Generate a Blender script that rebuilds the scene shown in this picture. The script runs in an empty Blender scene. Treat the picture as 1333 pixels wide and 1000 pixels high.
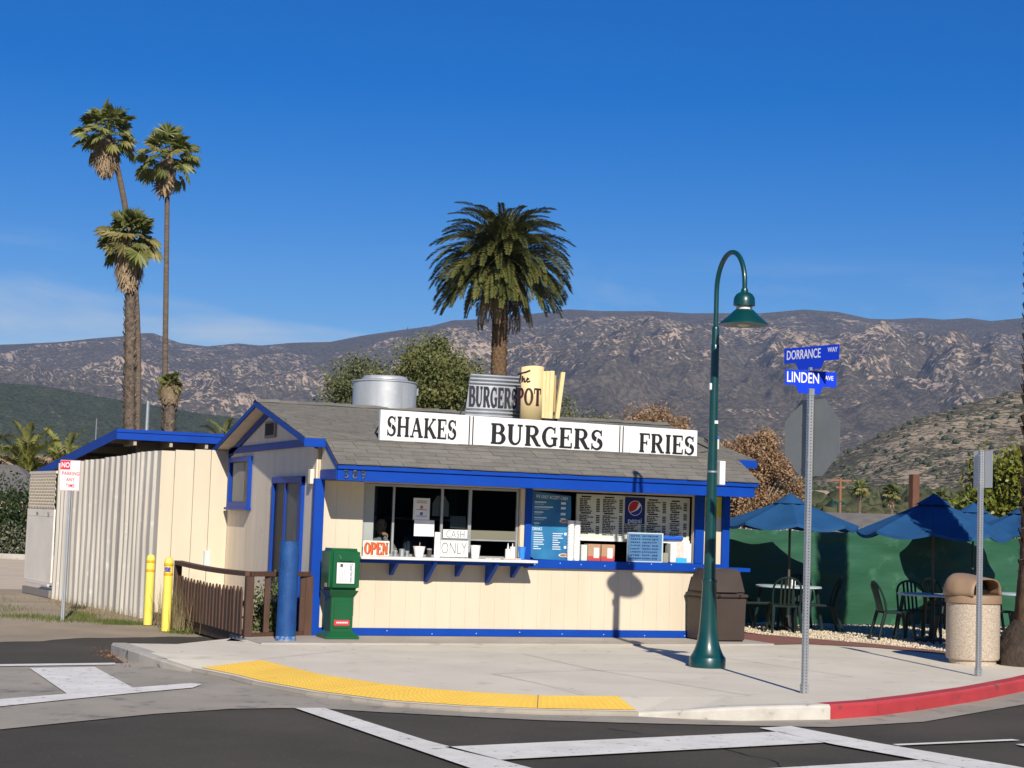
import bpy, bmesh, math, random
import numpy as np
from mathutils import Vector, Matrix

random.seed(7)
rng = np.random.default_rng(7)
SC = bpy.context.scene
COL = SC.collection
PI = math.pi

# ------------------------------------------------------------------ camera
CAM = Vector((-5.947, -21.549, 1.55))
R_ = Vector((0.92716709, -0.37308297, 0.03420934))
U_ = Vector((-0.06101324, -0.06027124, 0.99631559))
F_ = Vector((0.36964654, 0.92583826, 0.07864451))
cd = bpy.data.cameras.new('camera')
cd.sensor_width = 36.0
cd.lens = 2246.75 / 1333 * 36.0
cd.clip_start = 0.1
cd.clip_end = 60000
cam = bpy.data.objects.new('camera', cd)
COL.objects.link(cam)
m = Matrix((R_, U_, -F_)).transposed().to_4x4()
m.translation = CAM
cam.matrix_world = m
SC.camera = cam

# ------------------------------------------------------------------ light
SUN_EL = math.radians(31.6)
SUN_H = Vector((0.200, 0.980))          # horizontal travel direction of sunlight
w = bpy.data.worlds.new('World')
SC.world = w
w.use_nodes = True
wn = w.node_tree
wn.nodes.clear()
out = wn.nodes.new('ShaderNodeOutputWorld')
bg = wn.nodes.new('ShaderNodeBackground')
sky = wn.nodes.new('ShaderNodeTexSky')
sky.sky_type = 'NISHITA'
sky.sun_disc = False
sky.sun_elevation = SUN_EL
sky.sun_rotation = math.atan2(-SUN_H.x, -SUN_H.y)
sky.altitude = 900
sky.air_density = 1.0
sky.dust_density = 0.22
sky.ozone_density = 3.0
hs = wn.nodes.new('ShaderNodeHueSaturation')
hs.inputs['Saturation'].default_value = 1.52
hs.inputs['Value'].default_value = 1.18
hs.inputs['Hue'].default_value = 0.519
wn.links.new(sky.outputs[0], hs.inputs['Color'])
# thin high cloud, low over the horizon
tc = wn.nodes.new('ShaderNodeTexCoord')
mp = wn.nodes.new('ShaderNodeMapping')
mp.inputs['Rotation'].default_value = (0, 0, 0.38)
mp.inputs['Scale'].default_value = (4.2, 4.2, 21.0)
mp.inputs['Location'].default_value = (2.15, 0.4, 1.3)
wn.links.new(tc.outputs['Generated'], mp.inputs['Vector'])
nz = wn.nodes.new('ShaderNodeTexNoise')
nz.inputs['Scale'].default_value = 1.0
nz.inputs['Detail'].default_value = 7
nz.inputs['Roughness'].default_value = 0.55
nz.inputs['Distortion'].default_value = 0.5
wn.links.new(mp.outputs[0], nz.inputs['Vector'])
rp = wn.nodes.new('ShaderNodeMapRange')
rp.inputs['From Min'].default_value = 0.47
rp.inputs['From Max'].default_value = 0.72
wn.links.new(nz.outputs[0], rp.inputs['Value'])
sx = wn.nodes.new('ShaderNodeSeparateXYZ')
wn.links.new(tc.outputs['Generated'], sx.inputs[0])
el = wn.nodes.new('ShaderNodeMapRange')
el.inputs['From Min'].default_value = 0.158
el.inputs['From Max'].default_value = 0.10
wn.links.new(sx.outputs['Z'], el.inputs['Value'])
mul = wn.nodes.new('ShaderNodeMath'); mul.operation = 'MULTIPLY'
wn.links.new(rp.outputs[0], mul.inputs[0]); wn.links.new(el.outputs[0], mul.inputs[1])
mul2 = wn.nodes.new('ShaderNodeMath'); mul2.operation = 'MULTIPLY'
wn.links.new(mul.outputs[0], mul2.inputs[0]); mul2.inputs[1].default_value = 1.25
mx = wn.nodes.new('ShaderNodeMix'); mx.data_type = 'RGBA'
wn.links.new(mul2.outputs[0], mx.inputs[0])
wn.links.new(hs.outputs[0], mx.inputs[6])
mx.inputs[7].default_value = (7.4, 8.6, 10.0, 1)
wn.links.new(mx.outputs[2], bg.inputs['Color'])
bg.inputs['Strength'].default_value = 0.070
wn.links.new(bg.outputs[0], out.inputs['Surface'])

sl = bpy.data.lights.new('sun', 'SUN')
sl.energy = 5.0
sl.angle = math.radians(0.53)
sl.color = (1.0, 0.93, 0.82)
so = bpy.data.objects.new('sun', sl)
COL.objects.link(so)
d = Vector((SUN_H.x * math.cos(SUN_EL), SUN_H.y * math.cos(SUN_EL), -math.sin(SUN_EL)))
so.rotation_euler = d.to_track_quat('-Z', 'Y').to_euler()
so.location = (0, -20, 30)

SC.view_settings.view_transform = 'Standard'
SC.view_settings.look = 'None'
SC.view_settings.exposure = 0.20
SC.view_settings.gamma = 1.0
SC.view_settings.use_curve_mapping = False
SC.render.engine = 'CYCLES'
SC.cycles.use_denoising = True
SC.cycles.max_bounces = 8
SC.cycles.transparent_max_bounces = 12
SC.cycles.volume_bounces = 0
SC.cycles.caustics_reflective = False
SC.cycles.caustics_refractive = False

# ------------------------------------------------------------------ materials
def links(nt, a, b): nt.links.new(a, b)

def pos_noise(nt, scale, detail=5, rough=.55, stretch=None, coord='pos', dist=0):
    if coord == 'pos':
        g = nt.nodes.new('ShaderNodeNewGeometry'); src = g.outputs['Position']
    else:
        g = nt.nodes.new('ShaderNodeTexCoord'); src = g.outputs['Object']
    if stretch:
        mp = nt.nodes.new('ShaderNodeMapping'); mp.inputs['Scale'].default_value = stretch
        nt.links.new(src, mp.inputs['Vector']); src = mp.outputs[0]
    n = nt.nodes.new('ShaderNodeTexNoise')
    n.inputs['Scale'].default_value = scale; n.inputs['Detail'].default_value = detail
    n.inputs['Roughness'].default_value = rough; n.inputs['Distortion'].default_value = dist
    nt.links.new(src, n.inputs['Vector'])
    return n.outputs[0]

def remap(nt, v, a, b, c=0.0, d=1.0):
    r = nt.nodes.new('ShaderNodeMapRange')
    for k, x in zip(('From Min', 'From Max', 'To Min', 'To Max'), (a, b, c, d)): r.inputs[k].default_value = x
    nt.links.new(v, r.inputs['Value'])
    return r.outputs[0]

def mixc(nt, f, a, b):
    x = nt.nodes.new('ShaderNodeMix'); x.data_type = 'RGBA'
    if isinstance(f, (int, float)): x.inputs[0].default_value = f
    else: nt.links.new(f, x.inputs[0])
    for i, c in ((6, a), (7, b)):
        if isinstance(c, tuple): x.inputs[i].default_value = (*c, 1)
        else: nt.links.new(c, x.inputs[i])
    return x.outputs[2]

def math_(nt, op, a, b=None):
    x = nt.nodes.new('ShaderNodeMath'); x.operation = op
    for i, v in enumerate((a, b)):
        if v is None: continue
        if isinstance(v, (int, float)): x.inputs[i].default_value = v
        else: nt.links.new(v, x.inputs[i])
    return x.outputs[0]

MATS = {}
def M(name, col, rough=.65, metal=0.0, col2=None, ns=4, lo=.35, hi=.7, stretch=None, detail=5,
      bump=0, bs=60, bstretch=None, rnd=0, col3=None, ns3=20, lo3=.6, hi3=.72, spec=.4, transl=0, coat=0, coord='pos', spots=None):
    if name in MATS: return MATS[name]
    mt = bpy.data.materials.new(name); mt.use_nodes = True
    nt = mt.node_tree
    b = nt.nodes['Principled BSDF']
    b.inputs['Roughness'].default_value = rough
    b.inputs['Metallic'].default_value = metal
    b.inputs['Specular IOR Level'].default_value = spec
    if coat: b.inputs['Coat Weight'].default_value = coat; b.inputs['Coat Roughness'].default_value = .15
    c = col
    if col2: c = mixc(nt, remap(nt, pos_noise(nt, ns, detail, stretch=stretch, coord=coord), lo, hi), col, col2)
    if col3: c = mixc(nt, remap(nt, pos_noise(nt, ns3, 6, .65, coord=coord), lo3, hi3), c, col3)
    if spots:               # scattered small stains: one per cell, of random size
        g = nt.nodes.new('ShaderNodeNewGeometry'); vo = nt.nodes.new('ShaderNodeTexVoronoi'); vo.inputs['Scale'].default_value = spots[0]
        nt.links.new(g.outputs['Position'], vo.inputs['Vector'])
        wob = math_(nt, 'MULTIPLY', math_(nt, 'SUBTRACT', pos_noise(nt, spots[0] * 9, 3), .5), .12)
        sp_ = nt.nodes.new('ShaderNodeSeparateColor'); nt.links.new(vo.outputs['Color'], sp_.inputs[0])
        lim = math_(nt, 'MULTIPLY', math_(nt, 'POWER', sp_.outputs[0], 3.0), spots[1] * 2.2)
        hit = remap(nt, math_(nt, 'SUBTRACT', math_(nt, 'ADD', vo.outputs['Distance'], wob), lim), .012, -.012, 0, .75)
        c = mixc(nt, hit, c, spots[2])
    if rnd:
        oi = nt.nodes.new('ShaderNodeObjectInfo')
        h = nt.nodes.new('ShaderNodeHueSaturation')
        nt.links.new(remap(nt, oi.outputs['Random'], 0, 1, 1 - rnd, 1 + rnd), h.inputs['Value'])
        if isinstance(c, tuple): h.inputs['Color'].default_value = (*c, 1)
        else: nt.links.new(c, h.inputs['Color'])
        c = h.outputs[0]
    if isinstance(c, tuple): b.inputs['Base Color'].default_value = (*c, 1)
    else: nt.links.new(c, b.inputs['Base Color'])
    if bump:
        bn = nt.nodes.new('ShaderNodeBump'); bn.inputs['Strength'].default_value = bump
        bn.inputs['Distance'].default_value = .01
        nt.links.new(pos_noise(nt, bs, 4, .6, stretch=bstretch, coord=coord), bn.inputs['Height'])
        nt.links.new(bn.outputs[0], b.inputs['Normal'])
    if transl:
        t = nt.nodes.new('ShaderNodeBsdfTranslucent')
        if isinstance(c, tuple): t.inputs['Color'].default_value = (*c, 1)
        else: nt.links.new(c, t.inputs['Color'])
        s = nt.nodes.new('ShaderNodeMixShader'); s.inputs[0].default_value = transl
        o = nt.nodes['Material Output']
        nt.links.new(b.outputs[0], s.inputs[1]); nt.links.new(t.outputs[0], s.inputs[2])
        nt.links.new(s.outputs[0], o.inputs['Surface'])
    MATS[name] = mt
    return mt

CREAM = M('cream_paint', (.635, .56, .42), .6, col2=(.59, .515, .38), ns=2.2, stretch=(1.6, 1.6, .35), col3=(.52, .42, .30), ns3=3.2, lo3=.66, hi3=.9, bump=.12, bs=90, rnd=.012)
CREAMS = M('cream_paint_side_brightened', (.88, .755, .575), .7, col2=(.79, .67, .51), ns=2.6, stretch=(2, 2, .3), col3=(.38, .31, .24), ns3=5, lo3=.64, hi3=.8, bump=.15, bs=90, rnd=.05)  # same cream paint, colour lightened to stand in for stronger grazing sunlight
BLUE = M('blue_paint', (.002, .054, .36), .5, col2=(.002, .045, .31), ns=3, col3=(.05, .12, .42), ns3=9, lo3=.70, hi3=.80, bump=.1, bs=70, spec=.2)
BLUEW = M('worn_blue_paint', (.005, .048, .185), .6, col2=(.010, .075, .24), ns=6, col3=(.30, .38, .46), ns3=24, lo3=.66, hi3=.72, bump=.7, bs=45)
BACK = M('wall_backing', (.56, .47, .34), .8)
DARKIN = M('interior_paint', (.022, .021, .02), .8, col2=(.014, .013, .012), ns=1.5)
SHINGLE = M('asphalt_shingle', (.195, .182, .155), .9, col2=(.165, .155, .132), ns=5, col3=(.33, .31, .27), ns3=55, lo3=.58, hi3=.75, bump=.6, bs=160, rnd=.11)
CONC = M('sidewalk_concrete', (.69, .63, .505), .85, col2=(.595, .54, .43), ns=.9, detail=8, col3=(.45, .39, .30), ns3=2.3, lo3=.58, hi3=.80, bump=.25, bs=140, spots=(3.4, .05, (.26, .22, .17)))
GUTC = M('gutter_concrete', (.37, .33, .265), .85, col2=(.29, .26, .21), ns=1.2, detail=8, col3=(.13, .125, .12), ns3=3.5, lo3=.54, hi3=.76, bump=.3, bs=120)
KERBC = M('kerb_concrete', (.46, .43, .37), .85, col2=(.36, .33, .28), ns=3, col3=(.10, .095, .09), ns3=4.5, lo3=.58, hi3=.68, bump=.4, bs=60)
KERBW = M('kerb_old_white', (.60, .57, .50), .8, col2=(.46, .43, .37), ns=4, col3=(.2, .19, .17), ns3=8, lo3=.6, hi3=.7, bump=.4, bs=60)
REDK = M('red_kerb_paint', (.50, .050, .058), .65, col2=(.40, .038, .044), ns=3, col3=(.15, .06, .05), ns3=5.5, lo3=.575, hi3=.68, bump=.3, bs=60)
YEL = M('yellow_dome_plastic', (.96, .62, .09), .6, col2=(.92, .57, .08), ns=3, col3=(.58, .36, .07), ns3=5, lo3=.63, hi3=.8, bump=.1, bs=80)
ASPH = M('asphalt', (.080, .068, .049), .9, col2=(.044, .037, .027), ns=.55, detail=10, col3=(.22, .20, .165), ns3=48, lo3=.60, hi3=.76, bump=.8, bs=110)
WHITEP = M('road_white_paint', (.80, .77, .70), .7, col2=(.66, .635, .575), ns=3, col3=(.16, .145, .12), ns3=12, lo3=.605, hi3=.70, bump=.4, bs=120)
DIRT = M('dirt', (.36, .29, .20), .95, col2=(.25, .20, .14), ns=.9, detail=8, col3=(.36, .31, .24), ns3=16, lo3=.58, hi3=.72, bump=.8, bs=25)
GALV = M('galvanized_steel', (.50, .52, .53), .45, .75, col2=(.38, .40, .41), ns=9, bump=.1, bs=60)
GALVD = M('dull_aluminium', (.23, .245, .24), .5, .15, col2=(.19, .205, .20), ns=3)
GREENP = M('green_lamp_paint', (.0015, .042, .042), .35, col2=(.002, .052, .050), ns=8, spec=.5, coat=.3)
BROWNW = M('brown_painted_wood', (.095, .046, .028), .65, col2=(.060, .030, .019), ns=5, stretch=(4, 4, .6), col3=(.17, .12, .09), ns3=12, lo3=.66, hi3=.78, rnd=.18, bump=.3, bs=50)
CORR = M('weathered_corrugated_steel', (.60, .555, .475), .55, .08, col2=(.44, .41, .355), ns=3, stretch=(2, 2, .25), col3=(.68, .66, .60), ns3=4, lo3=.6, hi3=.75, bump=.15, bs=40, rnd=.06)
YBOL = M('yellow_bollard_paint', (.86, .72, .13), .5, col2=(.82, .66, .10), ns=6, col3=(.52, .40, .08), ns3=14, lo3=.68, hi3=.78)
YBAND = M('ochre_reflective_band', (.70, .42, .02), .4)
WHITES = M('white_sign_paint', (.80, .80, .79), .4, col2=(.74, .74, .73), ns=3)
BLACK = M('black_paint', (.012, .011, .012), .5)
INK = M('menu_ink', (.03, .03, .03), .8)
METV = M('sheet_metal', (.58, .59, .58), .42, .45, col2=(.44, .46, .47), ns=2.2, stretch=(2, 2, .6), col3=(.66, .66, .65), ns3=6, lo3=.55, hi3=.75, bump=.1, bs=12)
CORRS = M('grey_sign_metal', (.42, .44, .47), .5, .1, col2=(.34, .36, .39), ns=5)
CREAMC = M('cream_sign_board', (.80, .64, .33), .55, col2=(.74, .57, .28), ns=5, rnd=.04)
MAROON = M('maroon_letter', (.045, .012, .016), .6)
SIGNB = M('street_sign_blue', (.004, .045, .62), .4)
BROWNB = M('brown_plastic', (.058, .040, .031), .55, col2=(.042, .030, .024), ns=3, bump=.15, bs=120)
TANP = M('tan_plastic', (.31, .205, .125), .55, col2=(.255, .17, .105), ns=4, bump=.1, bs=90)
AGG = M('pebble_aggregate', (.44, .355, .265), .85, col2=(.58, .495, .39), ns=60, lo=.42, hi=.58, col3=(.24, .17, .13), ns3=75, lo3=.58, hi3=.66, bump=1.0, bs=70)
NEWSG = M('green_news_box', (.006, .10, .032), .35, col2=(.008, .085, .03), ns=5, coat=.2, col3=(.05, .16, .09), ns3=30, lo3=.72, hi3=.8)
UMB = M('blue_canvas', (.012, .086, .225), .8, col2=(.010, .068, .18), ns=3, bump=.3, bs=120, transl=.12)
PLASG = M('dark_green_plastic', (.008, .019, .016), .4, col2=(.011, .025, .021), ns=4)
TABLET = M('pale_table_top', (.45, .55, .56), .4)
MESHG = M('green_windscreen', (.022, .092, .048), .55, col2=(.018, .092, .048), ns=1.6, col3=(.07, .18, .11), ns3=2.6, lo3=.58, hi3=.80, bump=1.0, bs=5, bstretch=(.5, .5, 2.2))
GRAVEL = M('pale_gravel', (.66, .56, .41), .95, col2=(.50, .41, .29), ns=22, col3=(.30, .24, .17), ns3=40, lo3=.6, hi3=.72, bump=1, bs=45)
STONE = M('gravel_stone', (.70, .60, .44), .9, col2=(.52, .43, .31), ns=9)
REDC = M('red_stained_concrete', (.27, .115, .085), .85, col2=(.22, .10, .078), ns=4, bump=.3, bs=90)
PAPER = M('white_paper', (.70, .71, .70), .8, col2=(.62, .63, .62), ns=6)
GLASSM = bpy.data.materials.new('window_glass'); GLASSM.use_nodes = True
nt = GLASSM.node_tree; nt.nodes.clear()
o_ = nt.nodes.new('ShaderNodeOutputMaterial'); tr = nt.nodes.new('ShaderNodeBsdfTransparent'); gl = nt.nodes.new('ShaderNodeBsdfGlossy')
tr.inputs[0].default_value = (.80, .84, .82, 1); gl.inputs['Roughness'].default_value = .02
fr = nt.nodes.new('ShaderNodeFresnel'); fr.inputs[0].default_value = 1.5
ms = nt.nodes.new('ShaderNodeMixShader'); nt.links.new(fr.outputs[0], ms.inputs[0]); nt.links.new(tr.outputs[0], ms.inputs[1]); nt.links.new(gl.outputs[0], ms.inputs[2]); nt.links.new(ms.outputs[0], o_.inputs[0])

# ------------------------------------------------------------------ mesh helpers
WL = {}
def world_off(o): return WL.get(o.name, Vector((0, 0, 0))) if o else Vector((0, 0, 0))

def link_mesh(name, me, parent=None):
    o = bpy.data.objects.new(name, me); COL.objects.link(o)
    if parent: o.parent = parent; WL[o.name] = world_off(parent).copy()
    return o

def tag(o, label=None, cat=None, group=None, kind=None):
    for k, v in (('label', label), ('category', cat), ('group', group), ('kind', kind)):
        if v: o[k] = v
    return o

def thing(name, label, cat, loc=(0, 0, 0), rz=0, group=None, local=False):
    o = bpy.data.objects.new(name, None); COL.objects.link(o)
    o.empty_display_size = .1
    o.location = loc; o.rotation_euler = (0, 0, rz)
    WL[o.name] = Vector((0, 0, 0)) if local else Vector(loc)
    return tag(o, label, cat, group)

def copy_tree(o, parent=None):
    c = o.copy(); COL.objects.link(c); c.parent = parent
    WL[c.name] = Vector((0, 0, 0))
    for ch in list(o.children): copy_tree(ch, c)
    return c

class MB:
    def __init__(s): s.v = []; s.f = []
    def add(s, vs, fs):
        b = len(s.v); s.v += [tuple(p) for p in vs]; s.f += [tuple(b + i for i in f) for f in fs]; return s
    def box(s, x0, x1, y0, y1, z0, z1, mt=None):
        vs = [Vector((x, y, z)) for z in (z0, z1) for y in (y0, y1) for x in (x0, x1)]
        if mt: vs = [mt @ q for q in vs]
        return s.add(vs, [(0, 2, 3, 1), (4, 5, 7, 6), (0, 1, 5, 4), (2, 6, 7, 3), (0, 4, 6, 2), (1, 3, 7, 5)])
    def prism(s, poly, h, mt=None, z0=0.0):
        """poly: (x,y) outline counter-clockwise, extruded z0..z0+h"""
        n = len(poly)
        vs = [Vector((x, y, z0)) for x, y in poly] + [Vector((x, y, z0 + h)) for x, y in poly]
        if mt: vs = [mt @ q for q in vs]
        return s.add(vs, [tuple(range(n - 1, -1, -1)), tuple(range(n, 2 * n))] + [(i, (i + 1) % n, n + (i + 1) % n, n + i) for i in range(n)])
    def tube(s, path, rad, n=10, cap=True):
        path = [Vector(p) for p in path]; k = len(path)
        if isinstance(rad, (int, float)): rad = [rad] * k
        rings = []
        up = None
        for i, p in enumerate(path):
            t = (path[min(i + 1, k - 1)] - path[max(i - 1, 0)]).normalized()
            if up is None:
                up = Vector((0, 0, 1)) if abs(t.z) < .9 else Vector((1, 0, 0))
            a = t.cross(up).normalized(); b = a.cross(t).normalized(); up = b
            rings.append([p + (a * math.cos(2 * PI * j / n) + b * math.sin(2 * PI * j / n)) * rad[i] for j in range(n)])
        vs = [q for r in rings for q in r]
        fs = [(i * n + j, i * n + (j + 1) % n, (i + 1) * n + (j + 1) % n, (i + 1) * n + j) for i in range(k - 1) for j in range(n)]
        if cap: fs += [tuple(range(n - 1, -1, -1)), tuple((k - 1) * n + j for j in range(n))]
        return s.add(vs, fs)
    def lathe(s, prof, n=24, c=(0, 0), mt=None):
        vs = []
        for r, z in prof:
            for j in range(n):
                q = Vector((c[0] + r * math.cos(2 * PI * j / n), c[1] + r * math.sin(2 * PI * j / n), z))
                vs.append(mt @ q if mt else q)
        k = len(prof)
        fs = [(i * n + j, i * n + (j + 1) % n, (i + 1) * n + (j + 1) % n, (i + 1) * n + j) for i in range(k - 1) for j in range(n)]
        fs += [tuple(range(n - 1, -1, -1)), tuple((k - 1) * n + j for j in range(n))]
        return s.add(vs, fs)
    def quad(s, a, b, c, d): return s.add([a, b, c, d], [(0, 1, 2, 3)])
    def mesh(s, name, mat, off=Vector((0, 0, 0)), bevel=0, smooth=False, seg=1, sharp=38):
        me = bpy.data.meshes.new(name)
        me.from_pydata([(p[0] - off.x, p[1] - off.y, p[2] - off.z) for p in s.v], [], s.f)
        if bevel:
            bm = bmesh.new(); bm.from_mesh(me)
            bmesh.ops.remove_doubles(bm, verts=bm.verts, dist=1e-6)
            ed = [e for e in bm.edges if len(e.link_faces) == 2 and e.calc_face_angle(0) > .5]
            bmesh.ops.bevel(bm, geom=ed, offset=bevel, segments=seg, affect='EDGES', clamp_overlap=True)
            bm.to_mesh(me); bm.free()
        if smooth:
            me.polygons.foreach_set('use_smooth', [True] * len(me.polygons))
            if smooth != 'all':
                try: me.set_sharp_from_angle(angle=math.radians(sharp))
                except Exception: pass
        if mat: me.materials.append(mat)
        me.update()
        return me
    def build(s, name, mat, parent=None, bevel=0, smooth=False, seg=1, origin=None, sharp=38):
        off = world_off(parent)
        if parent is None and origin is not None: off = Vector(origin)
        me = s.mesh(name, mat, off, bevel, smooth, seg, sharp)
        o = link_mesh(name, me, parent)
        if parent is None and origin is not None: o.location = origin; WL[o.name] = Vector(origin)
        return o

def np_mesh(name, V, F, mat, smooth=False):
    """V (n,3), F (m,k) constant k"""
    me = bpy.data.meshes.new(name)
    V = np.asarray(V, np.float32); F = np.asarray(F, np.int32)
    k = F.shape[1]
    me.vertices.add(len(V)); me.vertices.foreach_set('co', V.ravel())
    me.loops.add(F.size); me.loops.foreach_set('vertex_index', F.ravel())
    me.polygons.add(len(F))
    me.polygons.foreach_set('loop_start', np.arange(0, F.size, k, dtype=np.int32))
    if smooth: me.polygons.foreach_set('use_smooth', np.ones(len(F), bool))
    me.update(calc_edges=True)
    if mat: me.materials.append(mat)
    return me

def RX(a): return Matrix.Rotation(a, 4, 'X')
def RY(a): return Matrix.Rotation(a, 4, 'Y')
def RZ(a): return Matrix.Rotation(a, 4, 'Z')
def T(*p): return Matrix.Translation(Vector(p))
FRONT = RX(PI / 2)      # local xy drawing -> a sheet that faces -Y

def struct(o, kind='structure'): o['kind'] = kind; return o

def box_part(name, mat, parent, x0, x1, y0, y1, z0, z1, bevel=0):
    return MB().box(x0, x1, y0, y1, z0, z1).build(name, mat, parent, bevel=bevel)

# sans lettering from the built-in font, one flat mesh
def sans(body, size, mat, parent, mtx, name='lettering', bold=0.0, sx=1.0, depth=.002, align='CENTER', kind='stuff', spacing=1.0):
    cu = bpy.data.curves.new(name, 'FONT'); cu.body = body; cu.size = size; cu.extrude = depth
    cu.offset = bold * size; cu.align_x = align; cu.align_y = 'CENTER'; cu.resolution_u = 3; cu.space_character = spacing
    o = bpy.data.objects.new(name, cu); COL.objects.link(o)
    dg = bpy.context.evaluated_depsgraph_get()
    me = bpy.data.meshes.new_from_object(o.evaluated_get(dg))
    bpy.data.objects.remove(o); bpy.data.curves.remove(cu)
    me.transform(T(*(-world_off(parent))) @ mtx @ Matrix.Diagonal((sx, 1, 1, 1)))
    me.materials.clear(); me.materials.append(mat)
    r = link_mesh(name, me, parent)
    if kind: r['kind'] = kind
    return r

# serif display lettering, drawn stroke by stroke (height 1)
def arc(cx, cy, rx, ry, a0, a1, w0, w1=None, w2=None, n=14):
    w1 = w0 if w1 is None else w1; w2 = w0 if w2 is None else w2
    pts = []
    for i in range(n + 1):
        t = i / n; a = math.radians(a0 + (a1 - a0) * t)
        wd = w0 + (w1 - w0) * t * 2 if t < .5 else w1 + (w2 - w1) * (t - .5) * 2
        pts.append((cx + rx * math.cos(a), cy + ry * math.sin(a), wd))
    return pts
def ln(x0, y0, x1, y1, w, w2=None): return [(x0, y0, w), (x1, y1, w if w2 is None else w2)]
K, TH, SE = .19, .085, .085
def serif(x, y, h=.15): return ln(x - h, y, x + h, y, SE)
def stem(x, k=K): return [ln(x, 0.02, x, .98, k), serif(x, .043, .05 + k / 2), serif(x, .957, .05 + k / 2)]
GL = {
 'S': (.66, [arc(.34, .735, .205, .215, 25, 180, .07, .10, .15), arc(.34, .735, .205, .215, 180, 262, .15, .19, .20), arc(.325, .265, .225, .222, 82, 0, .20, .19, .15), arc(.325, .265, .225, .222, 0, -160, .15, .10, .07), ln(.55, .70, .55, .98, .06), ln(.09, .02, .09, .32, .06)]),
 'H': (.92, stem(.2) + stem(.72) + [ln(.2, .5, .72, .5, TH)]),
 'A': (.92, [ln(.16, .02, .44, .97, TH), ln(.44, .98, .74, .02, K), ln(.25, .34, .65, .34, TH), serif(.15, .043, .13), serif(.75, .043, .16)]),
 'K': (.90, stem(.2) + [ln(.26, .40, .70, .95, TH), ln(.40, .55, .76, .03, K), serif(.70, .957, .13), serif(.77, .043, .13)]),
 'E': (.74, stem(.2) + [ln(.2, .957, .64, .957, SE), ln(.2, .043, .66, .043, SE), ln(.2, .51, .50, .51, .075), ln(.63, .74, .63, .99, .06), ln(.65, .01, .65, .27, .06), ln(.49, .39, .49, .64, .055)]),
 'F': (.70, stem(.2) + [ln(.2, .957, .64, .957, SE), ln(.2, .50, .50, .50, .075), ln(.63, .72, .63, .99, .06), ln(.49, .38, .49, .63, .055)]),
 'B': (.80, stem(.2) + [ln(.2, .957, .44, .957, SE), arc(.42, .745, .19, .212, 90, -90, .085, .19, .08), ln(.2, .53, .44, .53, .07), arc(.43, .285, .235, .243, 90, -90, .08, .2, .085), ln(.2, .043, .44, .043, SE)]),
 'U': (.86, [ln(.2, .34, .2, .98, K), arc(.43, .34, .23, .295, 180, 360, K, .10, TH), ln(.66, .34, .66, .98, TH), serif(.2, .957), serif(.66, .957, .13)]),
 'R': (.86, stem(.2) + [ln(.2, .957, .44, .957, SE), arc(.42, .73, .20, .228, 90, -90, .085, .19, .08), ln(.2, .50, .44, .50, .07), ln(.42, .50, .68, .04, K, .15), serif(.74, .043, .09)]),
 'G': (.84, [arc(.43, .5, .31, .455, 48, 180, .07, .11, .19), arc(.43, .5, .31, .455, 180, 330, .19, .12, .09), ln(.66, .06, .66, .42, .16), ln(.48, .44, .80, .44, SE), ln(.655, .68, .655, .98, .06)]),
 'I': (.42, stem(.21)),
 'O': (.82, [arc(.41, .5, .29, .45, 90, 270, .08, .19, .08), arc(.41, .5, .29, .45, 270, 450, .08, .19, .08)]),
 'T': (.76, [ln(.38, .02, .38, .96, K), serif(.38, .043), ln(.06, .957, .70, .957, SE), ln(.07, .68, .07, .99, .06), ln(.69, .68, .69, .99, .06)]),
 'P': (.78, stem(.2) + [ln(.2, .957, .44, .957, SE), arc(.42, .71, .22, .247, 90, -90, .085, .19, .08), ln(.2, .46, .44, .46, .07)]),
 'N': (.88, [ln(.18, .02, .18, .96, TH), ln(.18, .96, .68, .04, K), ln(.68, .04, .68, .98, TH), serif(.18, .043, .12), serif(.15, .957, .13), serif(.68, .957, .13)]),
}
def glyph_mesh(ch, size, mat, bold=1.0, sx=1.0, depth=.012):
    """letter lying in the xz plane, front at y=-depth, lower left at the origin"""
    key = 'letter_' + ch
    mb = MB()
    for q, st in enumerate(GL[ch][1]):
        L = []; Rr = []
        n = len(st)
        for i, (x, y, wd) in enumerate(st):
            a = st[max(i - 1, 0)]; b = st[min(i + 1, n - 1)]
            dx, dy = b[0] - a[0], b[1] - a[1]; l = math.hypot(dx, dy) or 1
            nx, ny = -dy / l, dx / l; h = wd * bold / 2
            L.append((x + nx * h, y + ny * h)); Rr.append((x - nx * h, y - ny * h))
        dy_ = -depth - q * .0004
        for i in range(n - 1):
            vs = []
            for yy in (dy_, 0):
                for p in (L[i], Rr[i], Rr[i + 1], L[i + 1]):
                    vs.append((p[0] * size * sx, yy, p[1] * size))
            mb.add(vs, [(0, 1, 2, 3), (0, 4, 5, 1), (1, 5, 6, 2), (2, 6, 7, 3), (3, 7, 4, 0)])
    me = mb.mesh(key, mat)
    return me, GL[ch][0] * size * sx
def serif_word(word, x, y, z, size, mat, parent, sx=1.0, bold=1.0, depth=.012, width=None, tilt=0.0):
    """word whose lower left stands at x, y, z on a sheet facing -Y"""
    if width:
        tot = sum(GL[c][0] for c in word) * size; sx = width / tot
    off = world_off(parent)
    cx = x
    for c in word:
        me, adv = glyph_mesh(c, size, mat, bold, sx, depth)
        o = link_mesh('letter', me, parent)
        o.location = (cx - off.x, y - off.y, z - off.z + (cx - x) * tilt)
        cx += adv
    return cx
# ------------------------------------------------------------------ terrain
Fh = np.array([.3708, .9287]); Rh = np.array([.9287, -.3708]); C2 = np.array([CAM.x, CAM.y])
def to_xy(u, d): return C2[0] + u * Rh[0] + d * Fh[0], C2[1] + u * Rh[1] + d * Fh[1]

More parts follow.
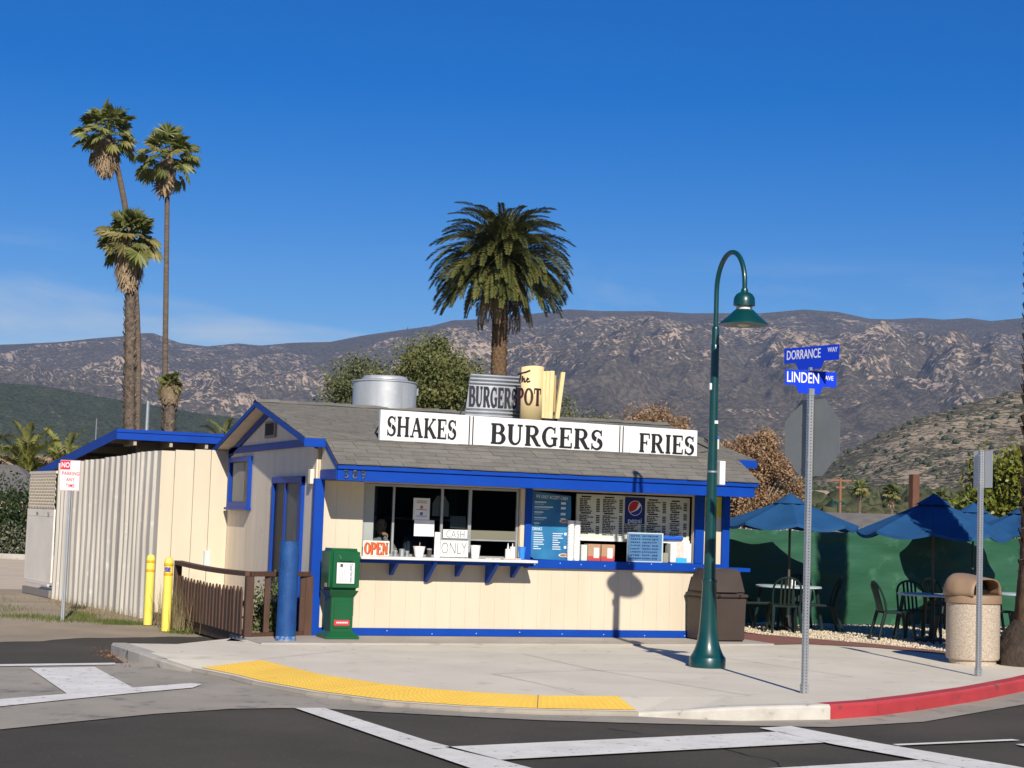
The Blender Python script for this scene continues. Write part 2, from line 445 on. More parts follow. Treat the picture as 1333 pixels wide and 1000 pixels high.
_perm = rng.permutation(512)
_ang = rng.random(512) * 2 * PI
def perlin(x, y):
    xi = np.floor(x).astype(int); yi = np.floor(y).astype(int)
    xf = x - xi; yf = y - yi
    def g(ix, iy, dx, dy):
        h = _perm[(ix + _perm[iy % 512]) % 512]
        return np.cos(_ang[h]) * dx + np.sin(_ang[h]) * dy
    u = xf ** 3 * (xf * (xf * 6 - 15) + 10); v = yf ** 3 * (yf * (yf * 6 - 15) + 10)
    a = g(xi, yi, xf, yf) * (1 - u) + g(xi + 1, yi, xf - 1, yf) * u
    b = g(xi, yi + 1, xf, yf - 1) * (1 - u) + g(xi + 1, yi + 1, xf - 1, yf - 1) * u
    return (a * (1 - v) + b * v) * 1.5
def fbm(x, y, o=5):
    s = 0; a = .5
    for i in range(o): s = s + a * perlin(x * 2 ** i + 13.7 * i, y * 2 ** i + 7.1 * i); a *= .5
    return s
def ridged(x, y, o=4):
    s = 0; a = .5
    for i in range(o): s = s + a * (1 - 2 * np.abs(perlin(x * 2 ** i + 31.1 * i, y * 2 ** i + 5.3 * i))); a *= .5
    return s

CREST = [(-5200, 560), (-3000, 600), (-2089, 642), (-1965, 652), (-1840, 663), (-1716, 680), (-1591, 694), (-1529, 708), (-1467, 711), (-1355, 674), (-1245, 665), (-1121, 682), (-1027, 676), (-902, 692), (-746, 701), (-622, 730), (-466, 758), (-342, 778), (-249, 806), (-92, 818), (95, 847), (220, 867), (346, 865), (565, 872), (722, 868), (847, 873), (1004, 878), (1176, 900), (1318, 895), (1444, 871), (1538, 871), (1663, 882), (1751, 878), (1851, 888), (1946, 879), (2080, 896), (3000, 900), (5200, 860)]

def terrain(name, us, ds, hfun, mat, rock=None):
    U, D = np.meshgrid(us, ds)
    Z = hfun(U, D)
    X, Y = to_xy(U, D)
    nu, nd = len(us), len(ds)
    V = np.stack([X, Y, Z], -1).reshape(-1, 3)
    I = np.arange(nu * nd).reshape(nd, nu)
    F = np.stack([I[:-1, :-1], I[:-1, 1:], I[1:, 1:], I[1:, :-1]], -1).reshape(-1, 4)
    me = np_mesh(name, V, F, mat, True)
    if rock is not None:
        at = me.attributes.new('rock', 'FLOAT', 'POINT')
        at.data.foreach_set('value', rock(U, D, Z).astype(np.float32).ravel())
    return struct(link_mesh(name, me))

def slope_noise(nt, scale, detail, rough):
    g = nt.nodes.new('ShaderNodeNewGeometry'); mp = nt.nodes.new('ShaderNodeMapping'); mp.vector_type = 'POINT'
    mp.inputs['Rotation'].default_value = (0, 0, .38); mp.inputs['Scale'].default_value = (1, .30, .42)
    nt.links.new(g.outputs['Position'], mp.inputs['Vector'])
    n = nt.nodes.new('ShaderNodeTexNoise'); n.inputs['Scale'].default_value = scale; n.inputs['Detail'].default_value = detail
    n.inputs['Roughness'].default_value = rough; n.inputs['Distortion'].default_value = .9
    nt.links.new(mp.outputs[0], n.inputs['Vector'])
    return n.outputs[0]

def hill_mat(name, green, green2, rockc, rockc2, fine, lo, hi, k=1.0):
    mt = bpy.data.materials.new(name); mt.use_nodes = True
    nt = mt.node_tree; b = nt.nodes['Principled BSDF']
    b.inputs['Roughness'].default_value = 1; b.inputs['Specular IOR Level'].default_value = 0
    at = nt.nodes.new('ShaderNodeAttribute'); at.attribute_name = 'rock'
    n1 = slope_noise(nt, fine, 9, .74)
    n2 = pos_noise(nt, fine * .16, 6, .6)
    n3 = pos_noise(nt, fine * 4.3, 3, .6)
    n4 = slope_noise(nt, fine * 3.4, 5, .62)
    dens = math_(nt, 'ADD', at.outputs['Fac'], math_(nt, 'MULTIPLY', math_(nt, 'SUBTRACT', n1, .5), .9 * k))
    dens = math_(nt, 'ADD', dens, math_(nt, 'MULTIPLY', math_(nt, 'SUBTRACT', n2, .5), 1.1 * k))
    # bare ground shows between the bushes where cover is thin: crisp specks, denser with bareness
    f = math_(nt, 'ADD', math_(nt, 'MULTIPLY', dens, .55), math_(nt, 'MULTIPLY', math_(nt, 'SUBTRACT', n4, .5), 1.7))
    f = math_(nt, 'ADD', f, math_(nt, 'MULTIPLY', math_(nt, 'SUBTRACT', n3, .5), .9))
    rk = mixc(nt, remap(nt, n2, .35, .65), rockc, rockc2)
    gr = mixc(nt, remap(nt, n3, .4, .62), green, green2)
    c = mixc(nt, remap(nt, f, lo, hi), gr, rk)
    nt.links.new(c, b.inputs['Base Color'])
    bn = nt.nodes.new('ShaderNodeBump'); bn.inputs['Strength'].default_value = .8; bn.inputs['Distance'].default_value = 13 * k
    nt.links.new(n1, bn.inputs['Height']); nt.links.new(bn.outputs[0], b.inputs['Normal'])
    return mt

def valley_z(u, d):
    z = np.where(d > 130, (d - 130) * .0235, 0) + np.where(d > 700, (d - 700) * .012, 0)
    return z - .25 + np.clip((d - 150) / 500, 0, 1) * (2.5 * fbm(u / 180, d / 260, 3))

# mountain range
cu = np.array([p[0] for p in CREST]); cz = np.array([p[1] for p in CREST])
def mt_parts(u, d):
    wu = u + 260 * fbm(u / 1300 + 3, d / 1300, 3) + 90 * fbm(u / 380, d / 420 + 9, 3)
    t = (d - 3000) / 4000
    skew = u + (1 - t) * 420
    r1 = ridged(wu / 1150 + .3 * t, d / 3600 + 2.1, 3)
    r2 = ridged((wu + skew * .0) / 430 + 5, d / 1250 + 4, 4)
    r3 = ridged(wu / 150 + 1.7, d / 420, 4)
    return t, r1, r2, r3
def mt_h(u, d):
    t, r1, r2, r3 = mt_parts(u, d)
    cr = np.interp(u, cu, cz)
    p = np.where(t < 1, .09 + .91 * np.clip(t, 0, 1) ** 1.12, 1 - (t - 1) * .9)
    env = np.clip(t * 3, 0, 1) * np.clip((1.0 - t) * 1.9, .010, 1)
    return cr * (p + env * (.20 * (r1 - .25) + .135 * (r2 - .3) + .060 * (r3 - .3))) - np.where(t > .985, 0, 2)
def mt_rock(u, d, z):
    t, r1, r2, r3 = mt_parts(u, d)
    big = fbm(u / 620 + 11, d / 900 + 3, 4)
    st = ridged(u / 95 + .9 * fbm(u / 300, d / 300, 3) * 3, d / 420 + 3, 4)
    lev = 1 - np.clip(np.abs(z / np.interp(u, cu, cz) - .66) / .40, 0, 1) ** 2
    return .46 * lev + .62 * big + .30 * (st - .2) + .62 * (r2 - .36) + .45 * (r3 - .36) - .10
MTM = hill_mat('chaparral_and_rock', (.080, .068, .047), (.165, .132, .092), (.56, .41, .275), (.46, .35, .25), .020, .41, .60, 1.0)
terrain('mountain_range', np.arange(-3900, 3901, 9.5), np.concatenate([np.arange(2900, 7150, 13), np.arange(7150, 9000, 60)]), mt_h, MTM, mt_rock)

# darker green hill in front, left
LH = [(-2600, 120), (-1500, 190), (-1000, 186), (-772, 177), (-726, 176), (-656, 168), (-598, 159), (-504, 146), (-423, 138), (-283, 120), (-100, 92), (100, 60), (300, 40)]
lu = np.array([p[0] for p in LH]); lz = np.array([p[1] for p in LH])
def lh_h(u, d):
    t = (d - 2600) / 900
    p = np.where(t < 0, np.clip(1 + t, 0, 1) ** 1.05, np.clip(1 - t * .8, 0, 1))
    n = .16 * (ridged(u / 260 + 2, d / 420, 4) - .3) * np.clip(-t * 3, .06, 1) + .05 * fbm(u / 60, d / 80, 3) * np.clip(-t * 3, .2, 1)
    return np.interp(u, lu, lz) * (p + n * p) - 8 + 12 * np.clip((d - 1700) / 900, 0, 1)
def lh_rock(u, d, z): return .35 + .8 * fbm(u / 150 + 5, d / 190, 4)
LHM = hill_mat('green_hill_scrub', (.050, .060, .034), (.110, .115, .062), (.46, .36, .23), (.36, .29, .19), .045, .62, .78, .9)
terrain('hillside', np.arange(-2600, 301, 8), np.arange(1680, 3300, 10), lh_h, LHM, lh_rock)

# tawny hill in front, right
RHP = [(-100, 6), (150, 22), (285, 50), (315, 66), (338, 78), (375, 100), (406, 112), (451, 127), (506, 144), (640, 172), (900, 215), (1600, 240), (2400, 210)]
ru = np.array([p[0] for p in RHP]); rz_ = np.array([p[1] for p in RHP])
def rh_h(u, d):
    t = (d - 1700) / 760
    p = np.where(t < 0, np.clip(1 + t, 0, 1) ** 1.1, np.clip(1 - t * .7, 0, 1))
    n = .16 * (ridged(u / 170 + 4, d / 300 + 1, 4) - .3) * np.clip(-t * 3, .05, 1) + .04 * fbm(u / 30, d / 40, 3) * np.clip(-t * 3, .15, 1)
    return np.interp(u, ru, rz_) * (p + n * p) - 3 + 8 * np.clip((d - 950) / 700, 0, 1)
def rh_rock(u, d, z):
    st = ridged(u / 75 + d / 260, d / 120 - u / 300, 4)
    return .36 + .65 * fbm(u / 130 + 1, d / 150 + 8, 4) + .42 * (st - .2)
RHM = hill_mat('tawny_hill_scrub', (.090, .084, .048), (.19, .165, .095), (.60, .46, .30), (.48, .38, .25), .06, .22, .44, .9)
terrain('hillside', np.arange(-100, 2401, 7), np.arange(930, 2700, 9), rh_h, RHM, rh_rock)

# valley floor with fields
VM = bpy.data.materials.new('valley_fields'); VM.use_nodes = True
nt = VM.node_tree; b = nt.nodes['Principled BSDF']; b.inputs['Roughness'].default_value = 1; b.inputs['Specular IOR Level'].default_value = 0
n1 = pos_noise(nt, .006, 3); n2 = pos_noise(nt, .05, 6, .7)
c = mixc(nt, remap(nt, n1, .42, .56), (.10, .13, .05), (.27, .21, .13))
c = mixc(nt, remap(nt, n2, .48, .66), c, (.05, .07, .032))
nt.links.new(c, b.inputs['Base Color'])
terrain('valley_floor', np.arange(-2600, 2601, 26), np.concatenate([np.arange(118, 400, 12), np.arange(400, 3200, 28)]), valley_z, VM)

# near ground sheet
GROUNDM = M('dry_ground', (.22, .19, .13), .95, col2=(.14, .13, .075), ns=.15, detail=8, col3=(.09, .11, .04), ns3=.6, lo3=.55, hi3=.7, bump=.6, bs=8)
g = MB()
A = [to_xy(u, d) for u, d in ((-900, -300), (900, -300), (900, 135), (-900, 135))]
g.add([(x, y, -.30) for x, y in A], [(0, 1, 2, 3)])
struct(g.build('ground', GROUNDM))

# scattered scrub and trees on the valley floor and hills: one far mass
def blobs(n, ufun, hf, smin, smax, seed):
    r = np.random.default_rng(seed)
    ico = bmesh.new(); bmesh.ops.create_icosphere(ico, subdivisions=2, radius=1)
    bv = np.array([v.co for v in ico.verts]); bf = np.array([[v.index for v in f.verts] for f in ico.faces]); ico.free()
    Vs = []; Fs = []; base = 0
    U, D = ufun(r, n)
    H = hf(U, D)
    for u, d_, h in zip(U, D, H):
        s = r.uniform(smin, smax); x, y = to_xy(u, d_)
        v = bv * (1 + r.normal(0, .24, (len(bv), 1))) * np.array([s, s, s * r.uniform(.6, 1.0)])
        v += np.array([x, y, h + s * .45])
        Vs.append(v); Fs.append(bf + base); base += len(bv)
    return np.concatenate(Vs), np.concatenate(Fs)
SCRUB = M('far_scrub', (.060, .066, .034), 1, col2=(.11, .105, .055), ns=.03, col3=(.03, .045, .022), ns3=.3, lo3=.5, hi3=.6, spec=0)
V1, F1 = blobs(1300, lambda r, n: (r.uniform(20, 700, n), r.uniform(940, 1720, n)), rh_h, .9, 2.9, 3)
V2, F2 = blobs(1100, lambda r, n: (r.uniform(-60, 420, n), r.uniform(330, 1150, n)), valley_z, 1.5, 4.5, 4)
V3, F3 = blobs(420, lambda r, n: (r.uniform(-20, 120, n), r.uniform(185, 330, n)), valley_z, .8, 2.4, 5)
me = np_mesh('far_scrub', np.concatenate([V1, V2, V3]), np.concatenate([F1, F2 + len(V1), F3 + len(V1) + len(V2)]), SCRUB, False)
tag(link_mesh('far_scrub', me), 'dark green scrub and small trees dotted over the valley and hill', 'scrub', kind='stuff')

# ------------------------------------------------------------------ roads, kerbs, pavement
def sheet(name, pts, z, mat, parent=None):
    s = MB(); s.add([(p[0], p[1], p[2] if len(p) > 2 else z) for p in pts], [tuple(range(len(pts)))])
    me = s.mesh(name, mat, world_off(parent))
    bm = bmesh.new(); bm.from_mesh(me); bmesh.ops.triangulate(bm, faces=bm.faces)
    for f in bm.faces:
        if f.normal.z < 0: f.normal_flip()
    bm.to_mesh(me); bm.free()
    return link_mesh(name, me, parent)

LIP = [(-2.68, -1.22, -.02), (-2.63, -1.75, -.02), (-2.55, -2.35, -.03), (-2.42, -2.9, -.06), (-2.20, -3.45, -.11), (-1.97, -4.2, -.115), (-1.88, -4.81, -.115), (-1.59, -5.75, -.115), (-1.12, -6.62, -.115), (-.55, -7.09, -.115), (.06, -7.37, -.115), (.95, -7.58, -.115), (1.35, -7.82, -.07), (1.75, -7.98, -.03), (2.68, -7.97, -.02), (3.32, -7.75, -.02), (4.13, -7.32, -.02), (5.28, -6.63, -.02), (6.65, -5.68, -.02), (9.0, -3.9, -.02), (13, -.6, -.02)]
INN = [(-1.95, -1.3, -.02), (-1.88, -1.8, -.02), (-1.78, -2.4, -.02), (-1.65, -2.9, -.02), (-1.45, -3.35, -.03), (-1.31, -4.0, -.045), (-1.19, -4.82, -.045), (-.84, -5.75, -.045), (-.50, -6.25, -.045), (-.12, -6.58, -.045), (.29, -6.84, -.045), (1.05, -6.94, -.045), (1.55, -7.1, -.03), (2.0, -7.25, -.02), (2.5, -7.25, -.02), (3.0, -7.1, -.02), (3.75, -6.7, -.02), (4.85, -6.05, -.02), (6.2, -5.1, -.02), (8.5, -3.35, -.02), (12.5, -.1, -.02)]
IN2 = [(x + .7 * (1.5 - x) / 4 + .25, y + .95, -.02) for x, y, z in INN]
sw = MB()
n = len(LIP)
sw.add(LIP + INN + IN2, [(i, i + 1, n + i + 1, n + i) for i in range(n - 1)] + [(n + i, n + i + 1, 2 * n + i + 1, 2 * n + i) for i in range(n - 1)])
back = [(7.6, 1.2, -.02), (6.3, .9, -.02), (-.95, .9, -.02), (-.95, -.55, -.02), (-1.25, -.75, -.02)]
k0 = len(sw.v)
sw.v += back
sw.f.append(tuple([2 * n + i for i in range(n)] + [k0 + i for i in range(len(back))]))
me = sw.mesh('sidewalk', CONC)
bm = bmesh.new(); bm.from_mesh(me); bmesh.ops.triangulate(bm, faces=[f for f in bm.faces if len(f.verts) > 4])
for f in bm.faces:
    if f.normal.z < 0: f.normal_flip()
bm.to_mesh(me); bm.free()
SIDEWALK = struct(link_mesh('sidewalk', me))
# scored joints in the walk: narrow dark grooves
JO = M('groove_dirt', (.20, .185, .16), .95)
for (a, b_) in [((.75, -6.85), (.55, -5.0)), ((-.85, -2.1), (1.9, -2.55)), ((-1.45, -3.3), (-.2, -2.2)), ((2.3, -7.2), (1.9, -4.6)), ((1.9, -4.6), (.55, -5.0)), ((1.9, -4.6), (4.6, -5.4)), ((1.9, -4.6), (1.9, -2.55)), ((1.9, -2.55), (6.4, -3.0)), ((4.6, -5.4), (4.3, -2.8))]:
    p, q = Vector((*a, 0)), Vector((*b_, 0)); t = (q - p).normalized(); nn = Vector((-t.y, t.x, 0)) * .004
    MB().add([(p + nn).to_tuple()[:2] + (-.0165,), (p - nn).to_tuple()[:2] + (-.0165,), (q - nn).to_tuple()[:2] + (-.0165,), (q + nn).to_tuple()[:2] + (-.0165,)], [(0, 1, 2, 3)]).build('joint', JO, SIDEWALK)
# concrete pad under the stand
pad = MB(); pad.prism([(-.95, -1.30), (5.2, -1.12), (6.25, -.95), (6.25, .9), (-.95, .9)], .17, z0=-.17)
struct(pad.build('building_pad', M('pad_concrete', (.44, .40, .34), .85, col2=(.36, .32, .265), ns=1.3, col3=(.24, .21, .17), ns3=3, lo3=.58, hi3=.75, bump=.3, bs=110), bevel=.01))
# strip of red stained concrete east of the stand
struct(sheet('red_path', [(6.25, .95), (6.25, -.9), (6.9, -.75), (7.6, -1.3), (8.0, -2.4), (8.35, -2.4), (7.95, -.75), (7.15, .95), (6.9, 1.9), (6.25, 1.9)], -.012, REDC))

def kerb(name, pts, wid, mat, z1=-.17):
    k = MB(); P = [Vector((p[0], p[1], p[2])) for p in pts]
    out_, inn_ = [], []
    for i, p in enumerate(P):
        t = (P[min(i + 1, len(P) - 1)] - P[max(i - 1, 0)]); t.z = 0; t.normalize()
        nin = Vector((-t.y, t.x, 0))
        out_.append(p - nin * .012); inn_.append(p + nin * wid)
    vs = []
    for a, b_ in zip(out_, inn_):
        vs += [(a.x - 0, a.y, z1), (a.x, a.y, a.z - .02), (a.x + (b_.x - a.x) * .12, a.y + (b_.y - a.y) * .12, a.z + .005), (b_.x, b_.y, a.z + .005), (b_.x, b_.y, z1)]
    m_ = len(P)
    fs = [(5 * i + j, 5 * i + j + 1, 5 * i + j + 6, 5 * i + j + 5) for i in range(m_ - 1) for j in range(4)]
    fs += [(4, 3, 2, 1, 0), tuple(5 * (m_ - 1) + j for j in range(5))]
    k.add(vs, fs)
    me = k.mesh(name, mat)
    bm = bmesh.new(); bm.from_mesh(me); bmesh.ops.recalc_face_normals(bm, faces=bm.faces); bm.to_mesh(me); bm.free()
    return struct(link_mesh(name, me))
kerb('kerb_left', [LIP[0], LIP[1], LIP[2], LIP[3], LIP[4]], .16, KERBC)
kerb('kerb_corner', [LIP[11], LIP[12], LIP[13], LIP[14]], .16, KERBW)
kerb('kerb_red', LIP[14:], .16, REDK)
kerb('kerb_ramp', LIP[4:12], .10, GUTC)

# yellow tactile strip with truncated domes
yb = LIP[4:12]; yt = INN[4:12]
ys = MB()
def lerp(a, b, t): return tuple(a[i] + (b[i] - a[i]) * t for i in range(3))
yo = [lerp(b_, t_, .13) for b_, t_ in zip(yb, yt)]
m_ = len(yo)
up4 = lambda p, h: (p[0], p[1], p[2] + h)
ys.add([up4(p, .005) for p in yo] + [up4(p, .006) for p in yt], [(i, i + 1, m_ + i + 1, m_ + i) for i in range(m_ - 1)])
STRIP = struct(ys.build('tactile_paving', YEL))
seglen = [0]
for i in range(m_ - 1): seglen.append(seglen[-1] + math.dist(yo[i], yo[i + 1]))
dm = MB()
N_ = int(seglen[-1] / .062)
for i in range(N_):
    s_ = (i + .5) / N_ * seglen[-1]
    j = max(q for q in range(m_ - 1) if seglen[q] <= s_); t_ = (s_ - seglen[j]) / (seglen[j + 1] - seglen[j])
    a, b_ = lerp(yo[j], yo[j + 1], t_), lerp(yt[j], yt[j + 1], t_)
    L_ = math.dist(a, b_); K_ = int(L_ / .062)
    for q in range(K_):
        p = lerp(a, b_, (q + .5) / K_)
        c6 = [(math.cos(PI / 3 * e), math.sin(PI / 3 * e)) for e in range(6)]
        dm.add([(p[0] + x * .012, p[1] + y * .012, p[2] + .004) for x, y in c6] + [(p[0] + x * .008, p[1] + y * .008, p[2] + .0070) for x, y in c6], [(e, (e + 1) % 6, 6 + (e + 1) % 6, 6 + e) for e in range(6)] + [tuple(range(6, 12))])
dm.build('dome', YEL, STRIP)['kind'] = 'stuff'
for jx in (3, 6):
    a, b_ = yo[jx], yt[jx]
    MB().add([(a[0] - .004, a[1], a[2] + .011), (a[0] + .004, a[1], a[2] + .011), (b_[0] + .004, b_[1], b_[2] + .012), (b_[0] - .004, b_[1], b_[2] + .012)], [(0, 1, 2, 3)]).build('joint', JO, STRIP)

# concrete gutter and apron
GE = [(-16, -13.5), (-9, -10.0), (-4.56, -7.94), (-3.94, -7.51), (-3.25, -7.05), (-2.53, -6.74), (-2.1, -6.70), (-1.72, -6.78), (-1.27, -7.09), (-.1, -7.76), (.6, -8.02), (1.21, -8.2), (2.34, -8.50), (3.52, -8.22), (5.64, -6.95), (8.0, -5.35), (13.8, -.9)]
outer = [(p[0], p[1]) for p in LIP]
struct(sheet('gutter', GE + outer[::-1] + [(-2.72, -2.35), (-5.0, -2.72), (-16, -3.9)], -.148, GUTC))
struct(sheet('road', [(-60, -60), (60, -60), (60, 25), (13.8, -.9)] + GE[::-1][1:] + [(-16, -13.5), (-60, -35)], -.155, ASPH))
struct(sheet('alley', [(-16, -3.9), (-5.0, -2.72), (-2.72, -2.35), (-2.62, -1.15), (-1.25, -.9), (-.5, -1.0), (-.5, 2.0)] + [(-1.15 - i * .16, 1.62 - .004 * i * i + .30 * float(fbm(np.array([i * .21]), np.array([.7]), 4)[0]) * (1 + i * .05)) for i in range(34)] + [(-16, .6)], -.15, ASPH))
struct(sheet('dirt_shoulder', [(-16, -.6), (-6, -.6), (-3.65, -.2), (-2.3, .2), (-1.2, .4), (-.9, .6), (-.9, 14), (-3, 14.5), (-9, 14.5), (-16, 13)], -.16, DIRT))
struct(sheet('yard_soil', [(-.965, .86), (.03, .86), (.03, 5.1), (-1.08, 5.1), (-1.04, 3.6)], -.03, DIRT))
struct(sheet('side_street', [(-40, 14.2), (-3, 14.6), (-.5, 14.2), (3, 14.2), (8, 30), (-2, 36), (-40, 36)], -.21, M('side_street_concrete', (.58, .47, .34), .9, col2=(.50, .40, .29), ns=.6, bump=.2, bs=60)))
kerb('side_street_kerb', [(8, 30.2, -.05), (-2, 36, -.05), (-40, 36, -.05)][::-1], .25, KERBC, z1=-.25)
# tar-filled cracks wandering over the asphalt
TAR = M('crack_tar', (.014, .013, .012), .7)
ROAD = bpy.data.objects['road']
for (x, y), a, L_, sd in (((.3, -8.35), -1.45, 2.6, 5),):
    rr = random.Random(sd); p = Vector((x, y)); an = a; cr = MB(); vs = []; n_ = int(L_ / .09)
    for q in range(n_):
        an = a + (an - a) * .8 + rr.uniform(-.38, .38); wd = rr.uniform(.0025, .008)
        nn = Vector((-math.sin(an), math.cos(an))) * wd
        vs += [(p.x + nn.x, p.y + nn.y, -.1515), (p.x - nn.x, p.y - nn.y, -.1515)]; p = p + Vector((math.cos(an), math.sin(an))) * .09
    cr.add(vs, [(2 * q, 2 * q + 1, 2 * q + 3, 2 * q + 2) for q in range(n_ - 1)])
    cr.build('crack', TAR, ROAD)
# worn paint
def paint(pts): struct(sheet('road_marking', pts, -.139, WHITEP))
paint([(-16, -4.25), (-5.0, -2.98), (-2.86, -2.62), (-2.83, -2.40), (-5.0, -2.74), (-16, -3.98)])
paint([(-9, -9.3), (-4.42, -6.49), (-3.72, -5.93), (-3.05, -5.42), (-2.52, -5.05), (-2.36, -4.72), (-2.46, -4.62), (-3.08, -5.02), (-3.75, -5.52), (-4.45, -6.0), (-9, -8.7)])
paint([(-3.80, -3.0), (-3.75, -5.515), (-3.08, -5.015), (-3.12, -2.90)])
paint([(-1.98, -6.78), (-1.72, -6.80), (-1.62, -8.0), (-1.53, -9.0), (-1.27, -10.55), (-1.0, -14), (-1.5, -14), (-1.70, -10.5), (-1.86, -8.4)])
paint([(-1.525, -9.36), (1.66, -8.80), (1.66, -9.50), (-1.36, -10.06)])
paint([(1.62, -8.55), (1.98, -8.46), (2.12, -9.6), (2.42, -10.9), (2.75, -14), (2.3, -14), (1.95, -10.9), (1.68, -9.6)])
paint([(-1.22, -11.0), (1.90, -10.50), (1.97, -11.2), (-1.16, -11.72)])
paint([(2.2, -9.66), (3.5, -9.50), (3.52, -9.58), (2.2, -9.74)])
paint([(3.3, -9.80), (5.6, -9.35), (5.6, -9.55), (3.3, -9.98)])
# ------------------------------------------------------------------ the burger stand
ST = thing('burger_stand', 'small cream wooden burger stand with blue trim and grey shingle roof', 'building', (0, 0, 0))
GAP = .0016
def planks(parent, mat, along, c0, c1, wdt, z0, z1, face, thick=.02, out=-1, top=None, first=None):
    """vertical boards along x (face -Y) or along y (face -X)"""
    a = c0
    nb = max(1, round((c1 - c0) / wdt)); wd = (c1 - c0) / nb
    for i in range(nb):
        p0, p1 = c0 + i * wd + GAP / 2, c0 + (i + 1) * wd - GAP / 2
        t0 = t1 = z1
        if top: t0, t1 = top(p0), top(p1)
        if max(t0, t1) - z0 < .01: continue
        f0, f1 = face, face - out * thick
        mb = MB()
        if along == 'x':
            vs = [(p0, f0, z0), (p1, f0, z0), (p1, f1, z0), (p0, f1, z0), (p0, f0, t0), (p1, f0, t1), (p1, f1, t1), (p0, f1, t0)]
        else:
            vs = [(f0, p1, z0), (f0, p0, z0), (f1, p0, z0), (f1, p1, z0), (f0, p1, t1), (f0, p0, t0), (f1, p0, t0), (f1, p1, t1)]
        mb.add(vs, [(3, 2, 1, 0), (4, 5, 6, 7), (0, 1, 5, 4), (1, 2, 6, 5), (2, 3, 7, 6), (3, 0, 4, 7)])
        mb.build('plank', mat, parent)

fw = MB()
fw.box(.03, .64, .024, .09, 0, 2.2); fw.box(.64, 5.48, .024, .09, 0, .96); fw.box(5.48, 5.97, .024, .09, 0, 2.2)
fw.box(2.84, 3.0, .024, .09, .96, 2.2); fw.box(.64, 2.84, .024, .09, 1.97, 2.2); fw.box(3.0, 5.48, .024, .09, 1.965, 2.2)
FW = fw.build('front_wall', BACK, ST)
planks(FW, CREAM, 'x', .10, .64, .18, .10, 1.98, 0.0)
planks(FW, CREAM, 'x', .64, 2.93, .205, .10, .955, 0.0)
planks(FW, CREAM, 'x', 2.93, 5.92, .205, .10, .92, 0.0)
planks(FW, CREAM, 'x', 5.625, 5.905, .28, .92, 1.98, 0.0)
planks(FW, CREAM, 'x', 2.845, 2.905, .06, .955, 1.98, -.004, thick=.024)
box_part('base_trim', BLUE, ST, .10, 5.93, -.022, 0, .004, .097, .003)
box_part('corner_post', BLUE, ST, -.035, .097, -.062, .035, 0, 2.0, .004)
box_part('corner_post', BLUE, ST, 5.908, 6.02, -.045, .05, 0, 1.985, .004)
box_part('window_post', BLUE, ST, 2.908, 3.0, -.03, .022, 1.035, 1.985, .003)
box_part('window_post', BLUE, ST, 5.483, 5.622, -.03, .022, 1.035, 1.985, .003)
box_part('window_sill', BLUE, ST, 2.91, 5.905, -.055, .06, .922, 1.032, .004)
# room inside
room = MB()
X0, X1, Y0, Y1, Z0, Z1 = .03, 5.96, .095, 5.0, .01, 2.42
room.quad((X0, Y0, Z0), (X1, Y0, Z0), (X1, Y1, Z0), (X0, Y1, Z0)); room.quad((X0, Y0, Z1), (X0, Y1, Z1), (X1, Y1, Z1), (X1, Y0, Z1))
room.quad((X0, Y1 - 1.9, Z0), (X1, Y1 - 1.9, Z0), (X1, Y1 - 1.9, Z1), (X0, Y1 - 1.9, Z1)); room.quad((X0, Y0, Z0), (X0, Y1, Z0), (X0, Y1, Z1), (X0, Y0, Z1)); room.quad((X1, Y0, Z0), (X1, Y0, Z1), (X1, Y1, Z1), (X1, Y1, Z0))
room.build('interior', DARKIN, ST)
# plain walls away from the street
box_part('back_wall', CREAMS, ST, .03, 6.0, 5.05, 5.1, 0, 2.45)
ew = MB(); ew.prism([(.1, 0), (5.05, 0), (5.05, 2.45), (2.55, 3.02), (.1, 2.48)], .03, mt=Matrix(((0, 0, 1, 5.975), (1, 0, 0, 0), (0, 1, 0, 0), (0, 0, 0, 1))))
ew.build('end_wall', CREAM, ST)
# gable side wall, X = 0, with door and window
gz = lambda y: 2.50 + (y + .18) * .2198 - .05 if y < 2.55 else 2.50 + (5.28 - y) * .2198 - .05
sb = MB()
sb.box(.024, .06, .03, .62, 0, 2.45); sb.box(.024, .06, .62, 2.12, 2.0, 2.45); sb.box(.024, .06, 2.12, 3.68, 0, 2.45); sb.box(.024, .06, 3.68, 4.86, 0, 1.66); sb.box(.024, .06, 3.68, 4.86, 2.30, 2.45); sb.box(.024, .06, 4.86, 5.1, 0, 2.45)
sb.prism([(.03, 2.45), (5.1, 2.45), (5.1, 2.46), (2.55, 3.03), (.03, 2.47)], .036, mt=Matrix(((0, 0, 1, .024), (1, 0, 0, 0), (0, 1, 0, 0), (0, 0, 0, 1))))
SW = sb.build('side_wall', BACK, ST)
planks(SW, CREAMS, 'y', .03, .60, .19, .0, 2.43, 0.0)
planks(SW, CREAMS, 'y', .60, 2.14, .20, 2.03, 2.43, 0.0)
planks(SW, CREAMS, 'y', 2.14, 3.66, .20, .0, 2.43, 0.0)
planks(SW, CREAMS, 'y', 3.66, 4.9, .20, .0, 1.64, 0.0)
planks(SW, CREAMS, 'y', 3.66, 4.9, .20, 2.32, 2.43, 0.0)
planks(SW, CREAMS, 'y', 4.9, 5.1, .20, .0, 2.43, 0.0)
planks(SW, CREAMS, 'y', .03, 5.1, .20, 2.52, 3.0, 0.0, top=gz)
box_part('gable_band', BLUE, ST, -.03, .0, -.02, 5.1, 2.425, 2.525, .003)
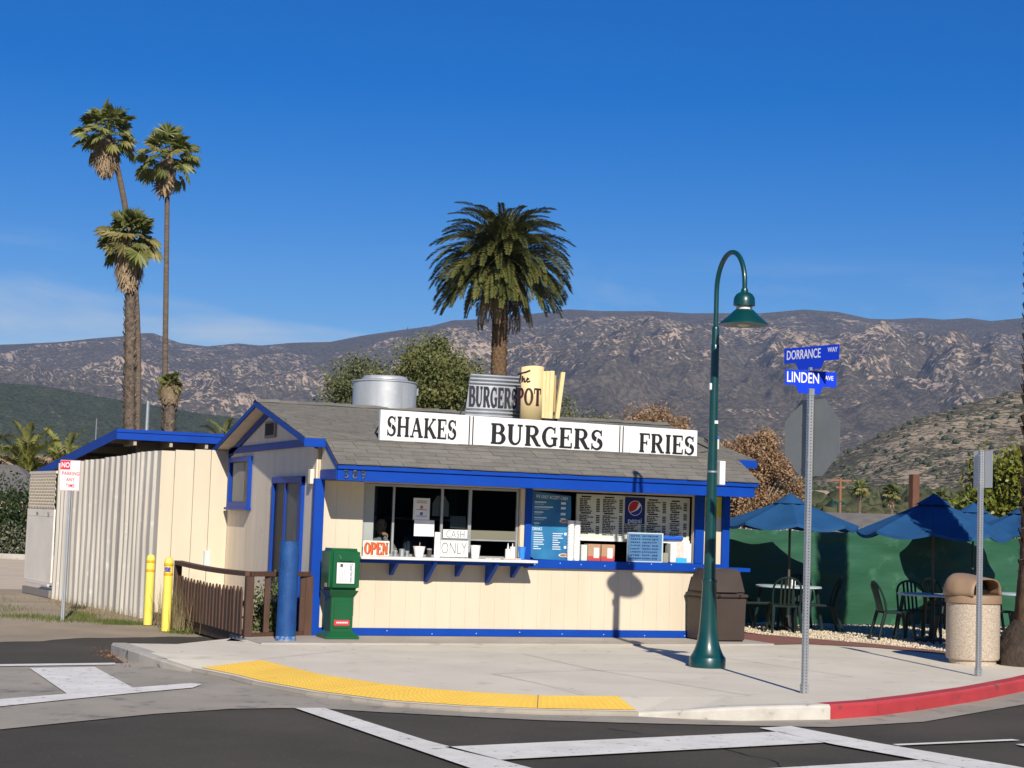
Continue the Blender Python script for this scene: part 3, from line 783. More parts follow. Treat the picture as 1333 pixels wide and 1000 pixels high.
for s in (0, 1):
    y0, z0_, y1, z1_ = (.0, 2.47, 2.55, 3.03) if s == 0 else (2.55, 3.03, 5.15, 2.45)
    MB().add([(x, y, z) for x in (-.03, -.002) for y, z in ((y0, z0_ - .09), (y1, z1_ - .10), (y1, z1_), (y0, z0_))], [(0, 1, 2, 3), (7, 6, 5, 4), (0, 4, 5, 1), (1, 5, 6, 2), (2, 6, 7, 3), (3, 7, 4, 0)]).build('gable_trim', BLUE, ST)
GV = box_part('gable_vent', M('vent_frame', (.30, .25, .20), .7), ST, -.035, 0, 2.20, 2.78, 2.60, 2.84, .004)
box_part('screen', M('dark_screen', (.012, .012, .013), .8), GV, -.0375, -.034, 2.25, 2.73, 2.635, 2.805)
# side window
wf = MB(); wf.box(-.055, .0, 3.58, 3.68, 1.60, 2.36); wf.box(-.055, .0, 4.86, 4.96, 1.60, 2.36); wf.box(-.055, .0, 3.68, 4.86, 2.29, 2.36); wf.box(-.055, .0, 3.68, 4.86, 1.60, 1.68)
WN = wf.build('side_window', BLUE, ST, bevel=.003)
box_part('sill', BLUE, WN, -.085, .0, 3.54, 5.0, 1.565, 1.602, .003)
box_part('pane', M('dusty_pane', (.11, .10, .085), .4, col2=(.04, .036, .032), ns=3.5, lo=.4, hi=.6, spec=.12), WN, -.005, .002, 3.68, 4.86, 1.68, 2.29)
box_part('curtain', M('grey_curtain', (.34, .33, .30), .8, col2=(.25, .24, .22), ns=6, stretch=(4, 4, .5)), WN, -.0075, -.0055, 4.05, 4.80, 1.69, 2.28)
# door
df = MB(); df.box(-.045, .02, .56, .65, .0, 2.03); df.box(-.045, .02, 2.10, 2.18, .0, 2.03); df.box(-.05, .02, .56, 2.18, 1.95, 2.035)
DR = df.build('door', BLUE, ST, bevel=.003)
box_part('stile', BLUE, DR, -.03, .01, 1.45, 1.55, .02, 1.95); box_part('stile', BLUE, DR, -.03, .01, .65, .78, .02, 1.95)
box_part('rail', BLUE, DR, -.028, .01, .78, 1.45, .02, .75); box_part('rail', BLUE, DR, -.028, .01, 1.55, 2.10, .02, .20)
box_part('pane', M('door_glass_grey', (.12, .125, .125), .45, col2=(.085, .09, .09), ns=2, spec=.1), DR, -.012, .008, .78, 1.45, .75, 1.95)
box_part('pane', M('door_glass_dark', (.045, .036, .024), .45, col2=(.018, .015, .012), ns=5, stretch=(1, 1, .4), spec=.1), DR, -.012, .008, 1.55, 2.10, .20, 1.95)
box_part('door_lamp_box', CREAMS, ST, -.05, -.002, .13, .24, 1.93, 2.12, .004)

# main roof
XL, XR = -.22, 6.32
YR, ZR, YE, ZE = 2.55, 3.10, -.18, 2.50
sl_len = math.hypot(YR - YE, ZR - ZE); ang = math.atan2(ZR - ZE, YR - YE)
def deck(x0, x1, pts, th):
    mb = MB(); (ya, za), (yb_, zb) = pts
    mb.add([(x0, ya, za - th), (x1, ya, za - th), (x1, yb_, zb - th), (x0, yb_, zb - th), (x0, ya, za), (x1, ya, za), (x1, yb_, zb), (x0, yb_, zb)], [(3, 2, 1, 0), (4, 5, 6, 7), (0, 1, 5, 4), (1, 2, 6, 5), (2, 3, 7, 6), (3, 0, 4, 7)])
    return mb
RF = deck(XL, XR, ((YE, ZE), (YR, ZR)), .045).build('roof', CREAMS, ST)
RFB = deck(XL, XR, ((YR, ZR), (5.28, ZE)), .045).build('rear_roof', CREAMS, ST)
deck(XL - .01, XR + .01, ((YR, ZR + .012), (5.30, ZE + .012)), .010).build('rear_shingles', SHINGLE, RFB)
deck(XL - .008, XR + .008, ((YE - .01, ZE + .006), (YR, ZR + .006)), .005).build('underlay', SHINGLE, RF)
def shingle_mesh(w_, dpt, seed):
    r = random.Random(seed)
    mb = MB(); th = .014
    a = r.uniform(-.006, .006)
    vs = [(-w_ / 2, a, 0), (w_ / 2, -a, 0), (w_ / 2, dpt, 0), (-w_ / 2, dpt, 0), (-w_ / 2, a, th + r.uniform(-.001, .004)), (0, r.uniform(-.004, .004), th + r.uniform(-.001, .003)), (w_ / 2, -a, th + r.uniform(-.001, .004)), (w_ / 2, dpt, .002), (-w_ / 2, dpt, .002)]
    mb.add(vs, [(4, 5, 6, 7, 8), (0, 1, 6, 5, 4), (1, 2, 7, 6), (3, 0, 4, 8), (2, 3, 8, 7)])
    return mb.mesh('shingle', SHINGLE)
SHM = [shingle_mesh(.304, .20, i) for i in range(9)]
def shingle_rows(parent, y0, z0, ang_, length, expo, x0, x1, rows, individual):
    rest = MB(); rr = random.Random(3)
    for i in range(rows):
        s_ = i * expo - .012
        if s_ > length: break
        yy, zz = y0 + s_ * math.cos(ang_), z0 + s_ * math.sin(ang_) + .012
        x = x0 - rr.uniform(0, .3)
        while x < x1:
            a, b_ = max(x, x0), min(x + .31, x1)
            if b_ - a > .02:
                mtx = T((a + b_) / 2, yy + rr.uniform(-.003, .003), zz + rr.uniform(0, .0015)) @ RX(ang_ + rr.uniform(0, .008)) @ Matrix.Diagonal(((b_ - a - .005) / .304, 1 if length - s_ > .2 else max(.1, (length - s_) / .2), 1, 1))
                if i < individual:
                    o = link_mesh('shingle', rr.choice(SHM), parent)
                    o.matrix_local = mtx
                else:
                    me = rr.choice(SHM)
                    rest.add([mtx @ v.co for v in me.vertices], [tuple(p.vertices) for p in me.polygons])
            x += .31
    if rest.v: rest.build('upper_shingles', SHINGLE, parent)['kind'] = 'stuff'
shingle_rows(RF, YE, ZE, ang, sl_len, .135, XL - .015, XR + .015, 21, 7)
capm = MB(); capm.add([(-.17, -.13, -.032), (-.17, 0, .012), (-.17, .13, -.032), (.17, -.13, -.028), (.17, 0, .026), (.17, .13, -.028), (.17, -.13, -.036), (.17, .13, -.036), (.17, 0, .0)], [(0, 3, 4, 1), (1, 4, 5, 2), (3, 6, 8, 4), (4, 8, 7, 5)])
capmesh = capm.mesh('ridge_cap', SHINGLE)
x = XL + .14; k = 0
while x < XR - .05:
    o = link_mesh('ridge_cap', capmesh, RF); o.location = (x, YR, ZR + .03 + random.uniform(-.003, .006)); o.rotation_euler = (0, random.uniform(-.02, .03), PI if False else random.uniform(-.02, .02)); x += .27
# rake and eave boards
for xx in (XL, XR):
    for (ya, za), (yb_, zb) in (((YE - .005, ZE), (YR, ZR)), ((YR, ZR), (5.285, ZE))):
        xa, xb = (xx - .025, xx) if xx < 0 else (xx, xx + .025)
        MB().add([(x, y, z) for x in (xa, xb) for y, z in ((ya, za - .065), (yb_, zb - .065), (yb_, zb + .005), (ya, za + .005))], [(0, 1, 2, 3), (7, 6, 5, 4), (0, 4, 5, 1), (1, 5, 6, 2), (2, 6, 7, 3), (3, 7, 4, 0)]).build('rake_board', BLUE, ST)
box_part('eave_board', BLUE, ST, XL - .022, .045, YE - .03, YE - .002, ZE - .105, ZE + .004, .003)
box_part('eave_board', BLUE, ST, 6.03, XR + .022, YE - .03, YE - .002, ZE - .105, ZE + .004, .003)
# awning roof over the counter
AX0, AX1, AY, AZ, BY, BZ = .045, 6.03, -.78, 2.165, -.17, 2.475
aang = math.atan2(BZ - AZ, BY - AY); alen = math.hypot(BZ - AZ, BY - AY)
AW = deck(AX0, AX1, ((AY, AZ), (BY, BZ)), .03).build('awning_roof', CREAM, ST)
deck(AX0, AX1 + .01, ((AY - .012, AZ + .008), (BY, BZ + .008)), .007).build('underlay', SHINGLE, AW)
shingle_rows(AW, AY - .03, AZ + .002, aang, alen + .03, .112, AX0 - .01, AX1 + .015, 7, 9)
box_part('fascia', BLUE, ST, .05, 5.975, -.775, -.745, 1.972, 2.112, .003)
box_part('fascia_trim', BLUE, ST, .045, 6.03, -.80, -.745, 2.114, 2.168, .003)
for xx in (.048, 5.98):
    MB().prism([(-.744, 2.115), (-.744, 2.16), (-.17, 2.45), (-.03, 2.45), (-.03, 2.115)], .02, mt=Matrix(((0, 0, 1, xx), (1, 0, 0, 0), (0, 1, 0, 0), (0, 0, 0, 1)))).build('awning_cheek', CREAM, ST)
    MB().box(xx - .006, xx + .024, -.744, -.0, 1.985, 2.112).build('side_fascia', BLUE, ST)
    MB().add([(x, y, z) for x in (xx - .006, xx + .022) for y, z in ((-.75, 2.105), (-.17, 2.40), (-.17, 2.462), (-.775, 2.155))], [(0, 1, 2, 3), (7, 6, 5, 4), (0, 4, 5, 1), (1, 5, 6, 2), (2, 6, 7, 3), (3, 7, 4, 0)]).build('rake_board', BLUE, ST)
box_part('soffit', CREAM, ST, .075, 5.975, -.744, -.0, 2.0, 2.015)
# bird droppings on the shingles and screw heads along the blue boards
rr = random.Random(12)
GUANO = M('bird_dropping', (.62, .62, .60), .8)
for xx, f_, s_ in ((1.35, .78, 1.0), (1.42, .70, .6), (2.28, .80, .9), (2.95, .74, .8), (3.02, .62, .5), (3.30, .78, .7), (4.1, .80, .6), (4.9, .74, .6)):
    pts = []
    for q in range(9):
        a = 2 * PI * q / 9; r_ = (.03 + .03 * rr.random()) * s_
        pts.append((xx + 1.9 * r_ * math.cos(a), r_ * math.sin(a)))
    yc = AY + (BY - AY) * f_
    MB().add([(p, yc + q * math.cos(aang), AZ + (yc - AY) * math.tan(aang) + .033 + q * math.sin(aang)) for p, q in pts], [tuple(range(9))]).build('bird_dropping', GUANO, AW)
SCR = M('screw_head', (.55, .57, .60), .4)
scm = MB().lathe([(.007, 0), (.007, .002), (.004, .003)], 8).mesh('screw_head', SCR)
for xx, zz in [(3.1 + i * .34 + rr.uniform(-.05, .05), .985 + rr.uniform(-.03, .03)) for i in range(8)]:
    o = link_mesh('screw_head', scm, ST); o.location = (xx, -.0552, zz); o.rotation_euler = (PI / 2, 0, 0)
for xx in [.4 + i * .62 for i in range(9)]:
    o = link_mesh('screw_head', scm, ST); o.location = (xx, -.0222, .05 + rr.uniform(-.02, .02)); o.rotation_euler = (PI / 2, 0, 0)
# right side shelf
box_part('side_shelf', BLUE, ST, 6.02, 6.42, .05, .35, .93, .985, .003)
# house number
for ch, xx in (('3', .165), ('8', .275), ('9', .385)):
    hn = sans(ch, .15, M('number_dark', (.012, .014, .03), .5), ST, T(xx, -.777, 2.048) @ FRONT, name='house_number', bold=.035, depth=.006, kind=None)
    sans(ch, .15, M('number_worn', (.10, .16, .25), .5, col2=(.02, .03, .07), ns=22, lo=.42, hi=.52), hn, T(xx, -.7835, 2.048) @ FRONT, name='worn_paint', bold=-.005, depth=.0015, kind=None)

# service window
SV = thing('service_window', 'sliding service window with aluminium frame above the white counter', 'window', (.64, .05, 1.03))
ALU = M('aluminium_frame', (.42, .43, .42), .4, .4, col2=(.34, .35, .34), ns=6)
fr_ = MB(); fr_.box(.65, 2.83, .04, .085, 1.03, 1.06); fr_.box(.65, 2.83, .04, .085, 1.935, 1.965); fr_.box(.65, .675, .04, .085, 1.06, 1.935); fr_.box(2.80, 2.83, .04, .085, 1.06, 1.935)
fr_.build('frame', ALU, SV, bevel=.002)
for xx, ww in ((1.05, .03), (1.72, .035), (2.11, .045)):
    box_part('mullion', ALU, SV, xx, xx + ww, .035, .08, 1.06, 1.935, .002)
box_part('jamb_panel', M('grey_green_panel', (.34, .37, .35), .6), SV, .676, .80, .045, .075, 1.06, 1.935)
for x0, x1, z0_ in ((.80, 1.05, 1.06), (1.08, 1.72, 1.06), (1.755, 2.11, 1.06), (2.155, 2.80, 1.40)):
    box_part('pane', GLASSM, SV, x0, x1, .056, .060, z0_, 1.935)
box_part('blind', M('olive_blind', (.17, .165, .12), .7), SV, 2.155, 2.80, .05, .066, 1.285, 1.40)
box_part('rail', ALU, SV, 1.755, 2.80, .046, .070, 1.262, 1.283)
def papers(name, label, x0, x1, y, z0, z1, mat=PAPER, cat='notice', group=None):
    o = MB().box(x0, x1, y - .002, y, z0, z1).build(name, mat, None, origin=((x0 + x1) / 2, y, z0))
    return tag(o, label, cat, group)
n1 = papers('notice', 'white notice with small red and blue icons taped in the serving window', 1.34, 1.57, .052, 1.515, 1.80)
n1m = (n1.location.x, n1.location.z)
def bar(parent, mat, x0, x1, z0, z1, y, name='print'):
    return MB().box(x0, x1, y - .0012, y, z0, z1).build(name, mat, parent)
RED = M('print_red', (.55, .10, .09), .6); PBLUE = M('print_blue', (.04, .16, .42), .6)
bar(n1, RED, 1.435, 1.475, 1.66, 1.70, .0498, 'red_icon'); bar(n1, PBLUE, 1.435, 1.475, 1.575, 1.615, .0498, 'blue_icon')
lm = MB()
for z in (1.758, 1.735, 1.645, 1.56): lm.box(1.385, 1.53, .0488, .0498, z, z + .006)
lm.build('print', INK, n1)['kind'] = 'stuff'
papers('notice', 'blank white sheet taped below the icon notice in the serving window', 1.36, 1.64, .048, 1.30, 1.512)
oc = MB(); oc.prism([(1.62, 1.57), (1.85, 1.57), (1.85, 1.74), (1.79, 1.84), (1.68, 1.84), (1.62, 1.74)], .002, mt=Matrix(((1, 0, 0, 0), (0, 0, -1, .09), (0, 1, 0, 0), (0, 0, 0, 1))))
tag(oc.build('notice', M('grey_paper', (.42, .44, .43), .8), None, origin=(1.73, .09, 1.57)), 'grey octagonal paper notice stuck behind the window mullion', 'notice')
papers('notice', 'plain grey sheet hanging behind the pane above the cash sign', 1.88, 2.10, .10, 1.42, 1.58, M('grey_paper2', (.30, .32, .33), .8))
c1 = papers('notice', 'white paper with thin handwritten word CASH in the window', 1.76, 2.105, .03, 1.285, 1.40)
sans('CASH', .14, INK, c1, T(1.935, .0275, 1.335) @ FRONT, bold=-.02, sx=.75, depth=.0005)
c2 = papers('notice', 'white paper with thin handwritten word ONLY resting on the counter', 1.73, 2.12, .026, 1.04, 1.258)
sans('ONLY', .22, INK, c2, T(1.92, .0235, 1.145) @ FRONT, bold=-.022, sx=.62, depth=.0005)
papers('notice', 'narrow white card strip beside the handwritten cash notice', 1.645, 1.725, .03, 1.03, 1.36)

# counter with brackets
CT = thing('serving_counter', 'white topped serving counter on blue triangular brackets below the window', 'counter', (.5, -.22, 1.0))
box_part('counter_top', M('white_laminate', (.74, .72, .68), .45, col2=(.66, .64, .60), ns=4), CT, .50, 2.93, -.46, .03, .995, 1.03, .006)
box_part('edge_board', BLUE, CT, .51, 2.92, -.33, -.30, .945, .993, .002)
for xx, L_, h_ in ((1.02, .30, .17), (1.50, .40, .25), (1.93, .30, .17), (2.36, .40, .25), (2.72, .30, .17)):
    mb = MB(); mb.prism([(-.006, .992), (-L_, .992), (-L_, .955), (-.05, .955 - h_), (-.006, .955 - h_)], .045, mt=Matrix(((0, 0, 1, xx), (1, 0, 0, 0), (0, 1, 0, 0), (0, 0, 0, 1))))
    mb.build('bracket', BLUE, CT, bevel=.003)
# OPEN sign
OS = thing('open_sign', 'white card sign reading OPEN in orange letters at counter left end', 'sign', (.80, -.09, 1.03))
MB().box(.63, .985, -.095, -.085, 1.031, 1.225).build('card', M('ivory_card', (.78, .74, .64), .6), OS, bevel=.003)
ORANGE = M('orange_print', (.75, .105, .025), .5)
serif_word('OPEN', .652, -.0965, 1.044, .155, M('brown_shadow_print', (.10, .03, .015), .6), OS, width=.325, bold=1.35, depth=.0012)
serif_word('OPEN', .640, -.0998, 1.049, .155, ORANGE, OS, width=.325, bold=1.35, depth=.0015)
# cups, tubs and bottles on the counter
FOAM = M('white_foam', (.80, .80, .78), .6)
def cup(name, label, x, y, z, r0, r1, h, mat, cat='cup', lid=None):
    root = thing(name, label, cat, (x, y, z))
    MB().lathe([(r0 * .9, z), (r0, z + .003), (r1, z + h), (r1 * 1.05, z + h + .002), (r1 * 1.05, z + h + .009), (r1 * .9, z + h + .009), (r1 * .86, z + h - .02)], 20, (x, y)).build('body', mat, root, smooth=True)
    if lid: MB().lathe([(r1 * 1.08, z + h + .009), (r1 * 1.08, z + h + .02), (r1 * .8, z + h + .03)], 20, (x, y)).build('lid', lid, root, smooth=True)
    return root
cup('foam_tub', 'white tapered tub holding cutlery on the counter', 1.385, -.12, 1.03, .052, .078, .13, FOAM, 'tub')
ct = [o for o in bpy.data.objects if o.name == 'foam_tub'][0]
MB().tube([(1.385, -.12, 1.05), (1.395, -.11, 1.22)], .005, 6).build('utensil', M('wood_stick', (.45, .32, .18), .7), ct)
cup('foam_cup', 'tall white foam cup on the counter beside the handwritten notices', 2.15, -.17, 1.03, .05, .066, .165, FOAM)
cup('squeeze_bottle', 'white squeeze bottle standing left of its pair on the counter', 2.60, -.20, 1.03, .038, .034, .11, FOAM, 'bottle', M('cap_white', (.72, .72, .70), .5))
cup('squeeze_bottle', 'taller white squeeze bottle next to the blue cup', 2.69, -.14, 1.03, .04, .036, .14, FOAM, 'bottle', M('cap_white', (.72, .72, .70), .5))
for nm in ('squeeze_bottle', 'squeeze_bottle.001'):
    o = bpy.data.objects[nm]; l = o.location
    MB().lathe([(.012, l.z + .13), (.012, l.z + .16), (.004, l.z + .215), (.001, l.z + .216)], 10, (l.x, l.y)).build('spout', M('cap_white', (.72, .72, .70), .5), o, smooth=True)
cup('blue_cup', 'bright blue paper cup at the right end of the counter', 2.775, -.26, 1.03, .036, .05, .165, M('cup_blue', (.03, .22, .66), .5, col2=(.04, .27, .72), ns=8))
tray = MB(); tray.box(2.48, 2.73, -.36, -.24, 1.031, 1.05)
tag(tray.build('tray', M('napkin_tan', (.62, .50, .42), .7), None, origin=(2.6, -.3, 1.03), bevel=.006), 'low beige tray in front of the squeeze bottles', 'tray')
for xx, lb in ((2.33, 'folded white napkin lying flat on the counter, left of two'), (2.45, 'folded white napkin lying flat on the counter, right of two')):
    tag(MB().box(xx - .05, xx + .05, -.22, -.12, 1.031, 1.04).build('napkin', PAPER, None, origin=(xx, -.17, 1.03), bevel=.003), lb, 'napkin')
for xx, yy, rr, hh, lb in ((1.10, .0, .03, .05, 'small steel salt pot on the counter by the mullion'), (1.18, -.03, .035, .07, 'grey steel sauce tin in the middle of the counter jars'), (1.26, .0, .03, .045, 'low steel dish left of the foam tub'), (1.56, -.02, .03, .085, 'dark bottle right of the foam tub')):
    cup('jar', lb, xx, yy, 1.03, rr, rr * 1.02, hh, M('jar_dark', (.08, .07, .07), .4) if 'dark' in lb else GALV, 'jar', GALV)

# menu poster
MP = thing('menu_poster', 'tall blue menu poster headed WE ONLY ACCEPT CASH beside the window', 'poster', (3.31, .015, 1.04))
MPB = bpy.data.materials.new('poster_blue'); MPB.use_nodes = True
nt = MPB.node_tree; b = nt.nodes['Principled BSDF']; b.inputs['Roughness'].default_value = .35
n1_ = pos_noise(nt, 2.2, 3, .5); nt.links.new(mixc(nt, remap(nt, n1_, .35, .65), (.018, .12, .30), (.035, .21, .40)), b.inputs['Base Color'])
MB().add([(3.01, .012, 1.075), (3.07, .012, 1.04), (3.61, .012, 1.03), (3.585, .012, 1.905), (3.01, .012, 1.955), (3.01, .018, 1.075), (3.07, .018, 1.04), (3.61, .018, 1.03), (3.585, .018, 1.905), (3.01, .018, 1.955)], [(0, 1, 2, 3, 4), (9, 8, 7, 6, 5), (0, 5, 6, 1), (1, 6, 7, 2), (2, 7, 8, 3), (3, 8, 9, 4), (4, 9, 5, 0)]).build('sheet', MPB, MP)
PW = M('poster_white', (.62, .70, .74), .5)
sans('WE ONLY ACCEPT CASH', .066, PW, MP, T(3.30, .0105, 1.875) @ RX(PI / 2) @ RZ(-.04), bold=.012, sx=.63, depth=.0005)
sans('DRINKS', .058, PW, MP, T(3.10, .0105, 1.445) @ FRONT, bold=.012, sx=.7, depth=.0005)
pl = MB(); rr = random.Random(5)
for z, L_ in ((1.80, .17), (1.735, .27), (1.665, .13), (1.59, .18), (1.515, .08)):
    pl.box(3.05, 3.05 + L_, .0105, .0118, z, z + .016)
    pl.box(3.05, 3.05 + L_ * .8, .0105, .0118, z - .022, z - .017)
for z in (1.785, 1.72, 1.64, 1.57): pl.box(3.44, 3.51, .0105, .0118, z, z + .032)
for cx0 in (3.05, 3.33):
    for q in range(8):
        z = 1.385 - q * .030
        pl.box(cx0, cx0 + rr.uniform(.07, .16), .0105, .0118, z, z + .011)
for z in (1.37, 1.19): pl.box(3.50, 3.535, .0105, .0118, z, z + .035)
pl.build('print', PW, MP)['kind'] = 'stuff'
for z, nm in ((1.56, 'food'), (1.10, 'food')):
    MB().lathe([(.075, 0), (.075, .001), (.07, .0015)], 18, mt=T(3.50, .0117, z) @ FRONT @ Matrix.Diagonal((1, .32, 1, 1))).build('plate_picture', M('print_plate', (.72, .66, .55), .6), MP)
    MB().lathe([(.058, 0), (.058, .0018), (.05, .002)], 16, mt=T(3.50, .0117, z) @ FRONT @ Matrix.Diagonal((1, .30, 1, 1))).build('food_picture', M('print_food', (.22, .07, .035), .6, col2=(.5, .3, .08), ns=60), MP)

# lit menu board
MBD = thing('menu_board', 'wide pale menu board with dense black price lines and cola panel', 'menu board', (4.6, .14, 1.33))
MB().box(3.72, 5.47, .13, .16, 1.345, 1.945).build('board', M('menu_board_ivory', (.60, .63, .54), .5, col2=(.55, .58, .49), ns=3), MBD, bevel=.004)
MB().box(3.715, 5.475, .115, .165, 1.305, 1.347).build('lower_rail', M('rail_white', (.72, .73, .72), .4), MBD, bevel=.003)
ml = MB(); rr = random.Random(9)
def column(x0, x1, z1, z0, heads):
    z = z1; q = 0
    while z > z0:
        if q in heads:
            ml.box(x0 + .02, x0 + (x1 - x0) * .55, .1285, .1298, z - .006, z + .014); z -= .036
        else:
            e = rr.uniform(.35, .72) * (x1 - x0); xx = x0
            while xx < x0 + e:
                l_ = rr.uniform(.025, .075); ml.box(xx, min(xx + l_, x0 + e), .1285, .1298, z, z + .0158); xx += l_ + .008
            ml.box(x1 - .06, x1 - .006, .1285, .1298, z, z + .0158); z -= .0235
        q += 1
column(3.77, 4.08, 1.905, 1.39, (0, 9, 15)); column(4.12, 4.43, 1.905, 1.38, (0, 9)); column(4.80, 5.10, 1.895, 1.38, (0, 8, 13)); column(5.16, 5.43, 1.89, 1.37, (0, 6, 11, 16)); column(4.45, 4.77, 1.53, 1.42, ())
ml.build('print', INK, MBD)['kind'] = 'stuff'
PEP = MB().box(4.455, 4.765, .122, .1296, 1.555, 1.925).build('drink_panel', M('cola_blue', (.006, .018, .14), .4), MBD, bevel=.003)
def disc_mb(cx, cz, y, r, pts): 
    mb = MB(); mb.add([(cx + px * r, y, cz + pz * r) for px, pz in pts], [tuple(range(len(pts)))]); return mb
circ = [(math.cos(2 * PI * i / 40), math.sin(2 * PI * i / 40)) for i in range(40)]
disc_mb(4.61, 1.775, .1215, .104, circ).build('logo_ring', M('logo_white', (.75, .75, .75), .5), PEP)
disc_mb(4.61, 1.775, .1210, .097, circ).build('logo_blue', M('logo_blue', (.01, .03, .26), .5), PEP)
ca = lambda a0, a1, n_=20: [(math.cos(math.radians(a0 + (a1 - a0) * i / n_)), math.sin(math.radians(a0 + (a1 - a0) * i / n_))) for i in range(n_ + 1)]
redp = ca(55, 215) + [(-.45, -.50), (.05, -.25), (.35, .15), (.50, .55)]
disc_mb(4.61, 1.775, .1205, .097, redp).build('logo_red', M('logo_red', (.42, .02, .03), .5), PEP)
whp = ca(25, 55, 6) + [(.50, .55), (.35, .15), (.05, -.25), (-.45, -.50)] + ca(215, 222, 3) + [(-.2, -.52), (.35, -.25), (.70, .10)]
disc_mb(4.61, 1.775, .1201, .097, whp).build('logo_wave', M('logo_white', (.75, .75, .75), .5), PEP)
sans('pepsi', .105, M('logo_letter', (.60, .66, .72), .5), PEP, T(4.61, .1208, 1.60) @ FRONT, bold=.008, depth=.0005)
# blue price slate
PS = thing('price_board', 'small framed blue price slate with handwritten lines below the menu', 'sign', (4.70, -.02, 1.035))
MB().box(4.43, 4.985, -.03, -.012, 1.034, 1.44).build('frame', M('slate_frame', (.50, .58, .62), .5), PS, bevel=.003)
MB().box(4.447, 4.962, -.0335, -.03, 1.052, 1.425).build('slate', M('slate_blue', (.06, .16, .32), .6, col2=(.08, .20, .36), ns=8), PS)
sm = MB(); rr = random.Random(4)
for q in range(8):
    z = 1.385 - q * .044
    for xa, xb in ((4.48, 4.62), (4.66, 4.78), (4.81, 4.89)):
        xx = xa
        while xx < xb: l_ = rr.uniform(.012, .03); sm.box(xx, xx + l_, -.0348, -.0336, z + rr.uniform(-.004, .004), z + .019); xx += l_ + .008
sm.build('print', M('slate_chalk', (.012, .035, .11), .8), PS)['kind'] = 'stuff'
# stock on the sill
for xx, lb in ((3.585, 'stack of nested white foam cups against the menu poster, left column'), (3.685, 'stack of nested white foam cups, right column beside the boxes')):
    pr = []; z = 1.034
    for q in range(13): pr += [(.043, z), (.047, z + .034), (.051, z + .036), (.051, z + .041)]; z += .0415
    tag(MB().lathe(pr, 18, (xx, -.015 if xx < 3.6 else .0)).build('cup_stack', FOAM, None, origin=(xx, 0, 1.034), smooth=True), lb, 'cups')
CARD = M('brown_cardboard', (.42, .25, .15), .8); 
bx = thing('carton', 'slim pale green printed carton beside the cup stack', 'box', (3.815, .08, 1.034)); MB().box(3.77, 3.86, .03, .14, 1.034, 1.25).build('body', M('pale_green_card', (.55, .62, .55), .7, col2=(.66, .70, .64), ns=30), bx, bevel=.003)
for (a, b_), lb in (((3.87, 4.06), 'brown and red carton with white label, left of the pair'), ((4.075, 4.275), 'brown and red carton with white label, right of the pair')):
    bx = thing('carton', lb, 'box', ((a + b_) / 2, .08, 1.034))
    MB().box(a, b_, .03, .17, 1.034, 1.262).build('body', CARD, bx, bevel=.004)
    MB().box(a + .002, b_ - .002, .027, .03, 1.036, 1.10).build('red_band', M('carton_red', (.50, .06, .05), .6), bx)
    MB().box(a + .085, a + .165, .025, .0268, 1.075, 1.215).build('label_sheet', PAPER, bx)
wb = thing('foam_boxes', 'white foam clamshell stack with blue and pink packets at right', 'box', (5.30, .06, 1.034))
MB().box(5.13, 5.46, .02, .20, 1.034, 1.31).build('body', M('pale_foam', (.66, .71, .66), .6), wb, bevel=.012)
MB().box(5.22, 5.33, .015, .0195, 1.11, 1.33).build('packet', M('packet_pink', (.70, .50, .44), .7, col2=(.75, .66, .6), ns=20), wb)
MB().box(5.21, 5.38, .013, .0185, 1.036, 1.105).build('packet', M('packet_blue', (.05, .42, .66), .6), wb)
tag(MB().box(5.02, 5.10, .03, .12, 1.034, 1.17).build('carton', M('grey_carton', (.30, .28, .22), .7), None, origin=(5.06, .07, 1.034), bevel=.004), 'small grey carton between price slate and foam boxes', 'box')
mk = thing('blue_roll', 'bright blue roll of film lying on the rail under the menu board', 'roll', (5.17, .10, 1.37))
MB().tube([(5.01, .09, 1.375), (5.34, .09, 1.375)], .03, 12).build('roll', M('film_blue', (.01, .10, .55), .4), mk, smooth=True)
yp = papers('notice', 'yellow green permit poster fixed high on the right front wall', 5.635, 5.90, -.004, 1.70, 1.975, M('lime_paper', (.50, .52, .05), .7))
# dim back fittings seen through the panes
sh = thing('back_shelf', 'dim steel shelf deep inside the serving window', 'shelf', (1.8, 2.2, .9))
MB().box(.3, 3.0, 2.4, 2.75, 1.50, 1.54).build('board', GALVD, sh); MB().box(.3, 3.0, 2.4, 2.75, .95, 1.0).build('board', GALVD, sh)
for xx in (.32, 1.6, 2.95): MB().box(xx, xx + .04, 2.42, 2.73, .02, 1.54).build('upright', GALVD, sh)
bl = thing('blue_container', 'dark blue patterned tote bag hanging inside the window', 'bag', (1.5, .4, 1.0)); MB().box(1.36, 1.68, .42, .55, 1.02, 1.30).build('body', M('tote_blue', (.02, .035, .07), .7), bl, bevel=.03, seg=2)
MB().tube([(1.44, .48, 1.30), (1.45, .48, 1.38), (1.60, .48, 1.38), (1.61, .48, 1.30)], .008, 6).build('handle', M('tote_blue', (.02, .035, .07), .7), bl)
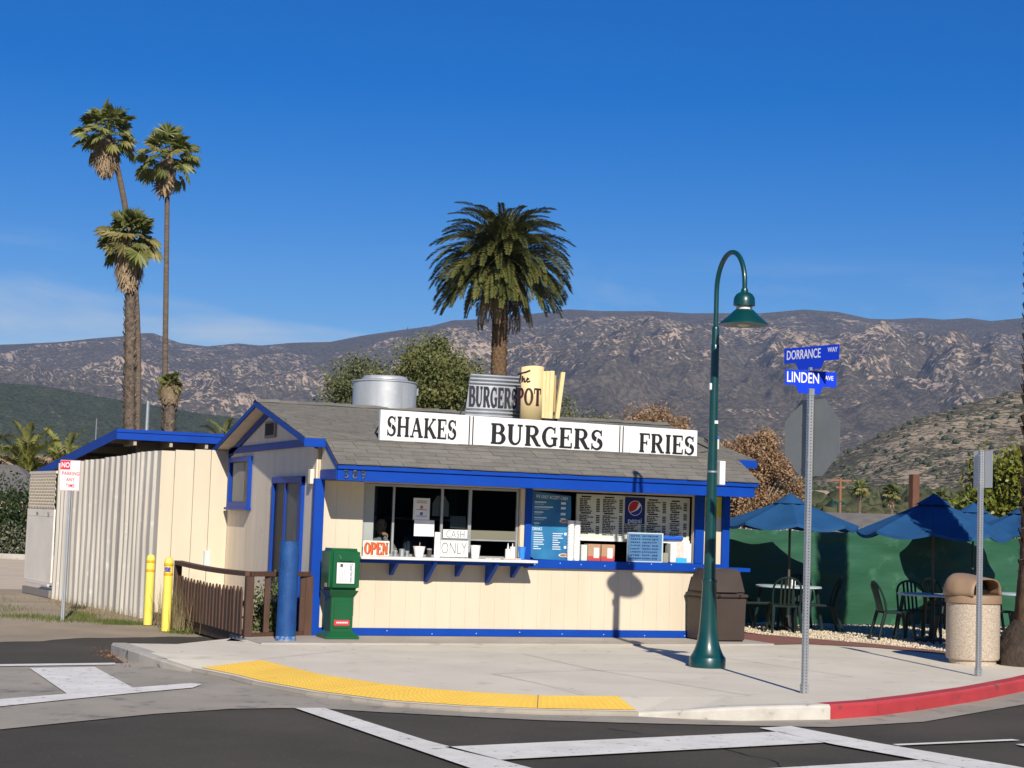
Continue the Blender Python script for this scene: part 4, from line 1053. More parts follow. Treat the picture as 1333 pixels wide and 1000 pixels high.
# ------------------------------------------------------------------ roof signs and vent
RS = thing('roof_sign', 'long white roof sign reading SHAKES BURGERS FRIES in black serif letters', 'sign', (.77, -.13, 2.5))
tl = -.0078
def panel(x0, x1, y0, y1):
    zb = lambda x: 2.512 + (x - .77) * tl; zt = lambda x: 2.922 + (x - .77) * tl
    return MB().add([(x0, y0, zb(x0)), (x1, y0, zb(x1)), (x1, y1, zb(x1)), (x0, y1, zb(x0)), (x0, y0, zt(x0)), (x1, y0, zt(x1)), (x1, y1, zt(x1)), (x0, y1, zt(x0))], [(3, 2, 1, 0), (4, 5, 6, 7), (0, 1, 5, 4), (1, 2, 6, 5), (2, 3, 7, 6), (3, 0, 4, 7)])
panel(.77, 1.86, -.175, -.10).build('panel', WHITES, RS, bevel=.003)
panel(1.862, 3.12, -.16, -.10).build('panel', WHITES, RS, bevel=.002); panel(3.122, 4.36, -.16, -.10).build('panel', WHITES, RS, bevel=.002)
panel(4.362, 5.40, -.17, -.10).build('panel', WHITES, RS, bevel=.003)
for xx in (2.0, 2.05, 4.20, 4.25):
    MB().box(xx, xx + .016, -.1625, -.16, 2.520 + (xx - .77) * tl, 2.914 + (xx - .77) * tl).build('stripe', BLACK, RS)
serif_word('SHAKES', .855, -.1755, 2.585, .262, BLACK, RS, width=.97, bold=1.08, depth=.004, tilt=tl)
serif_word('BURGERS', 2.30, -.1605, 2.555, .275, BLACK, RS, width=1.66, bold=1.08, depth=.004, tilt=tl)
serif_word('FRIES', 4.49, -.1705, 2.545, .262, BLACK, RS, width=.87, bold=1.08, depth=.004, tilt=tl)
for xx in (.86, 2.0, 3.2, 4.3, 5.3):
    MB().tube([(xx, -.10, 2.86), (xx, .35, 2.63)], .013, 6).build('brace', GALVD, RS)
    MB().tube([(xx, -.10, 2.54), (xx, -.06, 2.52)], .016, 6).build('foot', GALVD, RS)

BS = thing('grey_roof_sign', 'grey corrugated metal roof sign with black serif word BURGERS', 'sign', (2.9, 1.3, 2.9))
def rib(z, x0, x1, lean): return [(x0 + lean * z, 1.3 + .03, z), (x1, 1.3 + .03, z)]
bs = MB()
zz = 2.985; prof = []
for i in range(61):
    z = 2.985 + i * (3.605 - 2.985) / 60
    flat = 3.12 < z < 3.45
    y = 1.30 + (0 if flat else .024 * math.cos((z - 2.985) * 2 * PI / .052))
    prof.append((y, z))
vs = []
for y, z in prof: vs += [(2.475 + (z - 2.985) * .11, y, z - .0), (3.42, y, z + .005)]
bs.add(vs, [(2 * i, 2 * i + 1, 2 * i + 3, 2 * i + 2) for i in range(60)])
bo = bs.build('face', CORRS, BS, smooth='all')
bo.modifiers.new('thickness', 'SOLIDIFY').thickness = .012
serif_word('BURGERS', 2.515, 1.285, 3.145, .28, M('sign_black_faded', (.03, .03, .04), .7), BS, width=.74, bold=1.35, depth=.004)
for xx in (2.6, 3.1): MB().tube([(xx, 1.34, 2.84), (xx, 1.34, 3.5)], .014, 6).build('post', GALVD, BS)
for xx in (2.6, 3.1): MB().tube([(xx, 1.36, 3.4), (xx, 1.95, 2.98)], .012, 6).build('brace', GALVD, BS)

CS = thing('cup_roof_sign', 'cream cup shaped roof sign with upright slats beside the grey sign', 'sign', (3.4, .9, 2.7))
cy = MB()
vs = []; na = 22
for i in range(na + 1):
    a = math.radians(200 + i * (325 - 200) / na)
    for z in (2.945, 3.70): vs.append((3.335 + .19 * math.cos(a) * (1.0 + (z - 3.3) * .02), .98 + .17 * math.sin(a), z + .03 * math.sin((a - 3.4) * 1.1) * (1 if z > 3.3 else .3)))
cy.add(vs, [(2 * i, 2 * i + 2, 2 * i + 3, 2 * i + 1) for i in range(na)])
co = cy.build('cup', CREAMC, CS, smooth='all'); co.modifiers.new('thickness', 'SOLIDIFY').thickness = .012
for i, (xa, xb, lean) in enumerate(((3.46, 3.515, .0), (3.52, 3.575, .004), (3.58, 3.645, .01))):
    MB().add([(xa, .86 + .012 * i, 3.0), (xb, .86 + .012 * i, 3.0), (xb, .95, 3.0), (xa, .95, 3.0), (xa + lean, .86 + .012 * i, 3.665 + .008 * i), (xb + lean, .86 + .012 * i, 3.665 + .008 * i), (xb + lean, .95, 3.665 + .008 * i), (xa + lean, .95, 3.665 + .008 * i)], [(3, 2, 1, 0), (4, 5, 6, 7), (0, 1, 5, 4), (1, 2, 6, 5), (2, 3, 7, 6), (3, 0, 4, 7)]).build('slat', CREAMC, CS, bevel=.003)
MB().add([(3.655, .80, 3.0), (3.715, .80, 3.0), (3.72, .86, 3.0), (3.66, .86, 3.0), (3.725, .80, 3.665), (3.785, .80, 3.665), (3.79, .86, 3.665), (3.73, .86, 3.665)], [(3, 2, 1, 0), (4, 5, 6, 7), (0, 1, 5, 4), (1, 2, 6, 5), (2, 3, 7, 6), (3, 0, 4, 7)]).build('slat', CREAMC, CS, bevel=.003)
MB().box(3.66, 3.69, .90, 1.15, 3.1, 3.62).build('back_slat', M('dark_cream', (.42, .30, .13), .7), CS)
MB().box(3.50, 3.70, .84, .97, 2.93, 2.998).build('mount', BLACK, CS)
for xx in (3.53, 3.62): MB().tube([(xx, .9, 2.96), (xx, .9, 2.73)], .014, 8).build('post', GALVD, CS)
# letters that follow the curve of the cup
def curved_letters(word, a_start, z, size, mat, sx):
    a = a_start
    for c in word:
        me, adv = glyph_mesh(c, size, mat, 1.3, sx, .004)
        for v in me.vertices:
            t = a + v.co.x / .18; dpt = v.co.y
            v.co = (3.335 + (.192 - dpt) * math.cos(t) - CS.location.x, .98 + (.172 - dpt) * math.sin(t) - CS.location.y, z + v.co.z - CS.location.z)
        link_mesh('letter', me, CS); a += adv / .18
curved_letters('SPOT', math.radians(150), 3.165, .245, MAROON, .64)
# the script word above: three small strokes "The"
th = MB()
def cpt(a, z, o=.006): a = math.radians((a - 250) * 1.35 + 212); return (3.335 + (.192 + o) * math.cos(a), .98 + (.172 + o) * math.sin(a), z)
for st in ([(222, 3.60), (240, 3.615), (262, 3.635), (275, 3.66)], [(243, 3.615), (240, 3.55), (236, 3.50)], [(250, 3.58), (250, 3.50)], [(250, 3.53), (256, 3.55), (258, 3.50), (262, 3.50)], [(264, 3.525), (272, 3.545), (268, 3.555), (264, 3.52), (268, 3.497), (276, 3.51)]):
    th.tube([cpt(a, z) for a, z in st], .011, 6)
th.build('script_letters', MAROON, CS)['kind'] = 'stuff'

VN = thing('roof_vent', 'broad round galvanized kitchen vent drum on the rear roof', 'vent', (1.80, 2.95, 2.9))
MB().lathe([(.475, 2.95), (.475, 3.515), (.49, 3.52), (.49, 3.535), (.46, 3.54)], 40, (1.80, 2.95)).build('drum', METV, VN, smooth=True)
MB().lathe([(.46, 3.541), (.34, 3.565), (.33, 3.60), (.31, 3.615), (.30, 3.617)], 40, (1.80, 2.95)).build('cap', METV, VN, smooth=True)
for a in (250, 290): MB().box(-.006, .006, -.003, .003, 2.98, 3.51, mt=T(1.80 + .477 * math.cos(math.radians(a)), 2.95 + .477 * math.sin(math.radians(a)), 0) @ RZ(math.radians(a + 90))).build('seam', METV, VN)
MB().box(2.265, 2.31, 2.90, 2.98, 3.36, 3.46).build('bracket', GALV, VN)
# small roof cable with insulator
WR = thing('roof_cable', 'thin black service cable running along the right roof end', 'cable', (5.6, .2, 2.6))
MB().tube([(5.42, -.10, 2.72), (5.75, .15, 2.66), (6.05, .5, 2.70), (6.25, 1.2, 2.86)], .011, 6).build('cable', BLACK, WR)
MB().tube([(6.10, .52, 2.64), (6.10, .52, 2.82)], .022, 8).build('insulator', M('insulator_white', (.7, .68, .6), .4), WR)
MB().tube([(6.10, .52, 2.82), (6.10, .52, 2.87)], .026, 8).build('knob', M('insulator_blue', (.02, .12, .35), .4), WR)

# ------------------------------------------------------------------ rear shed, corrugated wall, board fence
SD = thing('rear_shed', 'low rear shed with blue edged roof behind the corrugated wall', 'shed', (-1.2, 8, 0))
def shed_z(y): return 2.825 - (y - 7.5) * (2.825 - 2.14) / 6.0
rfm = MB(); 
rfm.add([(-1.36, 7.5, shed_z(7.5) - .03), (2.9, 7.5, shed_z(7.5) - .03), (2.9, 13.5, shed_z(13.5) - .03), (-2.03, 13.5, shed_z(13.5) - .03), (-1.36, 7.5, shed_z(7.5)), (2.9, 7.5, shed_z(7.5)), (2.9, 13.5, shed_z(13.5)), (-2.03, 13.5, shed_z(13.5))], [(3, 2, 1, 0), (4, 5, 6, 7), (0, 1, 5, 4), (1, 2, 6, 5), (2, 3, 7, 6), (3, 0, 4, 7)])
rfm.build('roof', M('shed_roofing', (.16, .15, .14), .9), SD)
MB().box(-1.39, 2.9, 7.46, 7.498, 2.665, 2.83).build('fascia', BLUE, SD, bevel=.004)
MB().box(-1.395, 2.9, 7.445, 7.502, 2.785, 2.84).build('fascia_trim', BLUE, SD, bevel=.003)
MB().add([(x, y, z) for dx in (-.03, .0) for x, y, z in ((-1.36 + dx, 7.5, 2.67), (-2.03 + dx, 13.5, 2.0), (-2.03 + dx, 13.5, 2.155), (-1.36 + dx, 7.5, 2.84))], [(0, 1, 2, 3), (7, 6, 5, 4), (0, 4, 5, 1), (1, 5, 6, 2), (2, 6, 7, 3), (3, 7, 4, 0)]).build('rake_board', BLUE, SD)
for xx in (-1.1, -.5, .1, .7): MB().box(xx, xx + .05, 7.5, 8.5, 2.58, 2.70).build('rafter', M('shade_cream', (.45, .38, .28), .8), SD)
for yy in (8.0, 9.2, 10.4, 11.6, 12.8): MB().box(-1.36 - (yy - 7.5) * .11, -.9, yy, yy + .05, shed_z(yy) - .15, shed_z(yy) - .035).build('rafter', M('shade_cream', (.45, .38, .28), .8), SD)
MB().box(-.9, 2.6, 8.4, 8.45, -.15, 2.68).build('front_wall', M('shade_cream', (.45, .38, .28), .8), SD)
MB().box(-.95, -.9, 8.4, 13.2, -.15, 2.1).build('side_wall', M('shade_cream', (.45, .38, .28), .8), SD)

CW = thing('corrugated_wall', 'weathered pale corrugated metal wall running back from the board fence', 'wall', (-1.07, 5.1, -.15))
A_ = Vector((-1.07, 5.11, 0)); B_ = Vector((-1.86, 11.0, 0)); dirw = (B_ - A_); Lw = dirw.length; dirw.normalize(); nrm = Vector((-dirw.y, dirw.x, 0))
sheets = [0, .95, 1.9, 2.95, 4.0, 5.0, Lw]
for i in range(len(sheets) - 1):
    s0, s1 = sheets[i], sheets[i + 1]
    mb = MB(); n_ = 66
    lift = (.0, .005, .004, .009, .003, .0)[i]; zt0 = 2.43 - s0 * .022 + random.uniform(-.015, .015); zt1 = 2.43 - s1 * .022 + random.uniform(-.015, .015)
    vs = []
    pitch = (.30, .27, .33, .29, .31, .28)[i]
    for q in range(n_ + 1):
        s_ = s0 + (s1 - s0 + .03) * q / n_
        ph = (s_ / pitch) % 1
        h_ = .0 if ph < .55 else (.042 * (ph - .55) / .10 if ph < .65 else (.042 if ph < .86 else .042 * (1 - (ph - .86) / .14)))
        p = A_ + dirw * s_ + nrm * (h_ + lift + .02 * math.sin(s_ * 1.7))
        zt = zt0 + (zt1 - zt0) * q / n_
        vs += [(p.x, p.y, -.16), (p.x + nrm.x * .012 * math.sin(s_ * 3), p.y, 1.1), (p.x, p.y, zt)]
    mb.add(vs, [(3 * q + j, 3 * q + 3 + j, 3 * q + 4 + j, 3 * q + 1 + j) for q in range(n_) for j in (0, 1)])
    mb.build('sheet', CORR, CW)
LG = thing('lattice_gate', 'grey plywood gate with cream lattice top at the wall far end', 'gate', (-1.95, 12, -.15))
A2 = B_ + dirw * .02; L2 = 1.95
mtl = Matrix(((dirw.x, 0, nrm.x, A2.x), (dirw.y, 0, nrm.y, A2.y), (0, 1, 0, 0), (0, 0, 0, 1)))
gm = M('gate_offwhite', (.86, .79, .67), .7, col2=(.76, .70, .59), ns=2)
LGp = MB().box(0, L2, .12, 1.46, .0, .03, mt=mtl).build('panel', gm, LG)
MB().box(0, L2, -.15, -.02, .0, .05, mt=mtl).build('kickboard', M('gate_wood', (.25, .23, .20), .8), LG)
MB().box(.05, L2 - .3, .05, .09, .03, .07, mt=mtl).build('bottom_rail', M('rail_pale', (.62, .60, .55), .7), LG)
lt = MB(); cl = M('lattice_cream', (.72, .64, .50), .7)
z0_, z1_ = 1.47, 2.12
for sgn in (1, -1):
    t_ = -1.0
    while t_ < L2 + 1:
        a0, b0 = (t_, z0_), (t_ + sgn * (z1_ - z0_), z1_)
        pts = []
        for s_ in np.linspace(0, 1, 12):
            xx = a0[0] + (b0[0] - a0[0]) * s_; zz = a0[1] + (b0[1] - a0[1]) * s_
            if 0 <= xx <= L2: pts.append((xx, zz))
        if len(pts) > 1:
            (xa, za), (xb, zb) = pts[0], pts[-1]; wd = .022
            lt.add([mtl @ Vector((x, z, yy)) for yy in ((.012 if sgn > 0 else .021),) for x, z in ((xa - wd, za), (xa + wd, za), (xb + wd, zb), (xb - wd, zb))], [(0, 1, 2, 3)])
        t_ += .115
lo = lt.build('lattice', cl, LG); lo['kind'] = 'stuff'; lo.modifiers.new('thickness', 'SOLIDIFY').thickness = .008
MB().box(0, L2, z1_, z1_ + .05, .0, .03, mt=mtl).build('top_rail', cl, LG)
MB().box(.3, .34, 1.36, 1.41, .03, .06, mt=mtl).build('latch', GALVD, LG); MB().box(1.1, 1.2, 1.37, 1.40, .03, .05, mt=mtl).build('hinge', GALVD, LG)
MB().box(.02, L2 - .02, 1.33, 1.34, .03, .034, mt=mtl).build('batten', gm, LG)

BF = thing('board_wall', 'tall sunlit cream board wall joining the stand to the corrugated wall', 'wall', (-.55, 5.1, -.1))
for x0, x1, zt in ((-1.07, -.86, 2.435), (-.853, -.56, 2.455), (-.553, -.30, 2.478), (-.293, -.005, 2.478)):
    MB().box(x0, x1, 5.085, 5.115, -.12, zt).build('board', CREAM, BF, bevel=.003)
tag(MB().box(-.345, -.245, 5.02, 5.084, .66, .92).build('meter_box', M('pale_grey_box', (.55, .60, .60), .5), None, origin=(-.3, 5.05, .66), bevel=.006), 'small pale grey box on the board wall above the brown fence', 'utility box')

# brown picket fence
PF = thing('picket_fence', 'low brown painted wooden picket fence round the stand corner', 'fence', (-.9, -.35, -.02))
c0, c1_, c2_ = Vector((-1.03, 3.55, 0)), Vector((-.90, -.36, 0)), Vector((-.05, -.02, 0))
def rail(a, b_, z0, z1, th, name, wob=0):
    dv = (b_ - a).normalized(); nv = Vector((-dv.y, dv.x, 0)) * th / 2
    n_ = 6; mb = MB(); vs = []
    for i in range(n_ + 1):
        p = a + (b_ - a) * i / n_; dz = wob * math.sin(PI * i / n_)
        for q, z in ((-1, z0), (1, z0), (1, z1), (-1, z1)): vs.append((p.x + nv.x * q, p.y + nv.y * q, z + dz))
    mb.add(vs, [(4 * i + j, 4 * i + (j + 1) % 4, 4 * i + 4 + (j + 1) % 4, 4 * i + 4 + j) for i in range(n_) for j in range(4)] + [(3, 2, 1, 0), tuple(4 * n_ + j for j in range(4))])
    return mb.build(name, BROWNW, PF, bevel=.004)
rail(c0, c1_, .745, .805, .12, 'top_rail', -.022); rail(c1_, c2_, .745, .805, .10, 'top_rail')
rail(c0, c1_, -.13, .03, .05, 'bottom_rail'); rail(c1_, c2_, -.02, .05, .05, 'bottom_rail')
rail(c0 + Vector((.05, 0, 0)), c1_ + Vector((.05, 0, 0)), .35, .42, .04, 'mid_rail')
for p in (c0, c1_, c2_):
    MB().box(p.x - .05, p.x + .05, p.y - .05, p.y + .05, -.02, .745).build('post', BROWNW, PF, bevel=.005)
n_ = 22
for i in range(1, n_):
    p = c0 + (c1_ - c0) * (i / n_); h_ = .575 + random.uniform(-.007, .007) - .03 * math.sin(PI * i / n_)
    mb = MB(); w2 = .072; rr_ = random.uniform(-.006, .006)
    prof = [(-w2, .0), (w2, .0), (w2 + rr_, h_ - .05), (rr_ + .0, h_ + .02), (-w2 + rr_, h_ - .05)]
    mt_ = T(p.x - .04, p.y, .02) @ RZ(math.radians(-91.5 + random.uniform(-.6, .6))) @ RX(PI / 2 + random.uniform(-.006, .006))
    mb.prism(prof, .022, mt=mt_); mb.build('picket', BROWNW, PF)
for f_ in (.30, .53, .90, .12 + .6):
    p = c1_ + (c2_ - c1_) * f_
    MB().box(p.x - .035, p.x + .035, p.y - .02, p.y + .02, .05, .745).build('picket', BROWNW, PF, bevel=.003)
# bollards
for (x, y), lb, purple in (((-1.36, 3.93), 'yellow steel bollard with ochre bands, nearer the corrugated wall', 0), ((-1.335, 2.66), 'yellow steel bollard with a purple sticker at the brown fence', 1)):
    bo = thing('yellow_bollard', lb, 'bollard', (x, y, -.15), group='yellow bollards')
    z = -.15; r = .063
    MB().lathe([(r, z), (r, .80), (r * .93, .835), (r * .7, .862), (r * .3, .872), (.002, .874)], 20, (x, y)).build('post', YBOL, bo, smooth=True)
    for zb in (.62, .75): MB().lathe([(r + .0015, zb), (r + .0025, zb + .002), (r + .0025, zb + .038), (r + .0015, zb + .04)], 20, (x, y)).build('band', YBAND, bo, smooth=True)
    if purple: MB().box(-.035, .045, -r - .004, -r + .006, .675, .735, mt=T(x, y, 0) @ RZ(-.5)).build('sticker', M('purple_sticker', (.09, .04, .28), .5, col2=(.4, .35, .6), ns=60, lo=.55, hi=.6), bo)
bb = thing('blue_bollard', 'thick worn blue painted pipe bollard in front of the door', 'bollard', (-.56, -.93, -.02))
MB().lathe([(.125, -.01), (.122, .03), (.118, .4), (.12, .8), (.119, 1.18), (.115, 1.20), (.10, 1.205), (.002, 1.207)], 28, (-.56, -.93)).build('post', BLUEW, bb, smooth=True)
MB().lathe([(.1265, -.005), (.1268, .02), (.124, .05), (.1225, .055)], 28, (-.56, -.93)).build('base_band', M('rust_scuff', (.28, .30, .34), .8, col2=(.02, .12, .38), ns=18, lo=.45, hi=.6), bb, smooth=True)

# newspaper box
NB = thing('newspaper_box', 'dark green newspaper vending box on the pad by the corner post', 'newspaper box', (.235, -.45, 0))
MB().box(.035, .435, -.66, -.24, .60, 1.125).build('cabinet', NEWSG, NB, bevel=.04, seg=3, smooth=True)
MB().add([(.035 + .01, -.655, .60), (.425, -.655, .60), (.425, -.25, .60), (.045, -.25, .60), (.085, -.60, .52), (.385, -.60, .52), (.385, -.28, .52), (.085, -.28, .52)], [(4, 5, 1, 0), (5, 6, 2, 1), (6, 7, 3, 2), (7, 4, 0, 3), (7, 6, 5, 4), (0, 1, 2, 3)]).build('neck', NEWSG, NB)
MB().box(.09, .38, -.595, -.285, .07, .525).build('pedestal', NEWSG, NB, bevel=.008)
MB().box(.13, .34, -.603, -.594, .13, .46).build('pedestal_door', NEWSG, NB, bevel=.006)
MB().add([(.02, -.67, .002), (.45, -.67, .002), (.45, -.22, .002), (.02, -.22, .002), (.02, -.67, .03), (.45, -.67, .03), (.45, -.22, .03), (.02, -.22, .03), (.085, -.60, .09), (.385, -.60, .09), (.385, -.28, .09), (.085, -.28, .09)], [(0, 1, 5, 4), (1, 2, 6, 5), (2, 3, 7, 6), (3, 0, 4, 7), (4, 5, 9, 8), (5, 6, 10, 9), (6, 7, 11, 10), (7, 4, 8, 11), (8, 9, 10, 11)]).build('foot', NEWSG, NB)
DRN = MB().box(.075, .41, -.672, -.655, .635, 1.06).build('door', NEWSG, NB, bevel=.008)
MB().box(.115, .36, -.677, -.671, .685, .955).build('window_rim', BLACK, DRN)
MB().box(.122, .353, -.680, -.677, .692, .95).build('newspaper', PAPER, DRN)
sans('Coastal View News', .052, M('news_ink', (.10, .14, .22), .8), DRN, T(.31, -.6815, .82) @ FRONT @ RZ(-PI / 2), depth=.0004, sx=.56)
MB().box(.165, .20, -.6815, -.680, .895, .935).build('photo', M('news_photo', (.09, .07, .05), .8), DRN)
nl = MB()
for q in range(5): nl.box(.15 + q * .022, .158 + q * .022, -.6815, -.680, .71, .87)
nl.build('print', M('news_grey', (.45, .46, .47), .8), DRN)['kind'] = 'stuff'
MB().box(.16, .32, -.69, -.671, .97, .99).build('handle', NEWSG, DRN, bevel=.004)
MB().box(.135, .335, -.6065, -.603, .165, .235).build('sticker', M('red_sticker', (.55, .045, .05), .5), NB)
ns_ = MB()
for q in range(7): ns_.box(.165 + q * .022, .182 + q * .022, -.6075, -.6065, .193, .212)
ns_.build('print', PAPER, NB)['kind'] = 'stuff'
MB().box(.0335, .036, -.56, -.45, .64, .69).build('sticker', M('grey_sticker', (.45, .47, .48), .5), NB)
MB().tube([(.15, -.674, 1.045), (.175, -.674, 1.0)], .004, 6).build('scratch_wire', GALV, NB)

# ------------------------------------------------------------------ street lamp
LP = thing('street_lamp', 'dark teal gooseneck street lamp on a flared base', 'street lamp', (3.45, -4.22, -.02))
lx, ly = 3.45, -4.22
MB().lathe([(.205, -.02), (.205, .085), (.195, .10), (.185, .11), (.165, .145), (.142, .20), (.122, .27), (.106, .38), (.095, .52), (.086, .70), (.079, .92), (.083, .935), (.083, .955), (.07, .965)], 30, (lx, ly)).build('base', GREENP, LP, smooth=True)
MB().lathe([(.068, .96), (.062, 1.6), (.052, 2.6), (.046, 3.55), (.046, 3.62), (.043, 3.625)], 26, (lx, ly)).build('pole', GREENP, LP, smooth=True)
MB().lathe([(.042, 3.62), (.042, 3.80), (.038, 3.83), (.028, 3.84)], 20, (lx, ly)).build('collar', GREENP, LP, smooth=True)
av = Vector((-.02, -.68, 0)); al = av.length; ad = av / al; Rr = al / 2
pts = [(lx, ly, 3.83), (lx, ly, 4.0), (lx, ly, 4.15), (lx, ly, 4.24)] + [(lx + ad.x * (Rr - Rr * math.cos(PI * i / 18)), ly + ad.y * (Rr - Rr * math.cos(PI * i / 18)), 4.24 + .40 * math.sin(PI * i / 18)) for i in range(1, 18)] + [(lx + av.x, ly + av.y, 4.24), (lx + av.x, ly + av.y, 4.15)]
MB().tube(pts, [.028] * len(pts), 14).build('arm', GREENP, LP, smooth=True)
sc = (lx + av.x, ly + av.y)
MB().lathe([(.034, 4.19), (.04, 4.17), (.04, 4.15), (.06, 4.145), (.09, 4.125), (.112, 4.09), (.12, 4.045), (.12, 4.0), (.105, 3.995)], 28, sc).build('cap', GREENP, LP, smooth=True)
MB().lathe([(.082, 3.995), (.082, 3.945)], 24, sc).build('glass_ring', M('lamp_white', (.72, .70, .64), .4), LP, smooth=True)
for a in range(4): MB().tube([(sc[0] + .1 * math.cos(a * PI / 2 + .4), sc[1] + .1 * math.sin(a * PI / 2 + .4), 3.99), (sc[0] + .1 * math.cos(a * PI / 2 + .4), sc[1] + .1 * math.sin(a * PI / 2 + .4), 3.94)], .008, 6).build('strut', GREENP, LP)
MB().lathe([(.095, 3.955), (.11, 3.945), (.17, 3.885), (.235, 3.83), (.272, 3.795), (.276, 3.785), (.268, 3.785)], 36, sc).build('shade', GREENP, LP, smooth=True)
MB().lathe([(.094, 3.94), (.108, 3.932), (.166, 3.873), (.23, 3.818), (.268, 3.786)], 36, sc).build('shade_lining', M('shade_cream_paint', (.62, .56, .44), .6), LP, smooth=True)
MB().lathe([(.10, 3.93), (.11, 3.86), (.09, 3.80), (.05, 3.77), (.002, 3.765)], 24, sc).build('diffuser', M('frosted_diffuser', (.60, .50, .36), .5), LP, smooth=True)
MB().lathe([(.0845, .93), (.0855, .94), (.0855, .955), (.0845, .96)], 26, (lx, ly)).build('ring', GREENP, LP, smooth=True)
cb = thing('control_box', 'narrow white box strapped to the street lamp pole', 'utility box', (3.55, -4.25, 2.0))
MB().box(3.508, 3.58, -4.30, -4.19, 2.03, 2.30).build('box', M('box_white', (.74, .74, .73), .4), cb, bevel=.006)
MB().lathe([(.0565, 2.165), (.0595, 2.168), (.0595, 2.183), (.0565, 2.186)], 22, (lx, ly)).build('strap', GALV, cb)
MB().box(3.378, 3.404, -4.26, -4.22, 3.10, 3.18).build('sensor', M('box_white', (.74, .74, .73), .4), LP, bevel=.008)
tag(MB().box(-.02, .02, -.002, .002, 0, .035, mt=T(lx + .01, ly - .0525, 2.72) @ RZ(-.2)).build('tape_tag', M('box_white', (.74, .74, .73), .4), LP), None)

# ------------------------------------------------------------------ sign posts
PERF = bpy.data.materials.new('perforated_steel'); PERF.use_nodes = True
nt = PERF.node_tree; b = nt.nodes['Principled BSDF']; b.inputs['Metallic'].default_value = .7; b.inputs['Roughness'].default_value = .45
tcn = nt.nodes.new('ShaderNodeTexCoord'); sp = nt.nodes.new('ShaderNodeSeparateXYZ'); nt.links.new(tcn.outputs['Object'], sp.inputs[0])
fz = math_(nt, 'SUBTRACT', math_(nt, 'FRACT', math_(nt, 'DIVIDE', sp.outputs['Z'], .030)), .5); fz = math_(nt, 'MULTIPLY', fz, .030)
def near(ax): 
    r2 = math_(nt, 'ADD', math_(nt, 'MULTIPLY', fz, fz), math_(nt, 'MULTIPLY', ax, ax))
    return math_(nt, 'LESS_THAN', r2, .0062 ** 2)
hole = math_(nt, 'MAXIMUM', near(sp.outputs['X']), near(sp.outputs['Y']))
nb_ = pos_noise(nt, 9, 4)
nt.links.new(mixc(nt, hole, mixc(nt, nb_, (.40, .42, .43), (.55, .57, .58)), (.03, .03, .03)), b.inputs['Base Color'])
nt.links.new(math_(nt, 'MULTIPLY', math_(nt, 'SUBTRACT', 1.0, hole), .7), b.inputs['Metallic'])

def octagon(r): return [(r * math.cos(PI / 8 + i * PI / 4) / math.cos(PI / 8), r * math.sin(PI / 8 + i * PI / 4) / math.cos(PI / 8)) for i in range(8)]
SP = thing('stop_sign', 'back of an octagonal stop sign on a perforated steel post', 'traffic sign', (3.02, -6.98, -.02), local=True)
MB().box(-.0255, .0255, -.0255, .0255, 0, 2.90).build('post', PERF, SP, bevel=.003)
MB().box(-.032, .032, -.032, .032, 0, .09).build('sleeve', PERF, SP, bevel=.003)
th_s = math.radians(103)          # the sheet lies along this direction
tv = Vector((math.cos(th_s), math.sin(th_s), 0)); nv_ = Vector((math.sin(th_s), -math.cos(th_s), 0))   # nv_ points east, away from the camera side
mo = Matrix(((tv.x, 0, nv_.x, nv_.x * .03), (tv.y, 0, nv_.y, nv_.y * .03), (0, 1, 0, 2.475), (0, 0, 0, 1)))
MB().prism(octagon(.375), .003, mt=mo).build('plate', GALVD, SP)
MB().prism(octagon(.372), .0012, mt=mo, z0=.0032).build('red_face', M('stop_red', (.5, .02, .03), .4), SP)
for dz in (.22, -.22): MB().tube([Vector((0, 0, 2.475 + dz)) - nv_ * .034, Vector((0, 0, 2.475 + dz)) + nv_ * .034], .008, 8).build('bolt', GALV, SP)
MB().box(-.03, .03, -.03, .03, 2.885, 2.955).build('bracket', GALV, SP, bevel=.003)
MB().box(-.02, .02, -.02, .02, 3.13, 3.165).build('bracket', GALV, SP, bevel=.003)
def name_plate(name, label, ang_, z0, W, text, sub, tsx, ssx):
    t_ = Vector((math.cos(ang_), math.sin(ang_), 0)); n__ = Vector((math.sin(ang_), -math.cos(ang_), 0))
    mt_ = Matrix(((t_.x, 0, n__.x, 0), (t_.y, 0, n__.y, 0), (0, 1, 0, 0), (0, 0, 0, 1)))
    root = thing(name, label, 'street sign', (3.02, -6.98, z0 - .02), local=True)
    W2 = W / 2; c_ = W * .05
    prof = [(-W2 * .45, 0), (W2 * .35, 0), (W2 * .48, .075), (W2, .075), (W2, .225), (-W2, .225), (-W2, .075), (-W2 * .58, .075)]
    MB().prism(prof, .004, mt=mt_, z0=-.002).build('plate', SIGNB, root)
    return root, mt_
WT = M('sign_white', (.80, .80, .80), .5)
r1, m1_ = name_plate('street_name_sign', 'lower blue street name sign reading LINDEN AVE', math.radians(-4), 2.905, .56, 'LINDEN', 'AVE', 1, 1)
sans('LINDEN', .145, WT, r1, m1_ @ T(-.085, .148, .0026), bold=.012, sx=.70, depth=.0006)
sans('AVE', .062, WT, r1, m1_ @ T(.20, .162, .0026), bold=.012, sx=.85, depth=.0006)
r2, m2_ = name_plate('street_name_sign', 'upper blue street name sign reading DORRANCE WAY', math.radians(-76), 3.145, .74, 'DORRANCE', 'WAY', 1, 1)
sans('DORRANCE', .13, WT, r2, m2_ @ T(-.105, .15, .0026), bold=.010, sx=.66, depth=.0006)
sans('WAY', .065, WT, r2, m2_ @ T(.285, .175, .0026), bold=.012, sx=.85, depth=.0006)
